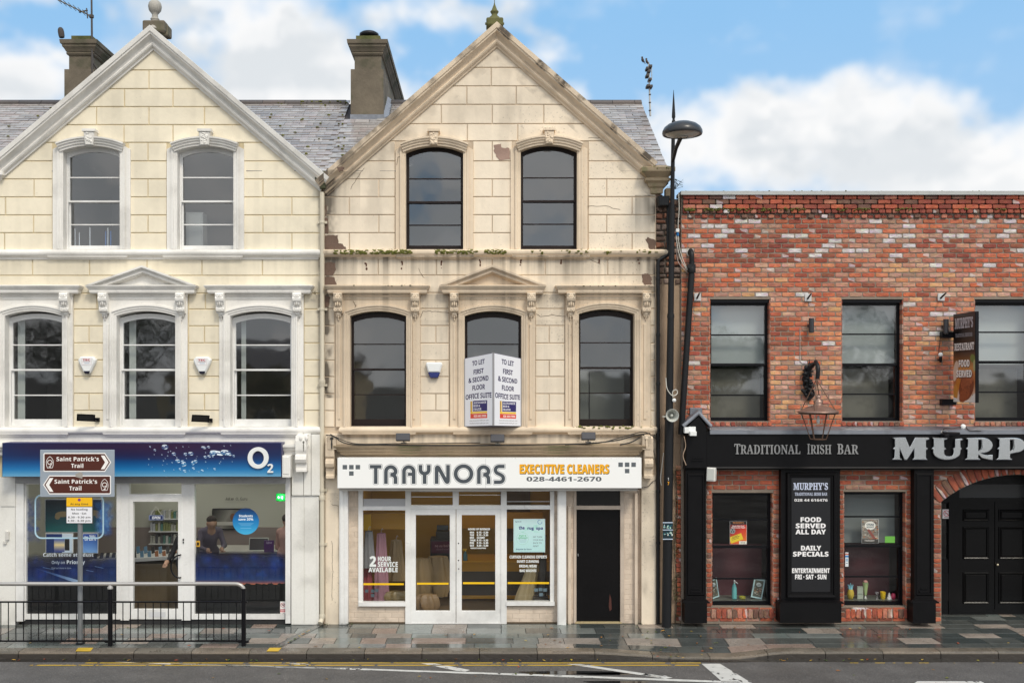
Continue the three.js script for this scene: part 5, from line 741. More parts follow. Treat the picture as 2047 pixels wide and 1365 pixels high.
    const tx = canvasTex(624, 1824, (x, w, h) => { x.fillStyle = '#17171b'; x.fillRect(0, 0, w, h); x.scale(8, 8); x.translate(-1583, -955); const c = '#c3cbe0', wht = '#eceaea'; fitText(x, "MURPHY'S", 1621.5, 972, 70, 13.5, { face: 'serif', color: c, stroke: 3 }); fitText(x, 'TRADITIONAL IRISH BAR', 1622, 987.5, 65, 6, { face: 'serif', color: c, stroke: 1 }); fitText(x, '028 44 616476', 1622, 999.5, 67, 5.4, { color: wht }); const o = { color: wht, stroke: 5 }; fitText(x, 'FOOD', 1621.5, 1038.5, 43, 9, o); fitText(x, 'SERVED', 1621.5, 1050.8, 61, 9, o); fitText(x, 'ALL DAY', 1621.5, 1063, 60, 9, o); fitText(x, 'DAILY', 1621.5, 1095.3, 41, 9, o); fitText(x, 'SPECIALS', 1621.5, 1107.3, 72, 9, o); fitText(x, 'ENTERTAINMENT', 1621.5, 1140.5, 76, 9, o); fitText(x, 'FRI · SAT · SUN', 1621.5, 1153, 64, 9, o); });
    part('sign_panel', psheet(1583, 1661, 955, 1183, z1 + .004), printMat(tx, .4), g, 'dark sign panel with white menu lettering'); }
  // arched door, set back
  { const z = -.75, g = sub('arched_door', sf), gloss = phys([.004, .004, .0045], .22, .5, { bumpMap: smallB, bumpScale: .0008 }); const q = (a, b, t, u, d0, d1) => pb(a, b, t, u, z + d0, z + d1);
    part('door_frame', [q(1840, 2110, 995, 1003, -.1, .03), q(1898, 1919, 960, 1228, -.1, .02), q(1905, 2110, 945, 968, -.1, .02), q(1840, 1899, 1118, 1228, -.1, 0), q(1840, 1899, 940, 1006, -.1, 0), q(1840, 2110, 1218, 1230, -.1, .005)], gloss, g);
    part('fanlight', q(1912, 2110, 968, 996, -.06, -.05), std([.05, .052, .055], .15), g); part('side_light', psheet(1840, 1899, 1005, 1119, z - .03), glass, g); part('side_panel', q(1880, 1898, 1146, 1200, -.02, .012), gloss, g);
    for (const [a, b] of [[1919, 1989], [1990.5, 2062]]) { const d = part('door_leaf', q(a, b, 1003, 1219, -.08, 0), gloss, g); for (const [t, u] of [[1018, 1041], [1053, 1117], [1144, 1206]]) { const x0 = X(a + 7, z), x1 = X(b - 12, z); part('door_panel', [plate(rect(x0 + .04, x1 - .04, Y(u, z) + .04, Y(t, z) - .04), z, z + .02, .015), sweep(rect(x0, x1, Y(u, z), Y(t, z)).reverse(), [[-.035, z], [-.03, z + .014], [-.01, z + .026], [0, z + .018], [0, z]], .2, true)], gloss, g); } }
    part('door_knob', [ball(X(1993, z), Y(1128, z), z + .045, .024, .024, .022), rod([X(1993, z), Y(1128, z), z], [X(1993, z), Y(1128, z), z + .03], .012)], std([.7, .62, .45], .25, { metalness: .9 }), g);
    part('porch_wall', [box(X(dL) - .25, X(dL), 0, Y(945), z - .1, -.3), box(X(dRt), X(dRt) + .25, 0, Y(945), z - .1, -.3), box(X(dL) - .25, X(dRt) + .25, Y(938), Y(930), z - .1, -.3)], brickM.clone(), g).material.vertexColors = false;
    part('no_smoking_sign', psheet(1885, 1901, 1018, 1036.5, z + .012), printMat(canvasTex(160, 190, (x) => { x.fillStyle = '#dcd4d6'; x.fillRect(0, 0, 160, 190); x.fillStyle = '#222'; x.fillRect(40, 82, 70, 13); x.strokeStyle = '#b52a3c'; x.lineWidth = 12; x.beginPath(); x.arc(82, 82, 56, 0, 7); x.moveTo(42, 42); x.lineTo(122, 122); x.stroke(); x.fillStyle = '#555'; x.fillRect(30, 156, 100, 6); x.fillRect(40, 168, 80, 6); })), g, 'white no smoking sign with red ring'); }
  // big black waste pipe, leaning
  { const d = sub('downpipe', bb), a = [X(1383, .1), Y(548, .1), .1]; part('pipe', [rod(a, [X(1362, .12), Y(868, .12), .12], .055, .055, 14), tube([[X(1380), Y(506), 0], [X(1380), Y(502), .04], [X(1383, .1), Y(508, .1), .1], [X(1383.5, .1), Y(528, .1), .1]], .045, 16, 12), rod([X(1383.5, .1), Y(524, .1), .1], a, .047, .047, 14)], blackIron, d); part('pipe_collar', [box(X(1376, .15), X(1391, .15), Y(536, .15), Y(528, .15), .0, .16), lathe([[.05, 0], [.07, 0], [.07, .09], [.05, .1]], a[0], Y(545, .1), .1)], blackIron, d); part('wall_ring', new THREE.TorusGeometry(.055, .014, 8, 20).translate(X(1380), Y(506), .005), std([.6, .57, .52], .9), d); }
}

// ================================================================ signs
function slabSign(name, label, a, b, t, u, z0, z1, frontTex, edge, rough = .35) {
  const o = thing(name, label, 'sign', [(X(a, z1) + X(b, z1)) / 2, Y(u, z1), z0]);
  part('panel', prb(a, b, t, u, z0, z1, .008), edge, o); part('printed_face', psheet(a + .6, b - .6, t + .6, u - .6, z1 + .003), printMat(frontTex, rough), o); return o;
}
{
  R = rngOf(501);
  const tx = canvasTex(2048, 250, (x, w, h) => { const g = x.createLinearGradient(0, 0, 0, h); g.addColorStop(0, '#1b0f38'); g.addColorStop(.12, '#221038'); g.addColorStop(.36, '#101c4a'); g.addColorStop(.58, '#05467f'); g.addColorStop(.78, '#1a70ab'); g.addColorStop(1, '#6aa3c6'); x.fillStyle = g; x.fillRect(0, 0, w, h);
    const g2 = x.createLinearGradient(0, 0, w, 0); g2.addColorStop(0, 'rgba(0,60,110,.35)'); g2.addColorStop(.3, 'rgba(60,20,50,.15)'); g2.addColorStop(.62, 'rgba(90,20,50,.22)'); g2.addColorStop(1, 'rgba(10,60,110,.3)'); x.fillStyle = g2; x.fillRect(0, 0, w, h * .5);
    const q = rngOf(21), bub = (cx, cy, rx, ry) => { const e = (a, s, c) => { x.strokeStyle = c; x.lineWidth = Math.max(1.5, rx * .14); x.beginPath(); x.ellipse(cx, cy, rx * s, ry * s, a, 0, 7); x.stroke(); }; x.fillStyle = 'rgba(120,180,220,.4)'; x.beginPath(); x.ellipse(cx, cy, rx, ry, 0, 0, 7); x.fill(); e(.1, .9, 'rgba(20,50,90,.7)'); x.strokeStyle = 'rgba(240,250,255,.95)'; x.lineWidth = Math.max(2, rx * .2); x.beginPath(); x.ellipse(cx, cy, rx * .85, ry * .8, .2, 3.3, 5.2); x.stroke(); x.beginPath(); x.ellipse(cx, cy, rx * .7, ry * .65, .2, .3, 1.6); x.stroke(); x.fillStyle = '#f2f8ff'; x.beginPath(); x.ellipse(cx - rx * .25, cy - ry * .3, rx * .22, ry * .2, 0, 0, 7); x.fill(); };
    const pts = [[1195, 30, 26, 20], [1260, 82, 17, 13], [1385, 80, 22, 14], [1345, 84, 15, 12], [1290, 135, 22, 14], [1325, 140, 15, 12], [1335, 158, 22, 18], [1400, 150, 15, 18], [1420, 138, 16, 13], [1305, 195, 11, 9], [1340, 210, 15, 11], [1480, 34, 22, 9], [1515, 30, 14, 8], [1580, 75, 60, 14], [1545, 78, 24, 22], [1640, 72, 40, 20], [1665, 84, 26, 10], [1490, 104, 14, 10], [1520, 100, 16, 9], [1700, 96, 11, 9], [1560, 195, 12, 8], [1470, 205, 14, 6], [1405, 190, 14, 9], [1120, 52, 11, 8], [1085, 28, 8, 6]];
    for (const p of pts) bub(...p); for (let i = 0; i < 46; i++) { const s = 1.5 + 3 * q(); bub(1040 + q() * 700, 15 + q() * 215, s * 1.2, s); } });
  const o = slabSign('fascia_sign', 'long blue gradient fascia sign with bubbles above the phone shop', 3, 562, 885, 953, .05, .36, tx, std([.03, .03, .12], .4));
  const z = .365, cx = X(516, z), cy = Y(915, z), sh = new THREE.Shape(); sh.absellipse(cx, cy, M(20.5, z), M(21, z), 0, Math.PI * 2); const h = new THREE.Path(); h.absellipse(cx, cy, M(12, z), M(14, z), 0, Math.PI * 2, true); sh.holes.push(h);
  part('letter', uvBox(new THREE.ExtrudeGeometry(sh, { depth: .03, bevelEnabled: true, bevelSize: .004, bevelThickness: .004, bevelSegments: 2, curveSegments: 32 }).translate(0, 0, z)), whitePlastic, o);
  const font = await new FontLoader().loadAsync('fonts/droid/droid_sans_bold.typeface.json'), serif = await new FontLoader().loadAsync('fonts/droid/droid_serif_bold.typeface.json');
  const words3 = (s, f, a, b, t, u, zz, depth) => { const g = new TextGeometry(s, { font: f, size: 1, depth: 1, curveSegments: 5, bevelEnabled: false }); g.computeBoundingBox(); const q = g.boundingBox; g.translate(-q.min.x, -q.min.y, -q.min.z); g.scale((X(b, zz) - X(a, zz)) / (q.max.x - q.min.x), (Y(t, zz) - Y(u, zz)) / (q.max.y - q.min.y), depth); return uvBox(g.translate(X(a, zz), Y(u, zz), zz)); };
  part('letter', words3('2', font, 534.5, 546, 927, 944.5, z, .03), whitePlastic, o);

  // dry cleaner's fascia: heavy rounded letters with an outline, drawn from strokes
  const tt = canvasTex(2048, 206, (x, W, Hh) => {
    const k = W / 609; x.fillStyle = '#f1f1ef'; x.fillRect(0, 0, W, Hh);
    const body = document.createElement('canvas'); body.width = W; body.height = Hh; const y = body.getContext('2d'); y.strokeStyle = '#000'; y.lineJoin = 'miter'; y.scale(k, k); y.translate(-674, -915); y.translate(640, 850); y.scale(1 / 6.203, 1 / 6.203);
    const S = (w, f) => { y.lineWidth = w; y.beginPath(); f(y); y.stroke(); };
    const rA = (o, waist) => { S(46, (c) => { c.moveTo(812 + o, 730); c.lineTo(812 + o, 575); c.arc(872 + o, 575, 60, Math.PI, 0); if (waist) { c.bezierCurveTo(932 + o, 598, 905 + o, 612, 872 + o, 614); } else c.lineTo(932 + o, 730); }); if (waist) S(46, (c) => { c.moveTo(866 + o, 612); c.bezierCurveTo(915 + o, 616, 932 + o, 640, 932 + o, 672); c.lineTo(932 + o, 730); }); else S(40, (c) => { c.moveTo(862 + o, 608); c.lineTo(932 + o, 608); }); };
    S(44, (c) => { c.moveTo(612, 512); c.lineTo(755, 512); }); S(46, (c) => { c.moveTo(685, 512); c.lineTo(685, 730); });
    rA(0, true); rA(224, false);
    S(46, (c) => { c.moveTo(1241, 490); c.lineTo(1241, 548); c.arc(1293, 548, 52, Math.PI, 0, true); c.lineTo(1345, 490); }); S(46, (c) => { c.moveTo(1293, 590); c.lineTo(1293, 730); });
    y.lineJoin = 'round'; S(46, (c) => { c.moveTo(1443, 730); c.lineTo(1443, 530); c.quadraticCurveTo(1450, 508, 1468, 528); c.lineTo(1560, 698); c.quadraticCurveTo(1578, 720, 1584, 692); c.lineTo(1584, 490); });
    S(47, (c) => c.arc(1777, 603, 98, 0, 6.3)); rA(1155, true);
    S(44, (c) => { c.moveTo(2287, 508); c.lineTo(2225, 508); c.bezierCurveTo(2165, 508, 2160, 575, 2200, 596); c.bezierCurveTo(2255, 620, 2272, 632, 2272, 662); c.bezierCurveTo(2272, 696, 2250, 710, 2215, 710); c.lineTo(2155, 710); });
    const id = y.getImageData(0, 0, W, Hh).data, d = new Float32Array(W * Hh); for (let i = 0; i < d.length; i++) d[i] = id[i * 4 + 3] > 127 ? 0 : 99;
    const at = (i, j) => j < 0 || j >= Hh || i < 0 || i >= W ? 99 : d[j * W + i];
    for (let j = 0; j < Hh; j++) for (let i = 0; i < W; i++) d[j * W + i] = Math.min(d[j * W + i], at(i - 1, j) + 1, at(i, j - 1) + 1, at(i - 1, j - 1) + 1.41, at(i + 1, j - 1) + 1.41);
    for (let j = Hh - 1; j >= 0; j--) for (let i = W - 1; i >= 0; i--) d[j * W + i] = Math.min(d[j * W + i], at(i + 1, j) + 1, at(i, j + 1) + 1, at(i + 1, j + 1) + 1.41, at(i - 1, j + 1) + 1.41);
    const im = x.getImageData(0, 0, W, Hh); for (let i = 0; i < d.length; i++) { const v = d[i]; if (v === 0 || (v > 5.5 && v <= 7.6)) { im.data[i * 4] = 72; im.data[i * 4 + 1] = 78; im.data[i * 4 + 2] = 84; } } x.putImageData(im, 0, 0);
    x.save(); x.scale(k, k); x.translate(-674, -915); fitText(x, 'EXECUTIVE CLEANERS', 1128.9, 938.4, 181, 18, { color: '#5b5340', stroke: 7 }); fitText(x, 'EXECUTIVE CLEANERS', 1128, 937.2, 181, 18, { color: '#f2ad12', stroke: 5 }); fitText(x, '028-4461-2670', 1128, 958, 151, 9.2, { color: '#53575b', stroke: 2 });
    x.fillStyle = '#5c6266'; for (const [ox, oy] of [[684, 929], [1237, 924]]) for (const [a, b] of [[0, 0], [13, 0], [26, 0], [13, 13]]) x.fillRect(ox + a, oy + b, 9, 9);
    x.restore(); x.fillStyle = 'rgba(60,60,60,.35)'; x.fillRect(W * .487, 0, 1.5, Hh); const q = rngOf(8); for (let i = 0; i < 60; i++) { x.fillStyle = `rgba(70,65,55,${.1 + .3 * q()})`; x.fillRect(q() * W, q() * q() * 12, 1 + 6 * q(), 1 + 3 * q()); } });
  slabSign('fascia_sign', 'long white fascia sign with grey and yellow lettering above the dry cleaner', 674, 1283, 915, 976, .02, .37, tt, whiteGloss);
  { const m = scene.children[scene.children.length - 1]; part('underside_trim', [box(X(677, .3), X(1275, .3), Y(981, .3), Y(975.5, .3), -.1, .3)], std([.5, .48, .45], .5, { map: wearT }), m); }

  // bar fascia lettering: polished metal
  const bar = thing('bar_lettering', 'silver raised lettering on the black fascia of the brick bar', 'sign', [X(1900, .22), Y(935, .22), .2]);
  const zl = .203; [['T', 1468, 1480, 0], ['RADITIONAL', 1480.5, 1600, 1], ['I', 1614, 1619, 0], ['RISH', 1620.5, 1662, 1], ['B', 1674, 1686, 0], ['AR', 1687, 1716, 1]].forEach(([s, a, b, lo]) => part('letters', words3(s, serif, a, b, lo ? 888.8 : 887, 907.5, zl, .018), std([.52, .51, .5], .28, { metalness: .85 }), bar));
  const ZM = .22, U = (x, y) => [X(1760 + x / 7.132, ZM), Y(860 + y / 7.132, ZM)];
  const big = (P, holes = [], dx = 0) => { const s = shapeOf(P.map(([a, b]) => U(a + dx, b)), holes.map((h) => h.map(([a, b]) => U(a + dx, b)))); const e = (d, bz) => uvBox(new THREE.ExtrudeGeometry(s, { depth: d, bevelEnabled: true, bevelSize: .004, bevelThickness: .004, bevelSegments: 1 }).translate(0, 0, bz)); part('letter', e(.03, ZM + .012), chrome, bar); part('letter_back', e(.008, .2).translate(.022, -.012, 0), std([.28, .28, .33], .3, { metalness: .8 }), bar); };
  const arcP = (cx, cy, rx, ry, a0, a1, n = 10) => Array.from({ length: n + 1 }, (_, i) => { const t = (a0 + (a1 - a0) * i / n) * Math.PI / 180; return [cx + rx * Math.cos(t), cy + ry * Math.sin(t)]; });
  big([[172, 104], [350, 104], [412, 250], [492, 104], [672, 104], [690, 118], [640, 135], [640, 240], [668, 258], [640, 275], [640, 395], [662, 412], [452, 412], [478, 395], [478, 245], [372, 412], [338, 412], [266, 245], [266, 395], [300, 412], [162, 412], [196, 395], [204, 275], [176, 258], [204, 240], [204, 125]]);
  big([[735, 104], [930, 104], [945, 118], [898, 130], [898, 240], [928, 258], [898, 275], [898, 320], ...arcP(969, 320, 71, 54, 180, 0, 8), [1040, 275], [1030, 258], [1062, 240], [1062, 128], [1150, 120], [1170, 128], [1130, 140], [1130, 240], [1152, 258], [1130, 275], [1130, 310], ...arcP(940, 310, 190, 102, 0, 180, 14), [750, 275], [730, 258], [758, 240], [758, 125]]);
  big([[1212, 108], [1400, 108], ...arcP(1450, 210, 140, 102, -90, 80, 12), [1400, 322], ...arcP(1590, 300, 190, 60, 170, 110, 6), [1590, 350], [1590, 414], [1540, 410], [1440, 385], [1385, 330], [1385, 395], [1420, 412], [1200, 412], [1236, 395], [1242, 275], [1216, 258], [1244, 240], [1248, 128]], [[[1385, 128], [1440, 130], [1445, 230], [1440, 270], [1385, 300]]]);
  big([[1660, 108], [1850, 108], ...arcP(1900, 210, 160, 102, -90, 85, 12), [1838, 330], [1838, 395], [1872, 412], [1645, 412], [1680, 395], [1690, 275], [1664, 258], [1692, 240], [1694, 128]], [[[1835, 128], [1895, 130], [1900, 230], [1892, 275], [1835, 300]]]);
  for (const dx of [0]) big([[2110, 108], [2290, 108], [2300, 120], [2262, 130], [2262, 240], [2380, 240], [2380, 130], [2340, 120], [2345, 108], [2520, 108], [2530, 120], [2490, 130], [2490, 395], [2520, 412], [2350, 412], [2380, 395], [2380, 280], [2262, 280], [2262, 395], [2292, 412], [2105, 412], [2140, 395], [2150, 128]], [], dx);
}
{ // letting agent's V-shaped board in the middle window
  const o = thing('letting_board', 'white V-shaped letting board standing on the ledge of the middle window', 'sign', [X(985, .3), Y(852, .3), .1]);
  const tx = canvasTex(580, 1450, (x, w, h) => { x.fillStyle = '#e7e8ee'; x.fillRect(0, 0, w, h); const c = '#2b2550', o2 = { color: c, font: 'normal', stroke: 8 }; fitText(x, 'TO LET', 290, 135, 260, 92, o2); fitText(x, 'FIRST', 290, 325, 215, 92, o2); fitText(x, '& SECOND', 290, 490, 420, 92, o2); fitText(x, 'FLOOR', 290, 660, 265, 92, o2); fitText(x, 'OFFICE SUITE', 290, 835, 545, 96, o2); x.fillStyle = '#e8b92a'; x.fillRect(120, 935, 40, 345); x.fillStyle = '#2d2766'; x.fillRect(128, 935, 10, 345); x.fillRect(172, 935, 300, 215); x.fillStyle = '#f0c530'; x.fillRect(120, 1158, 352, 36); x.fillStyle = '#d94a34'; x.fillRect(120, 1200, 352, 95); const t = { face: 'serif', align: 'left' }; fitText(x, 'ALEXANDER', 185, 975, 265, 40, t); fitText(x, 'REID &', 185, 1040, 140, 42, t); fitText(x, 'FRAZER', 185, 1108, 165, 42, t); fitText(x, '028 4461 9966', 322, 1248, 260, 42, { face: 'serif' }); const s = { color: '#444', font: 'normal' }; fitText(x, 'www.alexanderreidfrazer.com', 300, 1340, 400, 24, s); fitText(x, 'info@alexanderreidfrazer.com', 300, 1395, 400, 24, s); });
  const m = printMat(tx, .35), zc = .55, zs = .06, bk = std([.14, .12, .25], .5);
  const face = (a, za, ta, ua, b, zb, tb, ub) => { const g = new THREE.BufferGeometry(), A = [X(a, za), Y(ua, za), za], Bq = [X(b, zb), Y(ub, zb), zb], Cq = [X(b, zb), Y(tb, zb), zb], Dq = [X(a, za), Y(ta, za), za]; const P = [...A, ...Bq, ...Cq, ...A, ...Cq, ...Dq]; g.setAttribute('position', new THREE.Float32BufferAttribute(P, 3)); g.setAttribute('uv', new THREE.Float32BufferAttribute([0, 0, 1, 0, 1, 1, 0, 0, 1, 1, 0, 1], 2)); g.computeVertexNormals(); return g; };
  part('board', face(929, zs, 717, 852, 984.5, zc, 706, 850.5), m, o); part('board', face(988, zc, 706, 850.5, 1041.5, zs, 717, 851.5), m, o);
  const back = (a, b) => { const g = face(...a).translate(0, 0, -.014); return g; };
  part('back_panel', [back([929, zs, 716.5, 852.5, 984.5, zc, 705.5, 851]), back([988, zc, 705.5, 851, 1041.5, zs, 716.5, 852])], bk, o);
  part('corner_trim', [box(X(984.2, zc), X(988.4, zc), Y(851, zc), Y(705, zc), zc - .02, zc + .006), ...[[929, 852], [1041.5, 852]].map(([a, u]) => box(X(a, zs) - .008, X(a, zs) + .008, Y(u, zs), Y(717, zs), zs - .012, zs + .006))], std([.33, .32, .33], .4, { metalness: .4 }), o);
  { const b = new B(), y = Y(852, zs) - .012; b.t([X(929, zs), y, zs], [X(986, zc), Y(850.5, zc) - .012, zc], [X(1041, zs), y, zs]); part('base', b.g(), bk, o); }
}
{ // two-way brown tourist sign with parking plate on a pole
  const z = 1.42, o = thing('tourist_signpost', 'grey pole with two brown trail signs and a parking plate', 'sign', [X(157, z), 0, z]);
  const P = (a, t) => [X(a, z), Y(t, z)], s = M(1, z);
  part('pole', [rod([X(157, z), -.05, z - .05], [X(157, z), Y(905, z), z - .05], M(4.9, z), M(4.9, z), 18)], galv, o); part('pole_collar', lathe([[.075, 0], [.07, .02], [.05, .025]], X(157, z), 0, z - .05), blackIron, o);
  part('backing_board', rbox(X(79, z), X(228, z), Y(993.5, z), Y(899, z), z - .012, z + .004, .008), std([.30, .345, .40], .45), o); part('clamp', [box(X(140, z), X(174, z), Y(922, z), Y(917, z), z - .05, z - .012), box(X(140, z), X(174, z), Y(978, z), Y(973, z), z - .05, z - .012)], galv, o);
  const tx = (flip) => canvasTex(1130, 316, (x, w, h) => { const k = 8; x.clearRect(0, 0, w, h); const L = (i, c, r) => { x.fillStyle = c; x.beginPath(); const a = i, b = w - i * 1.25, t = i, u = h - i; if (!flip) { x.moveTo(a + r, t); x.lineTo(w - 105 - i * .45, t); x.lineTo(b, h / 2); x.lineTo(w - 105 - i * .45, u); x.lineTo(a + r, u); x.arcTo(a, u, a, u - r, r); x.lineTo(a, t + r); x.arcTo(a, t, a + r, t, r); } else { x.moveTo(w - a - r, t); x.lineTo(105 + i * .45, t); x.lineTo(i * 1.25, h / 2); x.lineTo(105 + i * .45, u); x.lineTo(w - a - r, u); x.arcTo(w - a, u, w - a, u - r, r); x.lineTo(w - a, t + r); x.arcTo(w - a, t, w - a - r, t, r); } x.closePath(); x.fill(); };
      L(0, '#ece9e6', 26); L(18, '#4d2013', 14); const cx = flip ? 545 : 570; fitText(x, "Saint Patrick's", cx, 103, 715, 68, { color: '#f1eeea' }); fitText(x, 'Trail', cx - 5, 215, 212, 68, { color: '#f1eeea' });
      x.fillStyle = '#f1eeea'; x.beginPath(); const c = flip ? (v) => w - v : (v) => v; x.moveTo(c(955), 44); x.lineTo(c(1015), 44); x.lineTo(c(1085), 158); x.lineTo(c(1015), 272); x.lineTo(c(955), 272); x.lineTo(c(1025), 158); x.closePath(); x.fill();
      const ex = flip ? w - 108 : 108; x.strokeStyle = '#f1eeea'; x.lineWidth = 8; x.lineJoin = 'round'; x.beginPath(); x.moveTo(ex - 40, 250); x.bezierCurveTo(ex - 75, 170, ex - 60, 95, ex, 62); x.bezierCurveTo(ex + 60, 95, ex + 75, 170, ex + 40, 250); x.closePath(); x.stroke(); x.lineWidth = 11; x.beginPath(); x.moveTo(ex, 240); x.bezierCurveTo(ex - 6, 205, ex + 34, 205, ex + 38, 165); x.arc(ex, 160, 38, 0, Math.PI, true); x.arc(ex - 8, 162, 28, Math.PI, .2, true); x.stroke(); x.beginPath(); x.moveTo(ex - 20, 232); x.lineTo(ex + 20, 232); x.stroke(); });
  part('direction_sign', sheet(X(86, z), X(222, z), Y(943, z), Y(905, z), z + .0075), clearPrint(tx(false), .4), o, 'brown sign pointing right'); part('direction_sign', sheet(X(85, z), X(221.5, z), Y(988, z), Y(950, z), z + .0075), clearPrint(tx(true), .4), o, 'brown sign pointing left');
  part('sticker_residue', plate([[X(151, z), Y(953, z)], [X(164, z), Y(957, z)], [X(165, z), Y(946, z)], [X(160, z), Y(943, z)], [X(150, z), Y(947, z)]], z + .008, z + .010), std([.42, .38, .34], .7, { transparent: true, opacity: .75 }), o);
  part('parking_plate', [rbox(X(131, z), X(185, z), Y(1046.5, z), Y(994, z), z - .008, z + .002, .004)], std([.05, .05, .05], .5), o);
  part('plate_print', sheet(X(132, z), X(184, z), Y(1046, z), Y(994.5, z), z + .006), printMat(canvasTex(520, 516, (x, w, h) => { x.fillStyle = '#161616'; x.fillRect(0, 0, w, h); x.fillStyle = '#efb80f'; x.fillRect(2, 0, w - 4, 175); x.fillStyle = '#e6e6ea'; x.fillRect(4, 190, w - 8, h - 196); x.fillStyle = '#c03828'; x.beginPath(); x.arc(258, 46, 31, 0, 7); x.fill(); x.fillStyle = '#3b3fa5'; x.beginPath(); x.arc(258, 46, 24, 0, 7); x.fill(); x.strokeStyle = '#c03828'; x.lineWidth = 6; x.beginPath(); x.moveTo(240, 28); x.lineTo(276, 64); x.stroke(); const q = { color: '#202020' }; fitText(x, 'At any time', 258, 128, 360, 38, q); fitText(x, 'No loading', 258, 236, 340, 38, q); fitText(x, 'Mon · Sat', 258, 316, 290, 38, q); fitText(x, '8.30 - 9.30 am', 258, 393, 455, 38, q); fitText(x, '4.30 - 6.30 pm', 254, 462, 465, 38, q); }), .45), o, 'yellow and white parking restriction plate');
}

// ================================================================ street furniture
{ // pedestrian guard rail
  const z = 1.5, o = thing('guard_rail', 'black pedestrian guard rail with polished steel handrail at the kerb', 'railing', [X(230, z), 0, z]);
  const yT = Y(1167, z), yU = Y(1203, z), yD = Y(1281, z), x1 = X(486.5, z), r = M(3.9, z);
  part('handrail', tube([[X(-300, z), yT, z], [X(200, z), yT, z], [X(462, z), yT, z], [X(474, z), yT - .004, z], [X(482, z), yT - .03, z], [x1, yT - .075, z], [x1, yT - .12, z]], r, 120, 14), steelRail, o);
  for (const px of [219.5, 486.5, -48]) { const x = X(px, z); part('post', [rod([x, -.03, z], [x, Y(1176, z), z], M(4.6, z), M(4.6, z), 16)], blackSatin, o); if (px !== 486.5) part('post_cap', lathe([[.045, 0], [.045, .03], [.03, .05], [.03, .09]], x, Y(1177, z), z), steelRail, o); part('bracket', [box(x - .085, x + .085, yD - .03, yD + .0, z - .012, z + .012), box(x - .06, x + .06, yU - .012, yU + .012, z - .01, z + .01)], blackSatin, o); }
  part('upper_rail', box(X(-300, z), x1 - .03, yU - .011, yU + .011, z - .02, z + .02), blackSatin, o); part('lower_rail', box(X(-300, z), x1 - .03, yD - .012, yD + .012, z - .02, z + .02), blackSatin, o);
  for (let i = -20; i < 33; i++) { const px = 15.6 + i * 15.15 + (i > 13 ? 2 : 0); if (Math.abs(px - 219.5) < 9 || px > 478 || Math.abs(px + 48) < 8) continue; const short = i > 0 && i < 31 && false; part('bar', rod([X(px, z), yD, z], [X(px, z), yU, z], .0085, .0085, 8), blackSatin, o); }
}
{ // street lamp
  const z = .22, o = thing('street_lamp', 'tall dark street lamp with spike and shallow dome head', 'street lamp', [X(1332, z), 0, z]);
  const b = [X(1332.5, z), -.02, z], t = [X(1346.5, z), Y(252, z), z];
  const at = (f) => [lerp(b[0], t[0], f), lerp(b[1], t[1], f), z];
  part('column', [rod(b, at(.42), M(9.8, z), M(9, z), 10), rod(at(.42), at(.62), M(7.6, z), M(6.6, z), 10), rod(at(.62), at(.83), M(6.0, z), M(5.6, z), 10), rod(at(.83), t, M(4.6, z), M(3.6, z), 10)], blackIron, o);
  part('column_joint', [rod(at(.415), at(.425), M(10.2, z), M(9.6, z), 10), rod(at(.618), at(.626), M(7.4, z), M(7, z), 10)], blackIron, o);
  part('spike', [lathe([[M(3.6), 0], [M(3.8), .03], [M(2.4), .06], [M(2.4), .08], [M(3.6), .1], [M(3.4), .16], [M(1.6), .42], [.003, .58], [0, .585]], X(1347, z), Y(246, z), z, 10)], blackIron, o);
  const hz = .95, hx = X(1364.5, hz), hy = Y(265, hz), rx = M(40, hz);
  part('arm', [rod([X(1345, z), Y(323, z), z], [X(1352, .6), Y(296, .6), .6], .032, .032, 10), rod([X(1352, .6), Y(296, .6), .6], [hx, hy - .02, hz], .032, .04, 10)], blackIron, o);
  const hd = part('lamp_head', [lathe([[rx * .97, -.035], [rx, -.01], [rx * .985, .03], [rx * .9, .085], [rx * .72, .135], [rx * .45, .17], [rx * .18, .185], [0, .188]], hx, hy, hz, 40), lathe([[rx * .97, -.035], [rx * .9, -.04], [rx * .86, -.03], [rx * .84, .0]], hx, hy, hz, 40)], std([.035, .036, .038], .3, { metalness: .3 }), o);
  part('diffuser', [lathe([[rx * .86, -.028], [rx * .6, -.06], [rx * .3, -.075], [0, -.08]], hx, hy, hz, 32)], std([.42, .41, .36], .25), o); part('lamp_bowl', [lathe([[.1, -.075], [.1, -.02], [.06, .03], [0, .05]], hx, hy - .012, hz, 20)], std([.28, .28, .26], .3), o);
  part('column_number', sheet(X(1332.5, .33), X(1341, .33), Y(972, .33), Y(952, .33), z + .102), clearPrint(canvasTex(90, 210, (x) => { fitText(x, '1', 45, 58, 24, 62, { color: '#e8e8e8' }); fitText(x, '7', 45, 150, 40, 70, { color: '#eda515' }); })), o);
  part('sticker', [sheet(X(1326, .35), X(1346, .35), Y(1079, .35), Y(1044, .35), z + .104)], printMat(canvasTex(200, 350, (x) => { x.fillStyle = '#0b2730'; x.fillRect(0, 0, 200, 350); x.fillStyle = '#b8c6d8'; x.fillRect(0, 0, 200, 18); x.fillRect(0, 148, 200, 16); x.fillRect(0, 332, 200, 18); const q = rngOf(3); for (let i = 0; i < 46; i++) { x.fillStyle = ['#1c7c8a', '#a8d0c0', '#e2e6e0', '#0f5060', '#0a1a20'][i % 5]; x.fillRect(8 + q() * 170, (i % 2 ? 30 : 178) + q() * 100, 8 + q() * 16, 10 + q() * 30); } }), .4), o, 'small poster stuck on the column');
}
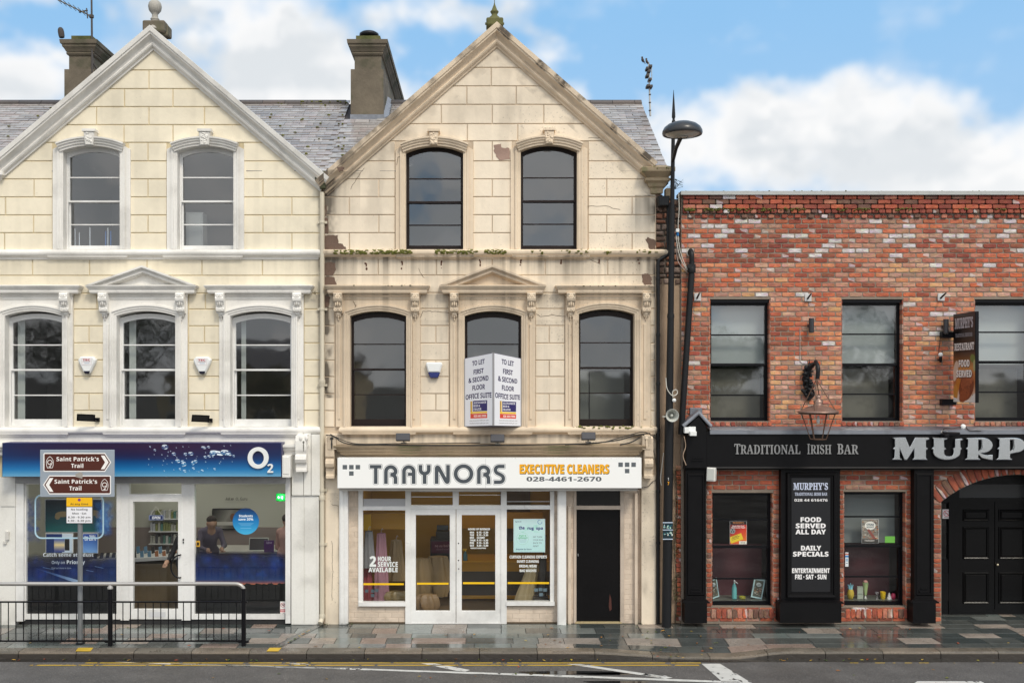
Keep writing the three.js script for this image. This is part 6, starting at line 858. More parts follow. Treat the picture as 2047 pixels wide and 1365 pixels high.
{ // horn loudspeaker, strapped to the lamp column
  const z = .34, x = X(1346, z + .2), y = Y(831, z + .2), o = thing('horn_speaker', 'round grey horn loudspeaker on the lamp column', 'loudspeaker', [x, y, z]);
  const tilt = (g) => { g.translate(-x, -y, -z); g.rotateX(Math.PI / 2 - .02); g.rotateY(-.05); return g.translate(x, y, z); };
  part('horn', tilt(lathe([[.03, -.16], [.04, -.05], [.06, .05], [.092, .13], [.108, .17], [.112, .178], [.106, .18], [.088, .13], [.055, .05], [.035, -.02], [0, -.03]], x, y, z, 30)), greyPlastic, o); part('horn_throat', tilt(lathe([[.0, .125], [.02, .12], [.026, .1], [.02, .02], [0, .02]], x, y, z, 16)), greyPlastic, o); part('driver', tilt(lathe([[0, -.24], [.05, -.235], [.055, -.2], [.05, -.15], [.03, -.14]], x, y, z, 20)), greyPlastic, o); part('bracket', [box(x - .14, x - .1, y - .03, y - .012, z - .05, z + .02), box(x - .14, x - .02, y - .03, y - .012, z - .08, z - .05)], greyPlastic, o);
}
{ const x = X(1348, .3), y = Y(800, .3), o = thing('cable_cap', 'small round white cable box above the horn loudspeaker', 'junction box', [x, y, .25]); part('cap', [ball(x, y, .3, .035, .035, .03)], whitePlastic, o); part('loop', [tube([[X(1331, .32), Y(755, .32), .34], [X(1334, .32), Y(778, .32), .34], [X(1345, .32), Y(791, .32), .34], [X(1355, .32), Y(786, .32), .3], [X(1353, .32), Y(779, .32), .3], [X(1346, .32), Y(782, .32), .3], [X(1346, .32), Y(795, .32), .3]], .008, 40)], cableWhite, o); }

// ================================================================ things fixed on the fronts
{ // bell boxes
  const mk = (px, py, w, h, label, kind) => {
    const z = 0, o = thing('alarm_box', label, 'alarm box', [X(px), Y(py), 0]); const x = X(px), y = Y(py), a = M(w / 2), b = M(h / 2);
    const P = kind ? [[x - a * .98, y + b * .62], [x - a * .72, y + b], [x + a * .72, y + b], [x + a * .98, y + b * .62], [x + a * .9, y + b * .3], [x + a * .36, y - b * .86], [x + a * .2, y - b], [x - a * .2, y - b], [x - a * .36, y - b * .86], [x - a * .9, y + b * .3]].reverse() : [[x - a, y + b * .72], [x - a * .9, y + b], [x + a * .9, y + b], [x + a, y + b * .72], [x + a * .72, y - b * .3], [x - a * .72, y - b * .3]].reverse();
    part('cover', plate(P, .0, .1, .022), whitePlastic, o);
    const bl = kind ? [[x - a * .36, y - b * .62], [x + a * .36, y - b * .62], [x + a * .3, y - b * .9], [x + a * .18, y - b * 1.01], [x - a * .18, y - b * 1.01], [x - a * .3, y - b * .9]].reverse() : [[x - a * .74, y - b * .28], [x + a * .74, y - b * .28], [x + a * .5, y - b * .9], [x + a * .4, y - b], [x - a * .4, y - b], [x - a * .5, y - b * .9]].reverse();
    part('strobe_lens', plate(bl, .0, kind ? .106 : .09, .015), std(kind ? [.012, .012, .03] : [.02, .03, .16], .2), o);
    if (kind) part('badge', sheet(x - a * .55, x + a * .55, y + b * .02, y + b * .84, .1035), printMat(canvasTex(200, 180, (c) => { c.fillStyle = '#e6e3e3'; c.fillRect(0, 0, 200, 180); c.strokeStyle = '#b9a7a7'; c.lineWidth = 4; c.strokeRect(4, 4, 192, 172); fitText(c, 'TEC', 100, 48, 150, 44, { color: '#a8242c', stroke: 6 }); c.fillStyle = '#5b2a30'; c.fillRect(25, 84, 150, 12); c.fillStyle = '#8aa5b8'; c.fillRect(50, 118, 110, 9); c.fillRect(60, 138, 100, 9); })), o);
    return o;
  };
  mk(176.5, 730, 36, 34, 'white alarm box with red lettering, left of the pedimented white window', 1); mk(406, 730.5, 36, 34, 'white alarm box with red lettering, right of the pedimented white window', 1); mk(868, 740, 33, 31, 'plain white and blue alarm box on the weathered stucco', 0);
}
{ // floodlights
  const lamp = (px, py, label, dir) => { const x = X(px, .25), y = Y(py, .25), o = thing('floodlight', label, 'floodlight', [x, y, .2]); const g = new THREE.BoxGeometry(.30, .145, .05), q = g.attributes.position; for (let i = 0; i < q.count; i++) if (q.getZ(i) < 0) { q.setX(i, q.getX(i) * .72); q.setY(i, q.getY(i) * .6); } g.rotateX(.55).rotateZ(-.06).rotateY(dir * .35); part('housing', uvBox(g.translate(x, y, .25)), blackSatin, o); part('lens', uvBox(new THREE.BoxGeometry(.25, .1, .006).translate(0, 0, .027).rotateX(.55).rotateZ(-.06).rotateY(dir * .35).translate(x, y, .25)), std([.02, .02, .02], .12), o); part('mount', [rod([x + .1, y - .03, .22], [x + .12, y - .08, .05], .012), box(x + .08, x + .15, y - .09, y - .02, .0, .05)], blackSatin, o); };
  lamp(171, 833.5, 'black floodlight on the cream wall, left of the pedimented window', 1); lamp(400, 835, 'black floodlight on the cream wall, right of the pedimented window', 1);
  const z = .34; [[805.5, 874, 'leftmost grey box floodlight above the white fascia sign'], [994.5, 876, 'middle grey box floodlight above the white fascia sign'], [1176.5, 872, 'rightmost grey box floodlight above the white fascia sign']].forEach(([px, py, label], i) => { const x = X(px, z), y = Y(py, z), o = thing('box_floodlight', label, 'floodlight', [x, y, .3]); part('housing', uvBox(new RoundedBoxGeometry(M(28, z), M(15, z), .1, 2, .012).rotateX(-.25).translate(x, y, z)), std([.055, .055, .065], .5, { map: wearT }), o); part('mount', [rod([x, y - .06, .3], [x + .01, y - .1, .2], .012), box(x - .04, x + .05, y - .115, y - .095, .18, .3)], std([.4, .36, .3], .7), o); });
}
{ // things on the brick wall
  const plateMat = std([.58, .58, .58], .5, { map: wearT });
  const spots = [[1394.5, 594, 'white wall plate with black peg beside the leaning waste pipe'], [1615.5, 595, 'white wall plate with black peg between the left and middle upper windows'], [1881.5, 594, 'white wall plate with black peg above the projecting bar sign']];
  let first; spots.forEach(([px, py, label]) => { if (!first) { first = thing('wall_peg', label, 'wall bracket', [X(px), Y(py), 0]); part('plate', rbox(X(px - 6.7), X(px + 6.7), Y(py + 7.5), Y(py - 7.5), 0, .03, .005), plateMat, first); part('peg', rod([X(px - 1), Y(py + 2), .02], [X(px + 4, .2), Y(py - 8, .2), .22], .018, .014), blackSatin, first); } else copyOf(first, [X(px), Y(py), 0], label); });
  const wl = (px, py, label) => { const x = X(px), y = Y(py), o = thing('wall_light', label, 'wall light', [x, y, 0]); part('cylinder', [lathe([[.0, -.125], [.042, -.125], [.045, -.12], [.045, .12], [.042, .125], [.0, .125]], x, y, .12, 20), box(x - .03, x + .03, y - .03, y + .02, .0, .1)], std([.03, .03, .034], .35), o); part('lens', lathe([[0, 0], [.036, 0], [.036, -.006], [0, -.006]], x, y - .126, .12, 16), std([.4, .38, .34], .3), o); };
  wl(1618.5, 651, 'black cylinder wall light between the left and middle upper windows'); wl(1886, 653, 'black cylinder wall light beside the projecting bar sign');
  { const o = thing('wall_cable', 'thin grey cable running down the brick towards the lantern', 'cable', [X(1600), Y(700), 0]); part('cable', [pipe([[X(1599.5), Y(656), .012], [X(1599.5), Y(722), .012], [X(1603), Y(725.5), .012], [X(1613), Y(727), .02]], .006, 6)], std([.4, .36, .33], .6), o); }
  { const o = thing('globe_lamp', 'small white globe lamp on the brick left of the projecting sign', 'wall light', [X(1881.5), Y(708), 0]), x = X(1881.5, .1), y = Y(709, .1); part('globe', ball(x, y, .1, .04, .04, .04), whitePlastic, o); part('holder', [lathe([[.02, 0], [.028, -.03], [.022, -.1], [0, -.11]], x, y - .03, .1, 12), rod([x, y - .1, .1], [x, y - .09, 0], .012)], blackSatin, o); part('cable', rod([x, y + .03, .02], [X(1880.5), Y(672), .012], .005), cableBlack, o); }
  { const o = thing('camera_box', 'white security sensor box on the lead-capped black pilaster', 'security camera', [X(1385, .26), Y(862, .26), .24]); part('bracket', [prb(1369, 1378, 854, 866, .2, .33, .008)], whitePlastic, o); part('base', [prb(1377.5, 1391.5, 853, 867.5, .24, .3, .006)], whitePlastic, o); part('camera_body', [prb(1380, 1393.5, 862, 871.5, .3, .42, .012)], whitePlastic, o); }
  { const o = thing('speaker_box', 'small white speaker tilted at the corner under the bar fascia', 'loudspeaker', [X(1423, .15), Y(948, .15), .1]), g = new RoundedBoxGeometry(.15, .24, .13, 2, .012).rotateY(-.45).rotateZ(-.04).translate(X(1423, .2), Y(948, .2), .2); part('case', uvBox(g), whitePanel, o); part('grille', uvBox(new RoundedBoxGeometry(.12, .2, .01, 2, .004).translate(0, 0, .068).rotateY(-.45).rotateZ(-.04).translate(X(1423, .2), Y(948, .2), .2)), greyPlastic, o); part('bracket', rod([X(1416, .1), Y(950, .1), .0], [X(1420, .15), Y(948, .15), .17], .015), whitePlastic, o); }
  { const o = thing('round_sensor', 'round white sensor on the lead ledge above the big lettering', 'sensor', [X(1926, .1), Y(853, .1), .05]), x = X(1926.5, .14), y = Y(853, .14); part('dome', ball(x, y, .14, .048, .048, .03), whitePlastic, o); part('cable', [tube([[x - .04, y, .15], [X(1905, .2), Y(856, .2), .22], [X(1886, .2), Y(857, .2), .24], [X(1883, .2), Y(865, .2), .24]], .007, 20), tube([[x + .04, y, .15], [X(1936, .2), Y(860, .2), .24], [X(1960, .2), Y(861, .2), .24]], .007, 16)], cableBlack, o); }
  { const z = .3, o = thing('ledge_floodlight', 'slim black floodlight bar over the big silver lettering', 'floodlight', [X(1905, z), Y(872, z), .2]); part('housing', [prb(1893, 1921, 864, 871, .2, .42, .012), prb(1890, 1899, 868, 876, .25, .44, .01)], blackSatin, o); part('cable_loop', new THREE.TorusGeometry(.05, .006, 6, 20, 4).scale(1.1, .5, 1).translate(X(1889, z), Y(863, z), z).toNonIndexed(), cableWhite, o); }
}
{ // projecting sign
  const x = 8.29, z0 = .1, z1 = .9, yt = 5.47, yb = 3.93, o = thing('projecting_sign', 'black projecting bar sign with steak picture, standing out from the brick', 'sign', [x, yb, 0]);
  part('case', rbox(x, x + .06, yb, yt, z0, z1, .006), blackSatin, o);
  const tx = canvasTex(560, 1080, (c, w, h) => { c.fillStyle = '#0c0a0b'; c.fillRect(0, 0, w, h); fitText(c, "MURPHY'S", 275, 118, 470, 120, { face: 'serif', color: '#b4b4ba', stroke: 5 }); fitText(c, 'TRADITIONAL IRISH BAR', 270, 265, 440, 44, { face: 'serif', color: '#94949a', stroke: 2 }); c.fillStyle = '#1c1410'; c.fillRect(0, 330, w, 150); fitText(c, 'RESTAURANT', 280, 405, 505, 84, { face: 'serif', color: '#f4f2ee', stroke: 4 });
    const g = c.createLinearGradient(0, 480, 0, h); g.addColorStop(0, '#3a2416'); g.addColorStop(.3, '#c88a4a'); g.addColorStop(.6, '#b0683a'); g.addColorStop(1, '#f0e8de'); c.fillStyle = g; c.fillRect(0, 480, w, h - 480); const q = rngOf(17); const bl = (X1, Y1, a, b, r, col) => { c.fillStyle = col; c.beginPath(); c.ellipse(X1, Y1, a, b, r, 0, 7); c.fill(); };
    bl(60, 700, 60, 130, .3, '#d9c2ae'); bl(110, 880, 55, 120, .5, '#c27a2c'); bl(60, 960, 60, 90, 0, '#c98a3a'); bl(500, 555, 60, 50, .4, '#6a7a35'); bl(540, 640, 30, 70, 0, '#a8a878'); bl(340, 900, 200, 150, -.5, '#7a3a20'); bl(360, 820, 170, 90, -.45, '#a85c38'); bl(300, 980, 160, 80, -.5, '#98502e'); for (let i = 0; i < 8; i++) { c.strokeStyle = 'rgba(35,12,8,.6)'; c.lineWidth = 7; c.beginPath(); c.moveTo(190 + i * 32, 770 + i * 6); c.lineTo(260 + i * 34, 900 + i * 14); c.stroke(); } for (let i = 0; i < 220; i++) bl(160 + q() * 360, 740 + q() * 280, 3 + 9 * q(), 2 + 4 * q(), q() * 3, q() < .5 ? 'rgba(190,110,70,.35)' : 'rgba(40,14,8,.35)'); bl(540, 1040, 120, 60, -.5, '#e2ddd6'); bl(30, 1070, 90, 40, 0, '#e8e4dc');
    for (const [s, y, ww] of [['FOOD', 610, 290], ['SERVED', 735, 400]]) { fitText(c, s, 285, y + 5, ww, 80, { color: '#3a1d10', stroke: 16 }); fitText(c, s, 280, y, ww, 80, { color: '#f2eee8', stroke: 6 }); } });
  part('printed_face', [new THREE.PlaneGeometry(z1 - z0 - .01, yt - yb - .01).rotateY(-Math.PI / 2).translate(x - .003, (yt + yb) / 2, (z0 + z1) / 2).toNonIndexed()], printMat(tx, .35), o);
  part('bracket_arm', box(x - .2, x + .01, Y(675, .1), Y(663, .1), .0, .1), blackSatin, o); part('bracket_arm', box(x - .2, x + .05, Y(810, .1), Y(798, .1), .0, .1), blackSatin, o);
}
{ // wrought bracket and hanging lantern
  const x = X(1632, .62), o = thing('wall_lantern', 'old copper lantern frame hanging from a black scrolled bracket', 'lantern', [X(1622), Y(765), 0]); R = rngOf(64);
  const br = [], bx0 = X(1617); br.push(tube([[bx0, Y(800), .02], [bx0 - .03, Y(770), .05], [bx0 - .02, Y(740), .08], [bx0 + .03, Y(727), .25], [X(1632, .5), Y(724, .5), .5], [X(1636, .62), Y(735, .62), .62], [X(1635, .62), Y(758, .62), .62]], .035, 40, 10)); for (let i = 0; i < 46; i++) { const t = i / 46; br.push(ball(bx0 + rr(-.09, .06) - .02, Y(lerp(728, 790, t)) , rr(.02, .1), rr(.015, .05), rr(.015, .05), rr(.02, .04), 7, 6)); } br.push(new THREE.TorusGeometry(.08, .02, 8, 20).translate(bx0 - .0, Y(786), .05).toNonIndexed(), rod([bx0, Y(718), .05], [bx0, Y(730), .05], .004, .012));
  part('bracket', br, blackIron, o);
  const z = .72, X2 = (p) => X(p, z), Y2 = (p) => Y(p, z), cx = X2(1636.5), old = std([.16, .095, .065], .45, { metalness: .5, map: wearT, bumpMap: smallB, bumpScale: .003 }), cop = std([.32, .21, .17], .35, { metalness: .6, map: wearT });
  part('hood', [lathe([[M(40, z), -.02], [M(40, z), .0], [M(33, z), .02], [M(27, z), .05], [M(18, z), .085], [M(10, z), .10], [M(8, z), .13], [M(10, z), .17], [M(5, z), .2], [M(4, z), .22], [M(6, z), .245], [M(3, z), .27], [0, .28]], cx, Y2(822), z, 30)], cop, o); part('rim', [lathe([[M(40, z), -.02], [M(36, z), -.05], [M(30, z), -.045], [M(30, z), -.02]], cx, Y2(822), z, 30)], old, o);
  for (let i = 0; i < 4; i++) { const a = i * Math.PI / 2 + .5; part('stay', rod([X(1635, z), Y2(758), z - .05], [cx + M(33, z) * Math.cos(a), Y2(820), z + M(33, z) * Math.sin(a)], .008), old, o); }
  for (let i = 0; i < 6; i++) { const a = i * Math.PI / 3 + .35; part('lantern_bar', rod([cx + M(33, z) * Math.cos(a), Y2(824), z + M(33, z) * Math.sin(a)], [cx + M(15, z) * Math.cos(a), Y2(878), z + M(15, z) * Math.sin(a)], .009, .007, 6), old, o); }
  part('bottom_ring', new THREE.TorusGeometry(M(15, z), .008, 6, 24).rotateX(Math.PI / 2).translate(cx, Y2(878), z).toNonIndexed(), old, o); part('bulb', [lathe([[0, -.16], [.025, -.15], [.032, -.12], [.02, -.07], [.014, -.02], [0, -.02]], cx, Y2(828), z, 14)], std([.75, .75, .72], .3), o);
}
{ // loose cables at the joint of beige and brick fronts
  const o = thing('white_cables', 'loose white cables with a blue plug hanging down the brick corner', 'cable', [X(1352), Y(470), 0]); const W = (pts, r, m) => part('cable', tube(pts.map(([a, b, z]) => [X(a, z), Y(b, z), z]), r), m, o);
  W([[1357, 385, .1], [1358, 420, .1], [1356, 450, .08], [1358, 490, .08], [1366, 520, .06], [1377, 542, .07]], .008, cableWhite); W([[1352, 470, .08], [1356, 500, .08], [1362, 520, .08], [1374, 540, .07]], .008, cableWhite); W([[1354, 470, .08], [1353, 500, .05], [1357, 525, .05], [1376, 546, .06]], .007, std([.45, .36, .33], .6)); W([[1368, 872, .3], [1371, 892, .28], [1366, 911, .27], [1372, 930, .26]], .007, std([.5, .36, .26], .6)); W([[1327, 905, .1], [1324, 930, .1], [1321, 960, .1], [1323, 970, .1]], .01, cableWhite);
  part('plug', [rbox(X(1349), X(1356), Y(466), Y(459), .04, .12, .01)], whitePlastic, o); part('plug_sleeve', [rod([X(1353), Y(466), .08], [X(1353.5), Y(473), .08], .026, .022)], std([.01, .16, .42], .4), o);
}

// ================================================================ inside the shops
{ // phone shop
  R = rngOf(700);
  const x0 = X(-70), x1 = X(636), h = 3.05, zb = -4.0, wallM = std([.60, .60, .52], .8), o = sub('shop_room', lb);
  part('walls', [box(x0, x1, 0, h, zb - .1, zb), box(x0, x0 + .1, 0, h, zb, -.22), box(X(600), x1, 0, h, zb, -.22)], wallM, o); part('floor', box(x0, x1, -.05, .015, zb, -.12), std([.11, .085, .06], .4, { map: wearT }), o); part('ceiling', box(x0, x1, h, h + .1, zb, -.12), std([.6, .6, .55], .9), o);
  part('bulkhead', box(X(300), X(600), 2.55, 2.72, -3.9, -3.4), std([.02, .018, .015], .5), o); part('dado_panel', box(x0 + .1, X(590), .0, 1.15, zb, zb + .04), std([.33, .27, .25], .6), o);
  const glow = new THREE.MeshStandardMaterial({ color: 0x000000, emissive: C(1, .97, .88), emissiveIntensity: 1.3 });
  for (const [px, z] of [[150, -1.3], [320, -1.3], [490, -1.3], [230, -2.9], [450, -2.9]]) { const x = X(px), l = thing('ceiling_light', 'ceiling light panel inside the phone shop at ' + (px < 200 ? 'the left window' : px < 300 ? 'the back left' : px < 400 ? 'the door' : px < 480 ? 'the back right' : 'the right window'), 'ceiling light', [x, h, z], 'phone shop ceiling lights'); part('frame', box(x - .32, x + .32, h - .03, h, z - .32, z + .32), whitePlastic, l); part('diffuser', box(x - .29, x + .29, h - .034, h - .028, z - .29, z + .29), glow, l); const q = new THREE.RectAreaLight(C(1, .96, .86), 5.2, .56, .56); q.position.set(x, h - .05, z); q.lookAt(x, 0, z); scene.add(q); }
  // sloping phone table seen through the door
  { const t = thing('display_table', 'white display table with phones behind the glass door', 'table', [X(310), 0, -1.9]), z = -1.5; part('top', [plate([[X(175, z), Y(1129, z)], [X(366, z), Y(1117, z)], [X(366, z), Y(1111, z)], [X(175, z), Y(1121, z)]], -2.4, z)], std([.7, .7, .68], .4), t); part('body', box(X(180, z), X(362, z), 0, Y(1128, z), -2.3, z - .05), std([.20, .15, .09], .5, { map: wearT }), t);
    const ph = []; for (let i = 0; i < 13; i++) { const px = 268 + i * 7.4, zz = z - .12 - (i % 2) * .22, g = thing('mobile_phone', 'mobile phone tilted on the white display table behind the door', 'phone', [X(px, zz), Y(1113 - (i % 2) * 9, zz), zz], 'phones on the display table'); const b = new RoundedBoxGeometry(.07, .15, .012, 2, .005).rotateX(-.6).rotateZ(.3); part('body', uvBox(b.translate(X(px, zz), Y(1108 - (i % 2) * 9, zz), zz)), std(pick([[.02, .02, .02], [.1, .2, .3], [.5, .5, .5], [.3, .12, .05]]), .3), g); part('stand', rod([X(px, zz), Y(1116 - (i % 2) * 9, zz), zz - .02], [X(px, zz), Y(1109 - (i % 2) * 9, zz), zz - .03], .012), greyPlastic, g); }
    for (let i = 0; i < 6; i++) { const px = 190 + i * 12, zz = -1.75; const g = thing('mobile_phone', 'mobile phone standing on the display table behind the left window', 'phone', [X(px, zz), Y(1112, zz), zz], 'phones behind the left window'); part('body', uvBox(new RoundedBoxGeometry(.07, .15, .012, 2, .005).rotateX(-.6).translate(X(px, zz), Y(1112, zz), zz)), std([.05, .05, .06], .3), g); part('stand', rod([X(px, zz), Y(1122, zz), zz - .02], [X(px, zz), Y(1113, zz), zz - .03], .012), greyPlastic, g); } }
  // wall shelves with boxed goods
  { const z = -3.7, s = thing('wall_shelf', 'back wall shelves of boxed accessories seen through the door', 'shelf', [X(320, z), Y(1100, z), z]); for (const py of [1037, 1062, 1087]) part('shelf', pb(296, 362, py, py + 2, zb, z), whitePlastic, s); const cols = [[.6, .6, .58], [.32, .1, .09], [.1, .24, .2], [.5, .52, .56], [.12, .12, .13], [.45, .45, .4], [.25, .27, .1]]; for (const py of [1037, 1062, 1087]) for (let px = 298; px < 360; px += 5.2) part('boxed_item', box(X(px, z), X(px + 4.3, z), Y(py, z), Y(py - rr(12, 19), z), zb + .1, z - .05), std(pick(cols), .5), s); }
  { const z = -3.9, s = thing('wall_screen', 'black wall screen with grey picture behind the right window', 'screen', [X(450, z), Y(1058, z), z]); part('bezel', prb(423, 498, 1017, 1059, zb, z, .01), blackSatin, s); part('picture', psheet(425, 496, 1019, 1057, z + .004), printMat(canvasTex(284, 160, (x, w, h) => { const g = x.createLinearGradient(0, 0, w, h); g.addColorStop(0, '#2c2b28'); g.addColorStop(.4, '#9a9890'); g.addColorStop(.7, '#4a4640'); g.addColorStop(1, '#1a1816'); x.fillStyle = g; x.fillRect(0, 0, w, h); x.fillStyle = '#cfccc4'; x.fillRect(30, 100, 130, 30); x.fillStyle = '#82543c'; x.beginPath(); x.ellipse(160, 60, 22, 30, 0, 0, 7); x.fill(); }), .3), s); }
  { const z = zb + .05, s = thing('wall_lettering', 'small dark lettering high on the white back wall', 'lettering', [X(472, z), Y(997, z), z]); part('letters', psheet(446, 496, 990, 1004, z), clearPrint(canvasTex(400, 112, (x) => { fitText(x, 'Ask an', 95, 56, 130, 44, { face: 'serif', color: '#26211c', skew: .2 }); fitText(x, 'O', 215, 56, 40, 44, { font: 'normal', color: '#26211c' }); fitText(x, '2', 246, 74, 16, 20, { font: 'normal', color: '#26211c' }); fitText(x, 'Guru', 325, 56, 120, 46, { font: 'normal', color: '#26211c' }); })), s); }
  { const z = -2.4, s = thing('exit_sign', 'green lit exit sign hanging inside the right window', 'exit sign', [X(561, z), Y(994, z), z]); part('case', prb(551, 571, 986, 1002, z - .06, z, .008), std([.02, .18, .06], .4), s); const g = canvasTex(200, 160, (x) => { x.fillStyle = '#0b8a3c'; x.fillRect(0, 0, 200, 160); x.fillStyle = '#eafbe8'; x.fillRect(40, 50, 22, 60); x.fillRect(30, 74, 44, 14); x.fillRect(120, 50, 16, 60); x.beginPath(); x.moveTo(104, 90); x.lineTo(152, 90); x.lineTo(128, 124); x.fill(); }); part('face', psheet(551.5, 570.5, 986.5, 1001.5, z + .004), new THREE.MeshStandardMaterial({ map: g, emissive: C(.5, .5, .5), emissiveMap: g, roughness: .4 }), s); const pl = new THREE.PointLight(C(.3, 1, .5), .12, 3); pl.position.set(X(561, z), Y(994, z), z + .08); scene.add(pl); }
  { const z = -2.2, s = thing('sales_desk', 'brown sales desk with a laptop behind the right window', 'desk', [X(480, z), 0, z]); part('top', pb(388, 575, 1102, 1106, -3, z), std([.55, .52, .48], .4), s); part('front', pb(392, 575, 1106, 1240, -2.6, z - .1), std([.25, .18, .14], .5), s); const l = thing('laptop', 'open laptop on the sales desk behind the right window', 'laptop', [X(512, z), Y(1102, z), z]); part('screen', uvBox(new RoundedBoxGeometry(.36, .25, .015, 2, .006).rotateX(-.25).translate(X(512, z), Y(1092, z), z - .2)), std([.03, .02, .02], .3), l); part('screen_rim', uvBox(new RoundedBoxGeometry(.39, .28, .008, 2, .003).rotateX(-.25).translate(X(512, z), Y(1092, z), z - .21)), greyPlastic, l); part('keyboard', rbox(X(505, z), X(532, z), Y(1102, z), Y(1101, z), -2.3, z, .004), greyPlastic, l); const p = thing('poster_card', 'small purple poster card beside the laptop', 'card', [X(535, -2.1), Y(1103, -2.1), -2.1]); part('card', prb(527, 547, 1080, 1104, -2.12, -2.1, .003), std([.08, .015, .14], .5), p); part('print', psheet(529, 545, 1081, 1088, -2.097), clearPrint(canvasTex(160, 70, (x) => fitText(x, 'Alive', 80, 36, 120, 44, { face: 'serif', color: '#c9b7e0' }))), p); const y = thing('yellow_card', 'small yellow sticker low on the edge of the right window', 'card', [X(393, -.2), Y(1086, -.2), -.2]); part('card', prb(389, 399, 1081, 1093, -.13, -.12, .002), std([.7, .38, .02], .5), y); part('mark', prb(393, 397, 1084, 1090, -.12, -.117, .001), blackSatin, y); }
  // hanging posters in the left window
  { const z = -.45, s = thing('hanging_poster', 'large dark teal poster hanging in the left window behind the signpost', 'poster', [X(145, z), Y(1063, z), z]); part('frame', prb(88, 203, 997, 1065, z - .03, z, .006), silver, s); part('print', psheet(90, 201, 999, 1063, z + .004), printMat(canvasTex(690, 400, (x, w, h) => { const g = x.createLinearGradient(0, 0, 0, h); g.addColorStop(0, '#061520'); g.addColorStop(.4, '#0b3944'); g.addColorStop(1, '#15605f'); x.fillStyle = g; x.fillRect(0, 0, w, h); x.fillStyle = '#8d7a55'; for (const [cx, cy, s2] of [[210, 180, 1], [590, 165, -1]]) { x.beginPath(); x.ellipse(cx, cy, 90, 36, -.05, 0, 7); x.fill(); x.beginPath(); x.ellipse(cx - 62 * s2, cy + 32, 34, 34, 0, 0, 7); x.fill(); x.beginPath(); x.ellipse(cx + 84 * s2, cy - 30, 28, 17, -.4 * s2, 0, 7); x.fill(); } }), .35), s); }
  [[90, 145, 'blue sunset poster panel low in the left window', 0], [164, 195, 'blue percent-off poster panel low in the left window', 1]].forEach(([a, b, label, k]) => { const z = -.42, s = thing('window_poster', label, 'poster', [X((a + b) / 2, z), Y(1105, z), z]); part('panel', prb(a, b, 1066, 1106, z - .02, z, .004), whitePlastic, s); part('print', psheet(a + 1, b - 1, 1067, 1105, z + .004), printMat(canvasTex(330, 240, (x, w, h) => { if (k) { const g = x.createLinearGradient(0, 0, 0, h); g.addColorStop(0, '#123f9a'); g.addColorStop(1, '#86b4ec'); x.fillStyle = g; x.fillRect(0, 0, w, h); fitText(x, 'to 20%', 165, 50, 270, 70, { color: '#eef4ff' }); } else { x.fillStyle = '#15306a'; x.fillRect(0, 0, w, h); x.fillStyle = '#c8d6e6'; x.fillRect(200, 0, 130, h); const g = x.createLinearGradient(0, 60, 0, 220); g.addColorStop(0, '#3c57a8'); g.addColorStop(.5, '#f0d9a0'); g.addColorStop(1, '#46508a'); x.fillStyle = g; x.fillRect(100, 60, 130, 170); x.fillStyle = '#1a1712'; x.fillRect(232, 50, 60, 160); } }), .35), s); });
  { const z = -.02, s = thing('open_sign', 'small blue open sign hanging on the glass door', 'sign', [X(311, z), Y(1035, z), z]); part('plate', prb(296.5, 326, 1029.5, 1040, z - .006, z, .002), std([.03, .05, .15], .4), s); part('print', psheet(297, 325.5, 1030, 1039.5, z + .004), printMat(canvasTex(280, 100, (x, w, h) => { x.fillStyle = '#1d2b55'; x.fillRect(0, 0, w, h); x.strokeStyle = '#aeb9d6'; x.lineWidth = 6; x.strokeRect(6, 6, w - 12, h - 12); fitText(x, 'OPEN', 142, 50, 170, 56, { color: '#f0f2f6' }); })), s); part('string', [rod([X(300, z), Y(1029.5, z), z], [X(311, z), Y(1012, z), z], .003, .003, 5), rod([X(322, z), Y(1029.5, z), z], [X(311, z), Y(1012, z), z], .003, .003, 5)], cableWhite, s); }
  // chrome rods on the upper left sill
  { const z = -.34, s = thing('candle_stand', 'row of thin chrome rods on the upper left window sill', 'ornament', [X(180, z), Y(489, z), z]); for (const [px, t] of [[149, 458], [157.5, 466], [179, 456], [215, 457]]) part('rod', [rod([X(px, z), Y(491, z), z], [X(px, z), Y(t, z), z], .011), ball(X(px, z), Y(t, z), z, .016)], chrome, s); part('blue_rod', [rod([X(210.5, z), Y(491, z), z], [X(210.5, z), Y(462, z), z], .014), rod([X(220.5, z), Y(491, z), z], [X(220.5, z), Y(462, z), z], .014)], std([.03, .12, .35], .3), s); const c = thing('white_cabinet', 'pale cabinet standing behind the upper right white window', 'cabinet', [X(390, -.6), Y(495, -.6), -.6]); part('case', prb(371, 405, 424, 500, -.9, -.6, .01), std([.4, .41, .41], .6), c); part('door', prb(376, 401, 428, 496, -.6, -.585, .004), std([.44, .45, .45], .6), c); }
}
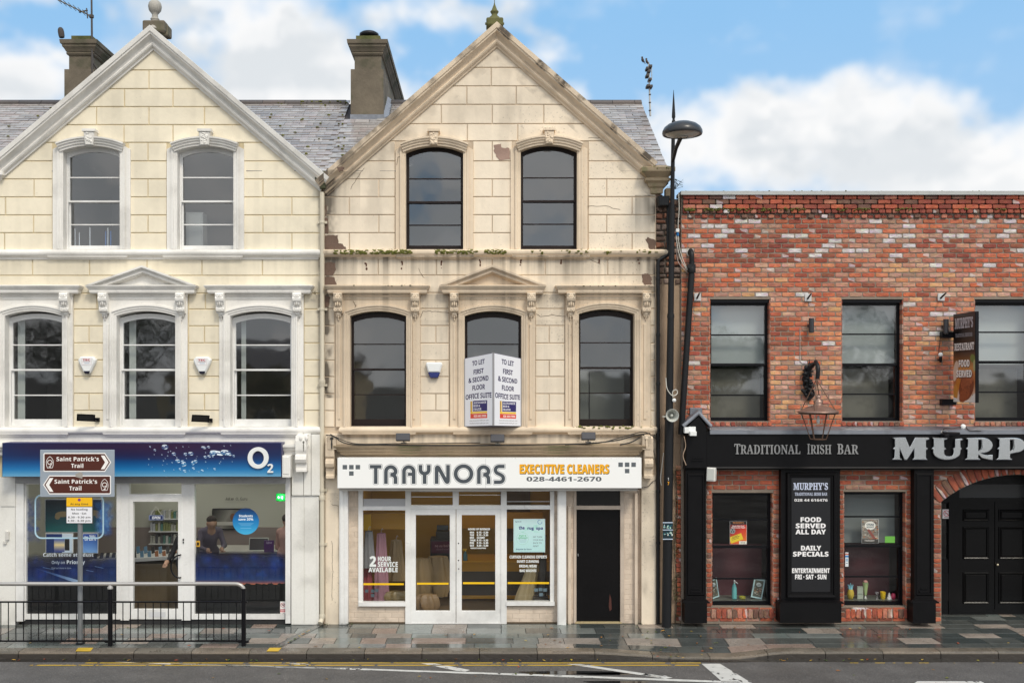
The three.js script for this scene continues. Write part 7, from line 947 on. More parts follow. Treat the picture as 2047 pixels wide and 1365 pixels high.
{ // dry cleaner
  R = rngOf(801);
  const x0 = X(690), x1 = X(1130), h = 2.62, zb = -3.8, o = sub('shop_room', mb), gold = std([.55, .28, .015], .5), tanW = std([.55, .34, .07], .8);
  part('walls', [box(x0, x1, 0, h, zb - .1, zb), box(x0, x0 + .05, 0, h, zb, -.2), box(x1 - .05, x1, 0, h, zb, -.2)], tanW, o); part('floor', box(x0, x1, -.05, .012, zb, -.1), std([.13, .09, .05], .5, { map: wearT }), o); part('ceiling', box(x0, x1, h, h + .06, zb, -.1), std([.18, .14, .08], .8), o);
  part('back_hall', [box(X(1000, -3.7), X(1060, -3.7), .9, 2.2, -3.79, -3.75)], std([.16, .12, .08], .8), o);
  { const v = sub('valance', mb); part('band', box(X(715, -.9), X(830, -.9), Y(1058, -.9), Y(1026, -.9), -.95, -.9), gold, v); part('band', box(X(900, -3), X(1085, -3), Y(1056, -3), Y(1024, -3), -3.05, -3), gold, v); part('end_panel', box(X(716, -.8), X(741, -.8), Y(1060, -.8), Y(1028, -.8), -.88, -.8), std([.8, .5, .02], .5), v); }
  const tubeM = new THREE.MeshStandardMaterial({ color: 0x000000, emissive: C(1, .86, .55), emissiveIntensity: 1.6 });
  for (const [a, b, z, w] of [[900, 1000, -1.2, 'nearest the doors'], [900, 1000, -2.3, 'in the middle'], [750, 850, -2.2, 'at the left']]) { const l = thing('tube_light', 'fluorescent tube light on the dry cleaner ceiling, ' + w, 'ceiling light', [X((a + b) / 2), h, z]); part('housing', box(X(a), X(b), h - .05, h, z - .06, z + .06), whitePlastic, l); part('tube', [rod([X(a) + .03, h - .075, z], [X(b) - .03, h - .075, z], .016)], tubeM, l); const q = new THREE.RectAreaLight(C(1, .82, .5), 8, .85, .1); q.position.set(X((a + b) / 2), h - .1, z); q.lookAt(X((a + b) / 2), 0, z); scene.add(q); }
  { const z = -1.9, c = thing('shop_counter', 'long orange and grey counter inside the dry cleaner', 'counter', [X(1000, z), 0, z]); part('top', rbox(X(905, z), X(1130, z), Y(1125, z), Y(1121, z), -2.7, z + .03, .008), gold, c); part('upper_band', pb(905, 1128, 1125, 1142, -2.6, z), gold, c); part('front', pb(905, 1128, 1142, 1190, -2.6, z - .01), std([.10, .085, .07], .5), c); part('skirting', pb(905, 1128, 1190, 1197, -2.6, z), gold, c); part('lettering', psheet(1000, 1065, 1163, 1183, z - .005), clearPrint(canvasTex(390, 120, (x) => fitText(x, 'RECEPTION', 270, 60, 420, 78, { color: '#6b5c4a', stroke: 6 }))), c); const s = thing('spray_bottle', 'yellow spray bottle on the orange counter', 'bottle', [X(930, -1.95), Y(1121, -1.95), -1.95]); part('body', lathe([[0, 0], [.045, 0], [.045, .12], [.018, .17], [.018, .2], [0, .2]], X(930, -1.95), Y(1121, -1.95), -1.95), std([.1, .25, .3], .4), s); part('trigger', rbox(X(930, -1.95) - .05, X(930, -1.95) + .03, Y(1121, -1.95) + .19, Y(1121, -1.95) + .24, -1.97, -1.93, .008), std([.7, .45, .03], .4), s); const t = thing('till', 'grey cash till at the back of the dry cleaner', 'till', [X(885, -2.9), Y(1085, -2.9), -2.9]); part('case', prb(871, 898, 1062, 1078, -3.1, -2.9, .02), std([.05, .055, .06], .4), t); part('screen', prb(873, 896, 1050, 1060, -3.05, -2.95, .01), std([.06, .08, .11], .25), t); part('shelf', pb(860, 905, 1078, 1130, -3.3, -2.85), std([.05, .05, .055], .6), t); }
  // wrapped garments, sacks and a vacuum cleaner
  const cloth = (name, label, cat, px, z, top, bot, w, col, seed, o2 = {}) => { const n = 40, m = new B(), P = (i, j) => { const a = i / n * 2 * Math.PI, f = j / 8, k = (o2.bulge ? .55 + .45 * Math.sin(Math.PI * Math.min(1, f * .8 + .12)) : .55 + .45 * f) * (1 + .16 * Math.sin(a * 7 + seed * 3 + f * 2) + .1 * vnoise(a * 3 + seed, f * 6)); return [X(px, z) + M(w / 2, z) * k * Math.cos(a) + (o2.lean || 0) * f, lerp(Y(top, z), Y(bot, z), f), z + M(w / 2, z) * .5 * k * Math.sin(a)]; }; for (let j = 0; j < 8; j++) for (let i = 0; i < n; i++) m.q(P(i, j), P(i + 1, j), P(i + 1, j + 1), P(i, j + 1)); const c = [X(px, z), Y(top, z) + .02, z]; for (let i = 0; i < n; i++) m.t(c, P(i, 0), P(i + 1, 0)); const t = thing(name, label, cat, [X(px, z), Y(bot, z), z]); part('cloth', m.g(.8), std(col, o2.rough ?? .55), t); if (o2.hook) part('hanger', [tube([[X(px, z), Y(top, z), z], [X(px, z), Y(top, z) + .06, z], [X(px, z) + .02, Y(top, z) + .09, z], [X(px, z) + .03, Y(top, z) + .06, z]], .004)], silver, t); return t; };
  cloth('hanging_garment', 'silver grey garment in plastic, hanging behind the left pane', 'garment', 737, -.55, 1062, 1135, 24, [.22, .22, .23], 1, { hook: 1, rough: .25 }); cloth('hanging_garment', 'long pink dress hanging behind the left pane', 'garment', 762, -.6, 1066, 1203, 28, [.32, .16, .2], 2, { hook: 1 }); cloth('hanging_garment', 'dark red garment low behind the left pane', 'garment', 735, -.7, 1128, 1204, 22, [.30, .06, .07], 3, { hook: 1 }); cloth('hanging_garment', 'beige garments in clear plastic behind the left pane', 'garment', 792, -.9, 1080, 1160, 34, [.26, .18, .09], 4, { hook: 1, rough: .3 }); cloth('laundry_bundle', 'shiny plastic bundle on the floor behind the left pane', 'bundle', 790, -.6, 1182, 1206, 46, [.22, .16, .07], 5, { bulge: 1, rough: .25 });
  cloth('laundry_sack', 'tall pale sack standing behind the left door leaf', 'sack', 876, -1.2, 1112, 1192, 46, [.28, .19, .09], 6, { bulge: 1 }); cloth('laundry_sack', 'shorter pale sack leaning beside the tall sack', 'sack', 843, -1.0, 1116, 1196, 40, [.25, .17, .08], 7, { bulge: 1 }); cloth('laundry_bundle', 'wrapped bundle on the floor behind the left door leaf', 'bundle', 855, -.5, 1188, 1222, 44, [.25, .16, .08], 8, { bulge: 1, rough: .25 }); cloth('hanging_garment', 'pale wedding dress beside the vacuum cleaner', 'garment', 1066, -.7, 1130, 1206, 36, [.4, .32, .18], 9, { lean: -.18 });
  { const z = -.5, v = thing('vacuum_cleaner', 'upright dark vacuum cleaner behind the right pane', 'vacuum cleaner', [X(1082, z), Y(1205, z), z]), d = std([.03, .025, .02], .5); part('bag', [rbox(X(1078, z), X(1093, z), Y(1178, z), Y(1112, z), z - .08, z + .04, .04)], d, v); part('handle', rod([X(1086, z), Y(1115, z), z], [X(1092, z), Y(1070, z), z - .05], .014), d, v); part('head', [rbox(X(1065, z), X(1096, z), Y(1206, z), Y(1192, z), z - .1, z + .16, .03), rbox(X(1074, z), X(1091, z), Y(1193, z), Y(1176, z), z - .08, z + .06, .03)], d, v); }
  { const z = -2.8, b = thing('purple_banner', 'dark purple banner with mirrored lettering behind the left door leaf', 'banner', [X(882, z), Y(1108, z), z]); part('cloth', prb(862, 906, 1082, 1106, z - .01, z, .004), std([.09, .015, .05], .6), b); part('print', psheet(866, 902, 1086, 1102, z + .004), clearPrint(canvasTex(360, 160, (x) => { x.translate(360, 0); x.scale(-1, 1); fitText(x, 'Find us on', 180, 50, 300, 50, { color: '#b895a8' }); fitText(x, 'facebook', 170, 115, 260, 40, { color: '#8a5f78' }); })), b); }
  { const z = -.13, p = thing('rug_poster', 'pale blue rug cleaning poster in the right pane', 'poster', [X(1057, z), Y(1104, z), z]); part('card', prb(1026.5, 1090, 1037, 1104, z - .006, z, .002), whitePlastic, p); part('print', psheet(1027, 1089.5, 1037.5, 1103.5, z + .004), printMat(canvasTex(640, 680, (x, w, h) => { const g = x.createLinearGradient(0, 0, 0, h); g.addColorStop(0, '#d3eef0'); g.addColorStop(1, '#bfe6e6'); x.fillStyle = g; x.fillRect(0, 0, w, h); const q = rngOf(4); for (let i = 0; i < 40; i++) { x.fillStyle = 'rgba(110,215,180,.12)'; x.beginPath(); x.ellipse(120 + q() * 420, 120 + q() * 160, 40 * q() + 10, 20 * q() + 5, 0, 0, 7); x.fill(); } fitText(x, 'the', 165, 180, 120, 62, { color: '#241a72', stroke: 5 }); fitText(x, 'rug', 345, 186, 135, 56, { color: '#241a72', stroke: 5 }); fitText(x, 'spa', 530, 186, 145, 56, { color: '#241a72', stroke: 5 }); x.strokeStyle = '#6a94c8'; x.lineWidth = 10; x.beginPath(); x.arc(535, 60, 42, 0, 5); x.stroke(); x.strokeStyle = '#9cc8b4'; x.lineWidth = 4; x.beginPath(); x.arc(180, 400, 124, 0, 7); x.stroke(); fitText(x, 'Bright &', 180, 340, 150, 32, { color: '#4cb878', skew: .2 }); fitText(x, 'Lightweight', 180, 385, 200, 34, { color: '#3fae70', skew: .2 }); x.fillStyle = '#93a8b8'; for (let i = 0; i < 3; i++) x.fillRect(100 + i * 12, 420 + i * 24, 170 - i * 24, 6); const o3 = { color: '#51606e', font: 'normal', align: 'left' }; fitText(x, 'WE TURN', 395, 368, 190, 34, o3); fitText(x, 'YOUR RUG', 395, 430, 210, 34, o3); fitText(x, 'BACK TO', 395, 492, 180, 34, o3); fitText(x, 'NEW*', 395, 555, 120, 34, o3); fitText(x, 'Enquire In Store', 205, 620, 320, 30, { color: '#2c3c64' }); fitText(x, 'Agents for', 95, 52, 130, 20, { color: '#2c3c64' }); }), .4), p); }
}
{ // bar windows
  R = rngOf(902);
  const z = -.36, yb = (zz) => Y(1206) + .001;
  const fr = (px, label, turn, a) => { const o = thing('menu_picture', label, 'picture frame', [X(px, z), yb(), z]); const g = (b) => { const q = uvBox(b); q.rotateZ(turn * .18).rotateY(a).translate(X(px, z), yb() + .19, z); return q; }; part('frame', g(new RoundedBoxGeometry(.2, .36, .02, 2, .006)), std([.42, .60, .62], .5), o); const p = new THREE.PlaneGeometry(.15, .30).translate(0, 0, .0125).rotateZ(turn * .18).rotateY(a).translate(X(px, z), yb() + .19, z).toNonIndexed(); part('print', p, printMat(canvasTex(150, 300, (x, w, h) => { x.fillStyle = '#55584e'; x.fillRect(0, 0, w, h); const q = rngOf(px); for (let i = 0; i < 70; i++) { x.fillStyle = ['#7c4a3a', '#a8a49a', '#3c3a34', '#8e7a58'][i % 4]; x.fillRect(q() * w, h * .4 + q() * h * .5, 30 * q(), 8 + 10 * q()); } x.fillStyle = '#c9d2d2'; x.beginPath(); x.ellipse(75, 78, 44, 36, 0, 0, 7); x.fill(); fitText(x, 'STEAK', 75, 70, 60, 16, { color: '#3a4a4e' }); fitText(x, 'NIGHT', 75, 92, 60, 16, { color: '#3a4a4e' }); })), o); };
  fr(1427, 'pale blue menu frame leaning at the left of the lower left bar window', 1, .5); fr(1516, 'pale blue menu frame leaning at the right of the lower left bar window', -1, -.1);
  { const x = X(1468.5, z), o = thing('soda_siphon', 'turquoise soda siphon bottle on the bar window sill', 'bottle', [x, yb(), z]); part('body', lathe([[0, 0], [.045, 0], [.046, .02], [.044, .2], [.03, .25], [.016, .27], [.016, .29], [0, .29]], x, yb(), z), std([.13, .42, .42], .25), o); part('head', [lathe([[.016, 0], [.018, .05], [.01, .06], [0, .06]], x, yb() + .285, z), rod([x, yb() + .33, z], [x + .06, yb() + .28, z + .02], .006)], silver, o); const d = thing('yellow_dish', 'small yellow dish beside the turquoise siphon', 'dish', [X(1484.5, z), yb(), z]); part('bowl', lathe([[0, 0], [.05, 0], [.06, .03], [.05, .05], [.04, .05], [0, .03]], X(1484.5, z), yb(), z), std([.36, .33, .03], .5), d); part('rim', new THREE.TorusGeometry(.056, .006, 6, 24).rotateX(Math.PI / 2).translate(X(1484.5, z), yb() + .04, z).toNonIndexed(), std([.2, .2, .03], .5), d); }
  { const x = X(1701, z), o = thing('pineapple_cup', 'yellow pineapple cup with blue leaves on the bar window sill', 'cup', [x, yb(), z]); part('body', lathe([[0, 0], [.04, .0], [.06, .06], [.062, .11], [.045, .17], [.03, .18], [0, .18]], x, yb(), z), std([.55, .40, .04], .5, { bumpMap: smallB, bumpScale: .01 }), o); const lf = []; for (let i = 0; i < 8; i++) { const a = i * .785; lf.push(rod([x + .02 * Math.cos(a), yb() + .17, z + .02 * Math.sin(a)], [x + .05 * Math.cos(a), yb() + .26, z + .03 * Math.sin(a)], .018, .004, 5)); } lf.push(rod([x, yb() + .17, z], [x, yb() + .29, z], .03, .005, 6)); part('leaves', lf, std([.22, .52, .62], .5), o); }
  { const x = X(1721, z), o = thing('menu_box', 'small pale green card standing on the bar window sill', 'card', [x, yb(), z]); part('card', rbox(x - .055, x + .05, yb(), yb() + .23, z - .03, z, .004), std([.36, .40, .33], .6), o); part('stripe', box(x - .04, x + .035, yb() + .08, yb() + .1, z, z + .002), std([.2, .24, .2], .6), o); const c = thing('cone_glass', 'tall green cone glass with a pink top on the sill', 'glass', [X(1731, z), yb(), z]); part('cone', lathe([[0, .04], [.02, .05], [.05, .26], [.048, .28], [0, .28]], X(1731, z), yb() + .02, z), std([.38, .5, .22], .4), c); part('topping', ball(X(1731, z), yb() + .31, z, .04, .03, .04), std([.6, .3, .26], .6), c); part('foot', lathe([[0, 0], [.035, 0], [.02, .02], [.01, .06]], X(1731, z), yb(), z), greyPlastic, c); }
  { const x = X(1766, z), o = thing('yellow_tumbler', 'bright yellow tumbler on the bar window sill', 'cup', [x, yb(), z]); part('cup', lathe([[0, 0], [.036, 0], [.05, .13], [.046, .13], [.04, .02], [0, .02]], x, yb(), z), std([.75, .5, .01], .35), o); part('drink', lathe([[0, .11], [.044, .11]], x, yb(), z), std([.6, .3, .01], .3), o); const w = thing('wine_glass', 'clear stemmed glass beside the yellow tumbler', 'glass', [X(1754, z), yb(), z]); part('bowl', lathe([[.0, .07], [.02, .08], [.035, .12], [.03, .13]], X(1754, z), yb(), z), std([.3, .28, .3], .2, { transparent: true, opacity: .5 }), w); part('stem', lathe([[.03, 0], [.006, .008], [.005, .07]], X(1754, z), yb(), z), std([.3, .28, .3], .2), w); const p = thing('pink_cup', 'pink cup at the right end of the bar window sill', 'cup', [X(1787, z), yb(), z]); part('cup', lathe([[0, 0], [.035, 0], [.045, .06], [.03, .1], [.0, .11]], X(1787, z), yb(), z), std([.55, .05, .12], .4), p); part('white_cone', lathe([[.045, 0], [.01, .11], [0, .12]], X(1778.5, z), yb(), z), std([.7, .68, .68], .5), p); }
  { const zz = -.17, o = thing('bar_poster', 'red and yellow bar poster in the lower left window', 'poster', [X(1476, zz), Y(1088, zz), zz]); part('card', prb(1459.5, 1493.5, 1041, 1088, zz - .004, zz, .0015), whitePlastic, o); part('print', psheet(1460, 1493, 1041.5, 1087.5, zz + .003), printMat(canvasTex(330, 460, (x, w, h) => { x.fillStyle = '#120c0c'; x.fillRect(0, 0, w, h); fitText(x, "MURPHY'S", 165, 32, 220, 34, { face: 'serif', color: '#d8884a' }); const g = x.createLinearGradient(0, 60, w, h); g.addColorStop(0, '#5a0d10'); g.addColorStop(.5, '#d0341c'); g.addColorStop(1, '#e8902a'); x.fillStyle = g; x.fillRect(0, 70, w, h - 70); fitText(x, 'Movie Meal Deal', 165, 98, 240, 22, {}); fitText(x, 'Wednesday Night', 165, 130, 280, 22, {}); x.fillStyle = '#8a8d90'; x.beginPath(); x.arc(50, 200, 56, 0, 7); x.fill(); x.fillStyle = '#26282a'; for (const [a, b] of [[50, 172], [28, 212], [72, 212]]) { x.beginPath(); x.arc(a, b, 14, 0, 7); x.fill(); } x.save(); x.translate(120, 340); x.rotate(-.35); x.fillStyle = '#e3c52a'; x.fillRect(-130, -60, 260, 130); x.fillStyle = '#5a4a10'; x.fillRect(-90, -20, 170, 10); x.fillRect(-90, 8, 150, 8); fitText(x, 'TICKET', -10, -38, 130, 20, { color: '#4a3c10' }); x.restore(); x.fillStyle = '#e8e2d4'; x.fillRect(180, 400, 150, 60); fitText(x, '£10.00', 255, 430, 90, 24, { color: '#2a2a2a' }); })), o); }
  { const zz = -.17, o = thing('steak_poster', 'steak night poster in the lower right bar window', 'poster', [X(1741, zz), Y(1086, zz), zz]); part('card', prb(1723.5, 1757.5, 1038, 1086, zz - .004, zz, .0015), whitePlastic, o); part('print', psheet(1724, 1757, 1038.5, 1085.5, zz + .003), printMat(canvasTex(330, 470, (x, w, h) => { x.fillStyle = '#7d766e'; x.fillRect(0, 0, w, h); const q = rngOf(6); for (let i = 0; i < 120; i++) { x.fillStyle = ['#b5651d', '#d0c8b8', '#4a4038', '#a09888', '#8a5a48'][i % 5]; x.fillRect(q() * w, q() * h * .8, 10 + 50 * q(), 4 + 14 * q()); } x.fillStyle = '#e6e2da'; x.beginPath(); x.ellipse(165, 120, 108, 84, 0, 0, 7); x.fill(); fitText(x, 'STEAK', 165, 100, 150, 40, { color: '#2c4450', stroke: 4 }); fitText(x, 'NIGHT', 165, 150, 150, 34, { color: '#5a6a70', stroke: 3 }); x.save(); x.translate(210, 320); x.rotate(.95); x.fillStyle = '#8c4a40'; x.fillRect(-150, -24, 300, 48); x.restore(); x.fillStyle = '#3a3632'; x.fillRect(0, 390, w, 80); fitText(x, 'THURSDAY', 150, 420, 200, 30, { color: '#d8d4cc' }); })), o);
    const s = thing('window_sticker', 'tall white and blue sticker at the left edge of the lower right bar window', 'sticker', [X(1693, zz), Y(1133, zz), zz]); part('card', psheet(1690.5, 1697, 1104, 1132.5, -.19), printMat(canvasTex(64, 280, (x) => { x.fillStyle = '#dfe6ea'; x.fillRect(0, 0, 64, 280); x.fillStyle = '#c07a6a'; x.fillRect(0, 20, 64, 30); x.fillStyle = '#4a86c0'; x.fillRect(0, 60, 64, 40); x.fillStyle = '#9ab8d0'; x.fillRect(8, 120, 48, 60); x.fillStyle = '#2c4a70'; x.fillRect(14, 205, 36, 12); })), s); const g = thing('green_card', 'bright green card at the right of the steak poster', 'card', [X(1782, zz), Y(1085, zz), zz]); part('card', prb(1770, 1790, 1072, 1085, zz - .004, zz, .0015), std([.16, .5, .06], .5), g); }
}
{ // aerials, birds
  const m = std([.06, .05, .045], .6); R = rngOf(33);
  { const z = -2.35, o = thing('television_aerial', 'tall aerial mast strapped to the left chimney', 'aerial', [X(183, z), Y(145, z), z]); part('mast', rod([X(183.5, z), Y(145, z), z], [X(181.5, z), Y(-60, z), z], .022, .016), m, o); part('boom', [rod([X(181, z), Y(32, z), z], [X(95, z + 1), Y(-14, z + 1), z + .8], .012)], std([.25, .21, .15], .6), o); part('clamp', [rbox(X(178, z), X(186, z), Y(36, z), Y(29, z), z - .03, z + .03, .01), rod([X(161, z), Y(28, z), z + .1], [X(178, z), Y(24, z), z + .1], .014), rod([X(176, z), Y(20, z), z + .1], [X(178, z), Y(40, z), z + .1], .012), rod([X(182, z), Y(120, z), z], [X(190, z), Y(138, z), z - .1], .014)], m, o); for (let i = 1; i < 8; i++) { const t = i / 8, a = [lerp(X(181, z), X(95, z + 1), t), lerp(Y(32, z), Y(-14, z + 1), t), lerp(z, z + .8, t)]; part('element', rod([a[0] - .01, a[1], a[2] - .22], [a[0] + .01, a[1], a[2] + .22], .005), m, o); } }
  const z = -3.3, w = std([.5, .5, .48], .5); { const o = thing('television_aerial', 'slim white aerial mast with small dark brackets above the right roof edge', 'aerial', [X(1300, z), Y(230, z), z]); part('mast', rod([X(1300.5, z), Y(232, z), z], [X(1297, z), Y(124, z), z], .02, .014), w, o); for (const [px, py] of [[1300, 134], [1294, 138], [1297, 144], [1294, 152], [1299, 160], [1295, 173], [1301, 174]]) part('bracket', rbox(X(px - 3, z), X(px + 3, z), Y(py + 2.5, z), Y(py - 2.5, z), z - .1, z + .1, .008), m, o); part('side_rod', rod([X(1303.5, z), Y(160, z), z], [X(1303, z), Y(134, z), z], .008), w, o); for (const py of [190, 206, 222]) part('band', rod([X(1299.5, z), Y(py, z), z], [X(1299.5, z), Y(py - 2, z), z], .026), m, o); }
  const bird = (px, py, zz, s, label, turn) => { const x = X(px, zz), y = Y(py, zz), o = thing('bird', label, 'bird', [x, y, zz]); const T = (g) => { g.rotateY(turn).translate(x, y, zz); return g; }; const dk = std([.07, .055, .05], .8); part('body', [T(ball(0, .06 * s, 0, .035 * s, .065 * s, .05 * s).applyMatrix4(new THREE.Matrix4().makeRotationZ(.35))), T(ball(-.035 * s, .13 * s, 0, .027 * s, .027 * s, .027 * s))], dk, o); part('beak', T(rod([-.055 * s, .132 * s, 0], [-.082 * s, .128 * s, 0], .007 * s, .001)), std([.3, .22, .1], .5), o); part('tail', T(rod([.02 * s, .03 * s, 0], [.055 * s, -.05 * s, 0], .014 * s, .008 * s)), dk, o); part('leg', [T(rod([0, .01 * s, .01], [0, -.02 * s, .01], .003)), T(rod([0, .01 * s, -.01], [0, -.02 * s, -.01], .003))], dk, o); };
  bird(1286.5, 124, z, .75, 'small bird perched at the left tip of the slim white aerial', .2); bird(1295, 127, z, .75, 'small bird perched on the very top of the slim white aerial', -.3);
}
// ================================================================ plants, leaves, litter
{
  R = rngOf(404);
  const leafM = std([1, 1, 1], .6, { vertexColors: true, side: THREE.DoubleSide });
  const leaf = (x, y, z, s, c, flat = .2) => { const m = new B(), a = rr(0, 6.28), t = rr(-flat, flat), f = [[0, 0, -1], [.45, .12, -.25], [.38, .05, .45], [0, -.02, 1], [-.4, .1, .4], [-.42, .16, -.3]].map(([u, v, w]) => { const X1 = u * Math.cos(a) - w * Math.sin(a), Z1 = u * Math.sin(a) + w * Math.cos(a); return [x + s * X1, y + s * (v + X1 * t + .05), z + s * Z1]; }); for (let i = 1; i < 5; i++) m.t(f[0], f[i], f[i + 1]); return tint(m.g(), c); };
  const cols = [[.30, .12, .03], [.42, .22, .03], [.12, .14, .02], [.38, .07, .02], [.18, .09, .04], [.5, .33, .05], [.06, .11, .02]];
  const g = []; const put = (px, py, y) => { const z = Gz(py, y), x = X(px, z); g.push(leaf(x, y + dip(x, z) + .006, z, rr(.018, .042), pick(cols).map((v) => v * rr(.8, 1.1)))); };
  for (let i = 0; i < 120; i++) { const px = R() < .45 ? rr(1080, 1500) : rr(0, 1960); put(px, rr(1316, 1321), ROAD); } for (let i = 0; i < 60; i++) put(rr(0, 2040), rr(1252, 1296), .003); for (let i = 0; i < 26; i++) put(rr(1290, 1420), rr(1256, 1306), .003); for (let i = 0; i < 16; i++) { const t = R(); put(lerp(560, 622, t), lerp(1294, 1258, t), .006); } for (let i = 0; i < 20; i++) put(rr(400, 2040), rr(1325, 1362), ROAD);
  const fl = part('fallen_leaves', g, leafM, scene); fl.userData = { kind: 'stuff', label: 'scattered wet autumn leaves along the kerb and pavement', category: 'leaves' };
  { const z = Gz(1316, ROAD), x = X(286, z), o = thing('crumpled_paper', 'crumpled scrap of white paper in the gutter by the railing', 'litter', [x, ROAD, z]); const q = new THREE.IcosahedronGeometry(.045, 2); const p = q.attributes.position; for (let i = 0; i < p.count; i++) { const k = .6 + .7 * vnoise(p.getX(i) * 60 + 5, p.getY(i) * 60 + p.getZ(i) * 40); p.setXYZ(i, p.getX(i) * k, p.getY(i) * k * .7, p.getZ(i) * k); } q.computeVertexNormals(); part('paper', uvBox(q.translate(x, ROAD + .03, z)), whitePlastic, o); }
  const sprig = (name, label, cat, at, n, s, spread, c) => { const o = thing(name, label, cat, at); const ls = [], st = []; for (let i = 0; i < n; i++) { const a = rr(0, 6.28), r = Math.sqrt(R()) * spread, h = rr(-.5, 1) * spread * .8; const p = [at[0] + r * Math.cos(a), at[1] + h + spread * .3, at[2] + Math.abs(r * Math.sin(a)) * .6 + .01]; ls.push(leaf(p[0], p[1], p[2], s * rr(.6, 1.2), c.map((v) => v * rr(.6, 1.5)), .8)); if (i % 4 === 0) st.push(rod([at[0], at[1] - spread * .2, at[2]], p, .003, .002, 4)); } part('foliage', ls, leafM, o); part('stem', st, std([.1, .08, .04], .9), o); };
  sprig('wall_fern', 'spiky little fern growing below the left tan console', 'fern', [X(655), Y(953), .03], 26, .035, .1, [.03, .06, .015]); sprig('wall_weed', 'small weed on the stone corner above the black downpipe', 'weed', [X(1350), Y(375), 0], 60, .03, .14, [.05, .085, .02]); sprig('wall_weed', 'weed growing beside the black downpipe bend', 'weed', [X(1318), Y(552), .03], 24, .022, .09, [.09, .12, .02]); sprig('wall_weed', 'dark roots and weed below the beige string course end', 'weed', [X(1330), Y(500), 0], 30, .022, .12, [.05, .06, .02]); sprig('wall_weed', 'tiny weed at the end of the white window cornice', 'weed', [X(632), Y(588), .08], 18, .018, .07, [.03, .035, .02]);
  { const o = thing('climbing_ivy', 'thin green ivy climbing the brick strip beside the lamp column', 'climbing plant', [X(1355), 0, -.02]); const ls = []; for (let i = 0; i < 420; i++) { const py = 935 + 300 * R(), px = 1348 + 12 * R() + (vnoise(py * .03, 4) - .5) * 14; if (vnoise(py * .05, 9) < .32) continue; ls.push(leaf(X(px), Y(py), -.02 + rr(0, .05), rr(.012, .028), [.04, .075, .015].map((v) => v * rr(.6, 1.7)), .9)); } part('foliage', ls, leafM, o); part('stem', [tube([[X(1351), 0, -.02], [X(1354), Y(1180), -.01], [X(1349), Y(1100), -.01], [X(1355), Y(1020), -.01], [X(1351), Y(940), -.01]], .008)], std([.09, .07, .05], .9), o); }
  const tw = [[655, 1247], [700, 1247], [1140, 1249], [1250, 1250], [1280, 1250], [700, 1262], [640, 1262]]; const tg = []; for (const [px, py] of tw) for (let i = 0; i < 5; i++) { const z = .05 + rr(0, .05); tg.push(leaf(X(px + rr(-6, 6), z), .01 + rr(0, .02), z, rr(.012, .025), [.05, .08, .02], .5)); } const wd = part('pavement_weeds', tg, leafM, scene); wd.userData = { kind: 'stuff', label: 'tiny weeds along the foot of the shopfront', category: 'weeds' };
}

// ================================================================ people inside the phone shop
function figure(name, label, at, turn, bones, hair, hands = []) {   // bones: [joint a, joint b, radius a, radius b, colour]; one smooth surface
  const N = 96, S = 1.02, mc = new MarchingCubes(N, new THREE.MeshStandardMaterial(), false, false, 120000), f = mc.field, cen = [0, .92, 0];
  for (let k = 0; k < N; k++) for (let j = 0; j < N; j++) for (let i = 0; i < N; i++) { const x = (i - N / 2) / (N / 2) * S + cen[0], y = (j - N / 2) / (N / 2) * S + cen[1], z = (k - N / 2) / (N / 2) * S + cen[2]; let s = 0; if (Math.abs(x) < .5 && Math.abs(z) < .62) for (const [a, b, ra, rb] of bones) { const vx = b[0] - a[0], vy = b[1] - a[1], vz = b[2] - a[2], wx = x - a[0], wy = y - a[1], wz = z - a[2], t = clamp((wx * vx + wy * vy + wz * vz) / (vx * vx + vy * vy + vz * vz + 1e-9)), d = Math.hypot(wx - vx * t, wy - vy * t, wz - vz * t) - lerp(ra, rb, t); s += Math.exp(-d * 55); } f[i + j * N + k * N * N] = s > 1e-9 ? Math.log(s) / 55 : -.4; }
  mc.isolation = 0; mc.update(); const n = mc.count, p = Float32Array.from(mc.positionArray.slice(0, n * 3)), col = new Float32Array(n * 3);
  for (let v = 0; v < n; v++) { const x = p[3 * v] = p[3 * v] * S + cen[0], y = p[3 * v + 1] = p[3 * v + 1] * S + cen[1], z = p[3 * v + 2] = p[3 * v + 2] * S + cen[2]; let bd = 9, bc = [0, 0, 0]; for (const [a, b, ra, rb, c] of bones) { const vx = b[0] - a[0], vy = b[1] - a[1], vz = b[2] - a[2], t = clamp(((x - a[0]) * vx + (y - a[1]) * vy + (z - a[2]) * vz) / (vx * vx + vy * vy + vz * vz + 1e-9)), d = Math.hypot(x - a[0] - vx * t, y - a[1] - vy * t, z - a[2] - vz * t) - lerp(ra, rb, t); if (d < bd) { bd = d; bc = c; } } col.set(bc, 3 * v); }
  let g = new THREE.BufferGeometry(); g.setAttribute('position', new THREE.BufferAttribute(p, 3)); g.computeVertexNormals(); g = toCreasedNormals(g, 2); g.setAttribute('color', new THREE.BufferAttribute(col, 3)); g.setAttribute('uv', new THREE.BufferAttribute(new Float32Array(n * 2), 2));
  const o = thing(name, label, 'person', at), place = (q) => { q.rotateY(turn); return q.translate(...at); }, skin = [.42, .25, .17];
  part('body', [place(g), ...hands.flatMap(([x, y, z, dx, dy]) => [0, 1, 2, 3, 4].map((i) => place(tint(rod([x + (i - 1.5) * .019, y, z], [x + (i - 1.5) * .022 + dx, y + dy * (i === 4 ? .5 : 1 - .08 * Math.abs(i - 1.5)), z + .03], .009, .007, 6), skin))))], std([1, 1, 1], .75, { vertexColors: true }), o);
  part('hair', place(hair), std([.03, .02, .015], .8), o);
}
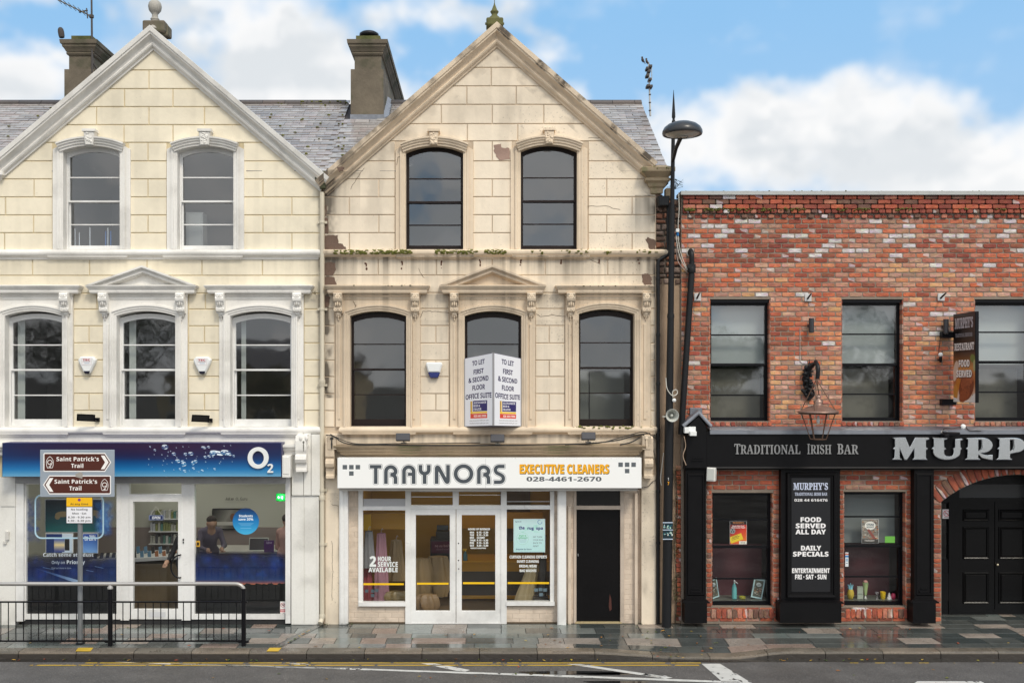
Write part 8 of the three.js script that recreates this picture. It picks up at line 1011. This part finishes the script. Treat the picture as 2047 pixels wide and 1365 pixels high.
{
  const sk = [.42, .25, .17], dk = [.012, .012, .016], nv = [.02, .025, .05], pk = [.45, .26, .22], gr = [.12, .10, .14];
  const head = (x, y, z) => [[[x, y + .02, z - .01], [x, y + .06, z - .015], .082, .085, sk], [[x, y - .05, z + .03], [x, y - .02, z + .03], .052, .06, sk], [[x, y + .0, z + .085], [x, y - .02, z + .1], .012, .016, sk], [[x - .08, y, z], [x - .08, y - .03, z], .016, .012, sk], [[x + .08, y, z], [x + .08, y - .03, z], .016, .012, sk], [[x, y - .09, z - .015], [x, y - .16, z - .03], .05, .058, sk]];
  const hairOf = (x, y, z) => merge([ball(x, y + .062, z - .016, .096, .085, .1, 18, 12)]);
  const arm = (s, e, h, c) => [[s, e, .055, .045, c], [e, h, .042, .03, c], [h, [h[0], h[1] - .03, h[2] + .05], .032, .026, sk]];
  const torso = (c, lean = 0) => [[[-.09, .98, 0], [.09, .98, 0], .12, .12, c], [[0, 1.0, 0], [0, 1.3, lean * .7], .14, .15, c], [[-.14, 1.4, lean], [.14, 1.4, lean], .07, .07, c], [[0, 1.3, lean * .7], [0, 1.43, lean], .14, .09, c]];
  const legs = (c) => [-1, 1].flatMap((s) => [[[s * .09, .95, 0], [s * .1, .5, .02], .085, .06, c], [[s * .1, .5, .02], [s * .11, .08, -.02], .055, .042, c], [[s * .11, .05, -.03], [s * .12, .04, .12], .045, .035, dk]]);
  figure('person', 'person in dark clothes standing behind the glass door, one hand by its handle', [X(372, -.55), .015, -.55], -.35, [...torso(dk), ...legs(dk), ...head(0, 1.62, 0), ...arm([-.18, 1.38, 0], [-.27, 1.1, .08], [-.2, 1.02, .3], dk), ...arm([.18, 1.38, 0], [.25, 1.08, 0], [.22, .86, .1], dk)], hairOf(0, 1.62, 0), [[-.2, .99, .35, .0, -.06]]);
  figure('person', 'person in grey top bent over the desk at the left of the right window', [X(416, -1.75), .015, -1.75], .5, [...torso(gr, .16), ...legs(nv), ...head(0, 1.56, .26), ...arm([-.18, 1.38, .16], [-.24, 1.12, .26], [-.12, 1.08, .46], gr), ...arm([.18, 1.38, .16], [.24, 1.12, .26], [.14, 1.08, .46], gr)], hairOf(0, 1.56, .26), [[-.12, 1.05, .5, 0, -.02], [.14, 1.05, .5, 0, -.02]]);
  figure('person', 'person in pale pink top seen from behind at the right edge of the right window', [X(574, -1.5), .015, -1.5], 2.8, [...torso(pk), ...legs(nv), ...head(0, 1.60, 0), ...arm([-.18, 1.38, 0], [-.25, 1.08, .06], [-.2, 1.0, .28], pk), ...arm([.18, 1.38, 0], [.25, 1.08, .06], [.2, 1.0, .28], pk)], hairOf(0, 1.60, 0), [[-.2, .97, .32, 0, -.04], [.2, .97, .32, 0, -.04]]);
}

// ================================================================ across the street, behind the camera: seen in the window panes
{
  R = rngOf(1201);
  const leafM = std([1, 1, 1], .7, { vertexColors: true, side: THREE.DoubleSide }), bark = std([.07, .05, .035], .9, { map: wearT });
  const tree = (x, z, h, w, label, c) => { const o = thing('street_tree', label, 'tree', [x, ROAD, z], 'trees across the street'); part('trunk', [rod([x, ROAD, z], [x + .1, h * .45, z], .22, .13), ...[0, 1, 2, 3, 4].map((i) => rod([x + .08, h * .38, z], [x + w * .35 * Math.cos(i * 1.3), h * .75, z + w * .3 * Math.sin(i * 1.3)], .09, .02, 6))], bark, o); const m = new B(), col = []; for (let q = 0; q < 26; q++) { const a = rr(0, 6.28), e = rr(-.5, 1), cx = x + Math.cos(a) * w * .36 * rr(.3, 1), cy = h * .64 + e * h * .24, cz = z + Math.sin(a) * w * .36 * rr(.3, 1), s = rr(.5, 1.1) * w * .17, t = rr(.55, 1.5); for (let i = 0; i < 260; i++) { const u = rr(-1, 1), v = rr(0, 6.28), k = Math.cbrt(R()) * s, r2 = Math.sqrt(1 - u * u), p = [cx + k * r2 * Math.cos(v), cy + k * u * .9, cz + k * r2 * Math.sin(v)], f = () => rr(-.17, .17); m.t(p, [p[0] + f(), p[1] + f(), p[2] + f()], [p[0] + f(), p[1] + f(), p[2] + f()]); const b = t * rr(.7, 1.3); for (let j = 0; j < 3; j++) col.push(c[0] * b, c[1] * b, c[2] * b); } } const g = m.g(); g.setAttribute('color', new THREE.Float32BufferAttribute(col, 3)); part('crown', g, leafM, o); };
  tree(-20, 36, 9.8, 12, 'dark green tree across the street, reflected in the left panes', [.035, .05, .016]); tree(-12.5, 38, 5.6, 6, 'low yellowing tree across the street in front of the ochre building', [.11, .085, .02]); tree(-30, 39, 9.5, 9, 'brownish tree across the street, leftmost of the row', [.06, .05, .014]); tree(22.5, 38, 9, 8, 'dense dark tree across the street, behind the middle bar window reflection', [.03, .045, .015]); tree(13.5, 39, 8.6, 7, 'green tree across the street, reflected in the bar windows', [.045, .06, .02]);
  const hb = thing('ochre_building', 'ochre building with a slate roof across the street', 'building', [-15, 0, 50]), oc = std([.62, .46, .26], .85, { map: wearT }); part('wall', box(-21, -9, ROAD, 5.3, 48, 58), oc, hb); { const b = new B(); b.q([-21.3, 5.2, 47.6], [-8.7, 5.2, 47.6], [-11, 6.9, 53], [-19, 6.9, 53]).q([-21.3, 5.2, 58.4], [-8.7, 5.2, 58.4], [-11, 6.9, 53], [-19, 6.9, 53]).t([-21.3, 5.2, 47.6], [-19, 6.9, 53], [-21.3, 5.2, 58.4]).t([-8.7, 5.2, 47.6], [-11, 6.9, 53], [-8.7, 5.2, 58.4]); part('roof', b.g(), std([.09, .08, .09], .6), hb); } for (let i = 0; i < 4; i++) for (const y of [.9, 3.2]) { const w = sub('window', hb); part('frame', box(-20 + i * 2.9, -18.8 + i * 2.9, y, y + 1.9, 47.9, 47.98), whiteGloss, w); part('pane', box(-19.9 + i * 2.9, -18.9 + i * 2.9, y + .1, y + 1.8, 47.86, 47.9), std([.02, .022, .025], .1), w); }
  const wl = thing('garden_wall', 'low sandstone wall across the street', 'wall', [6, ROAD, 33]); part('wall', box(-30, 34, ROAD, 1.1, 33, 33.35), std([.30, .25, .18], .9, { map: stoneT }), wl); part('coping', box(-30, 34, 1.1, 1.22, 32.92, 33.43), std([.3, .27, .22], .9), wl);
  struct('far_pavement', box(-60, 60, -.2, 0, 29, 60), std([.10, .095, .085], .7, { map: wearT }));
}

renderer.render(scene, camera);
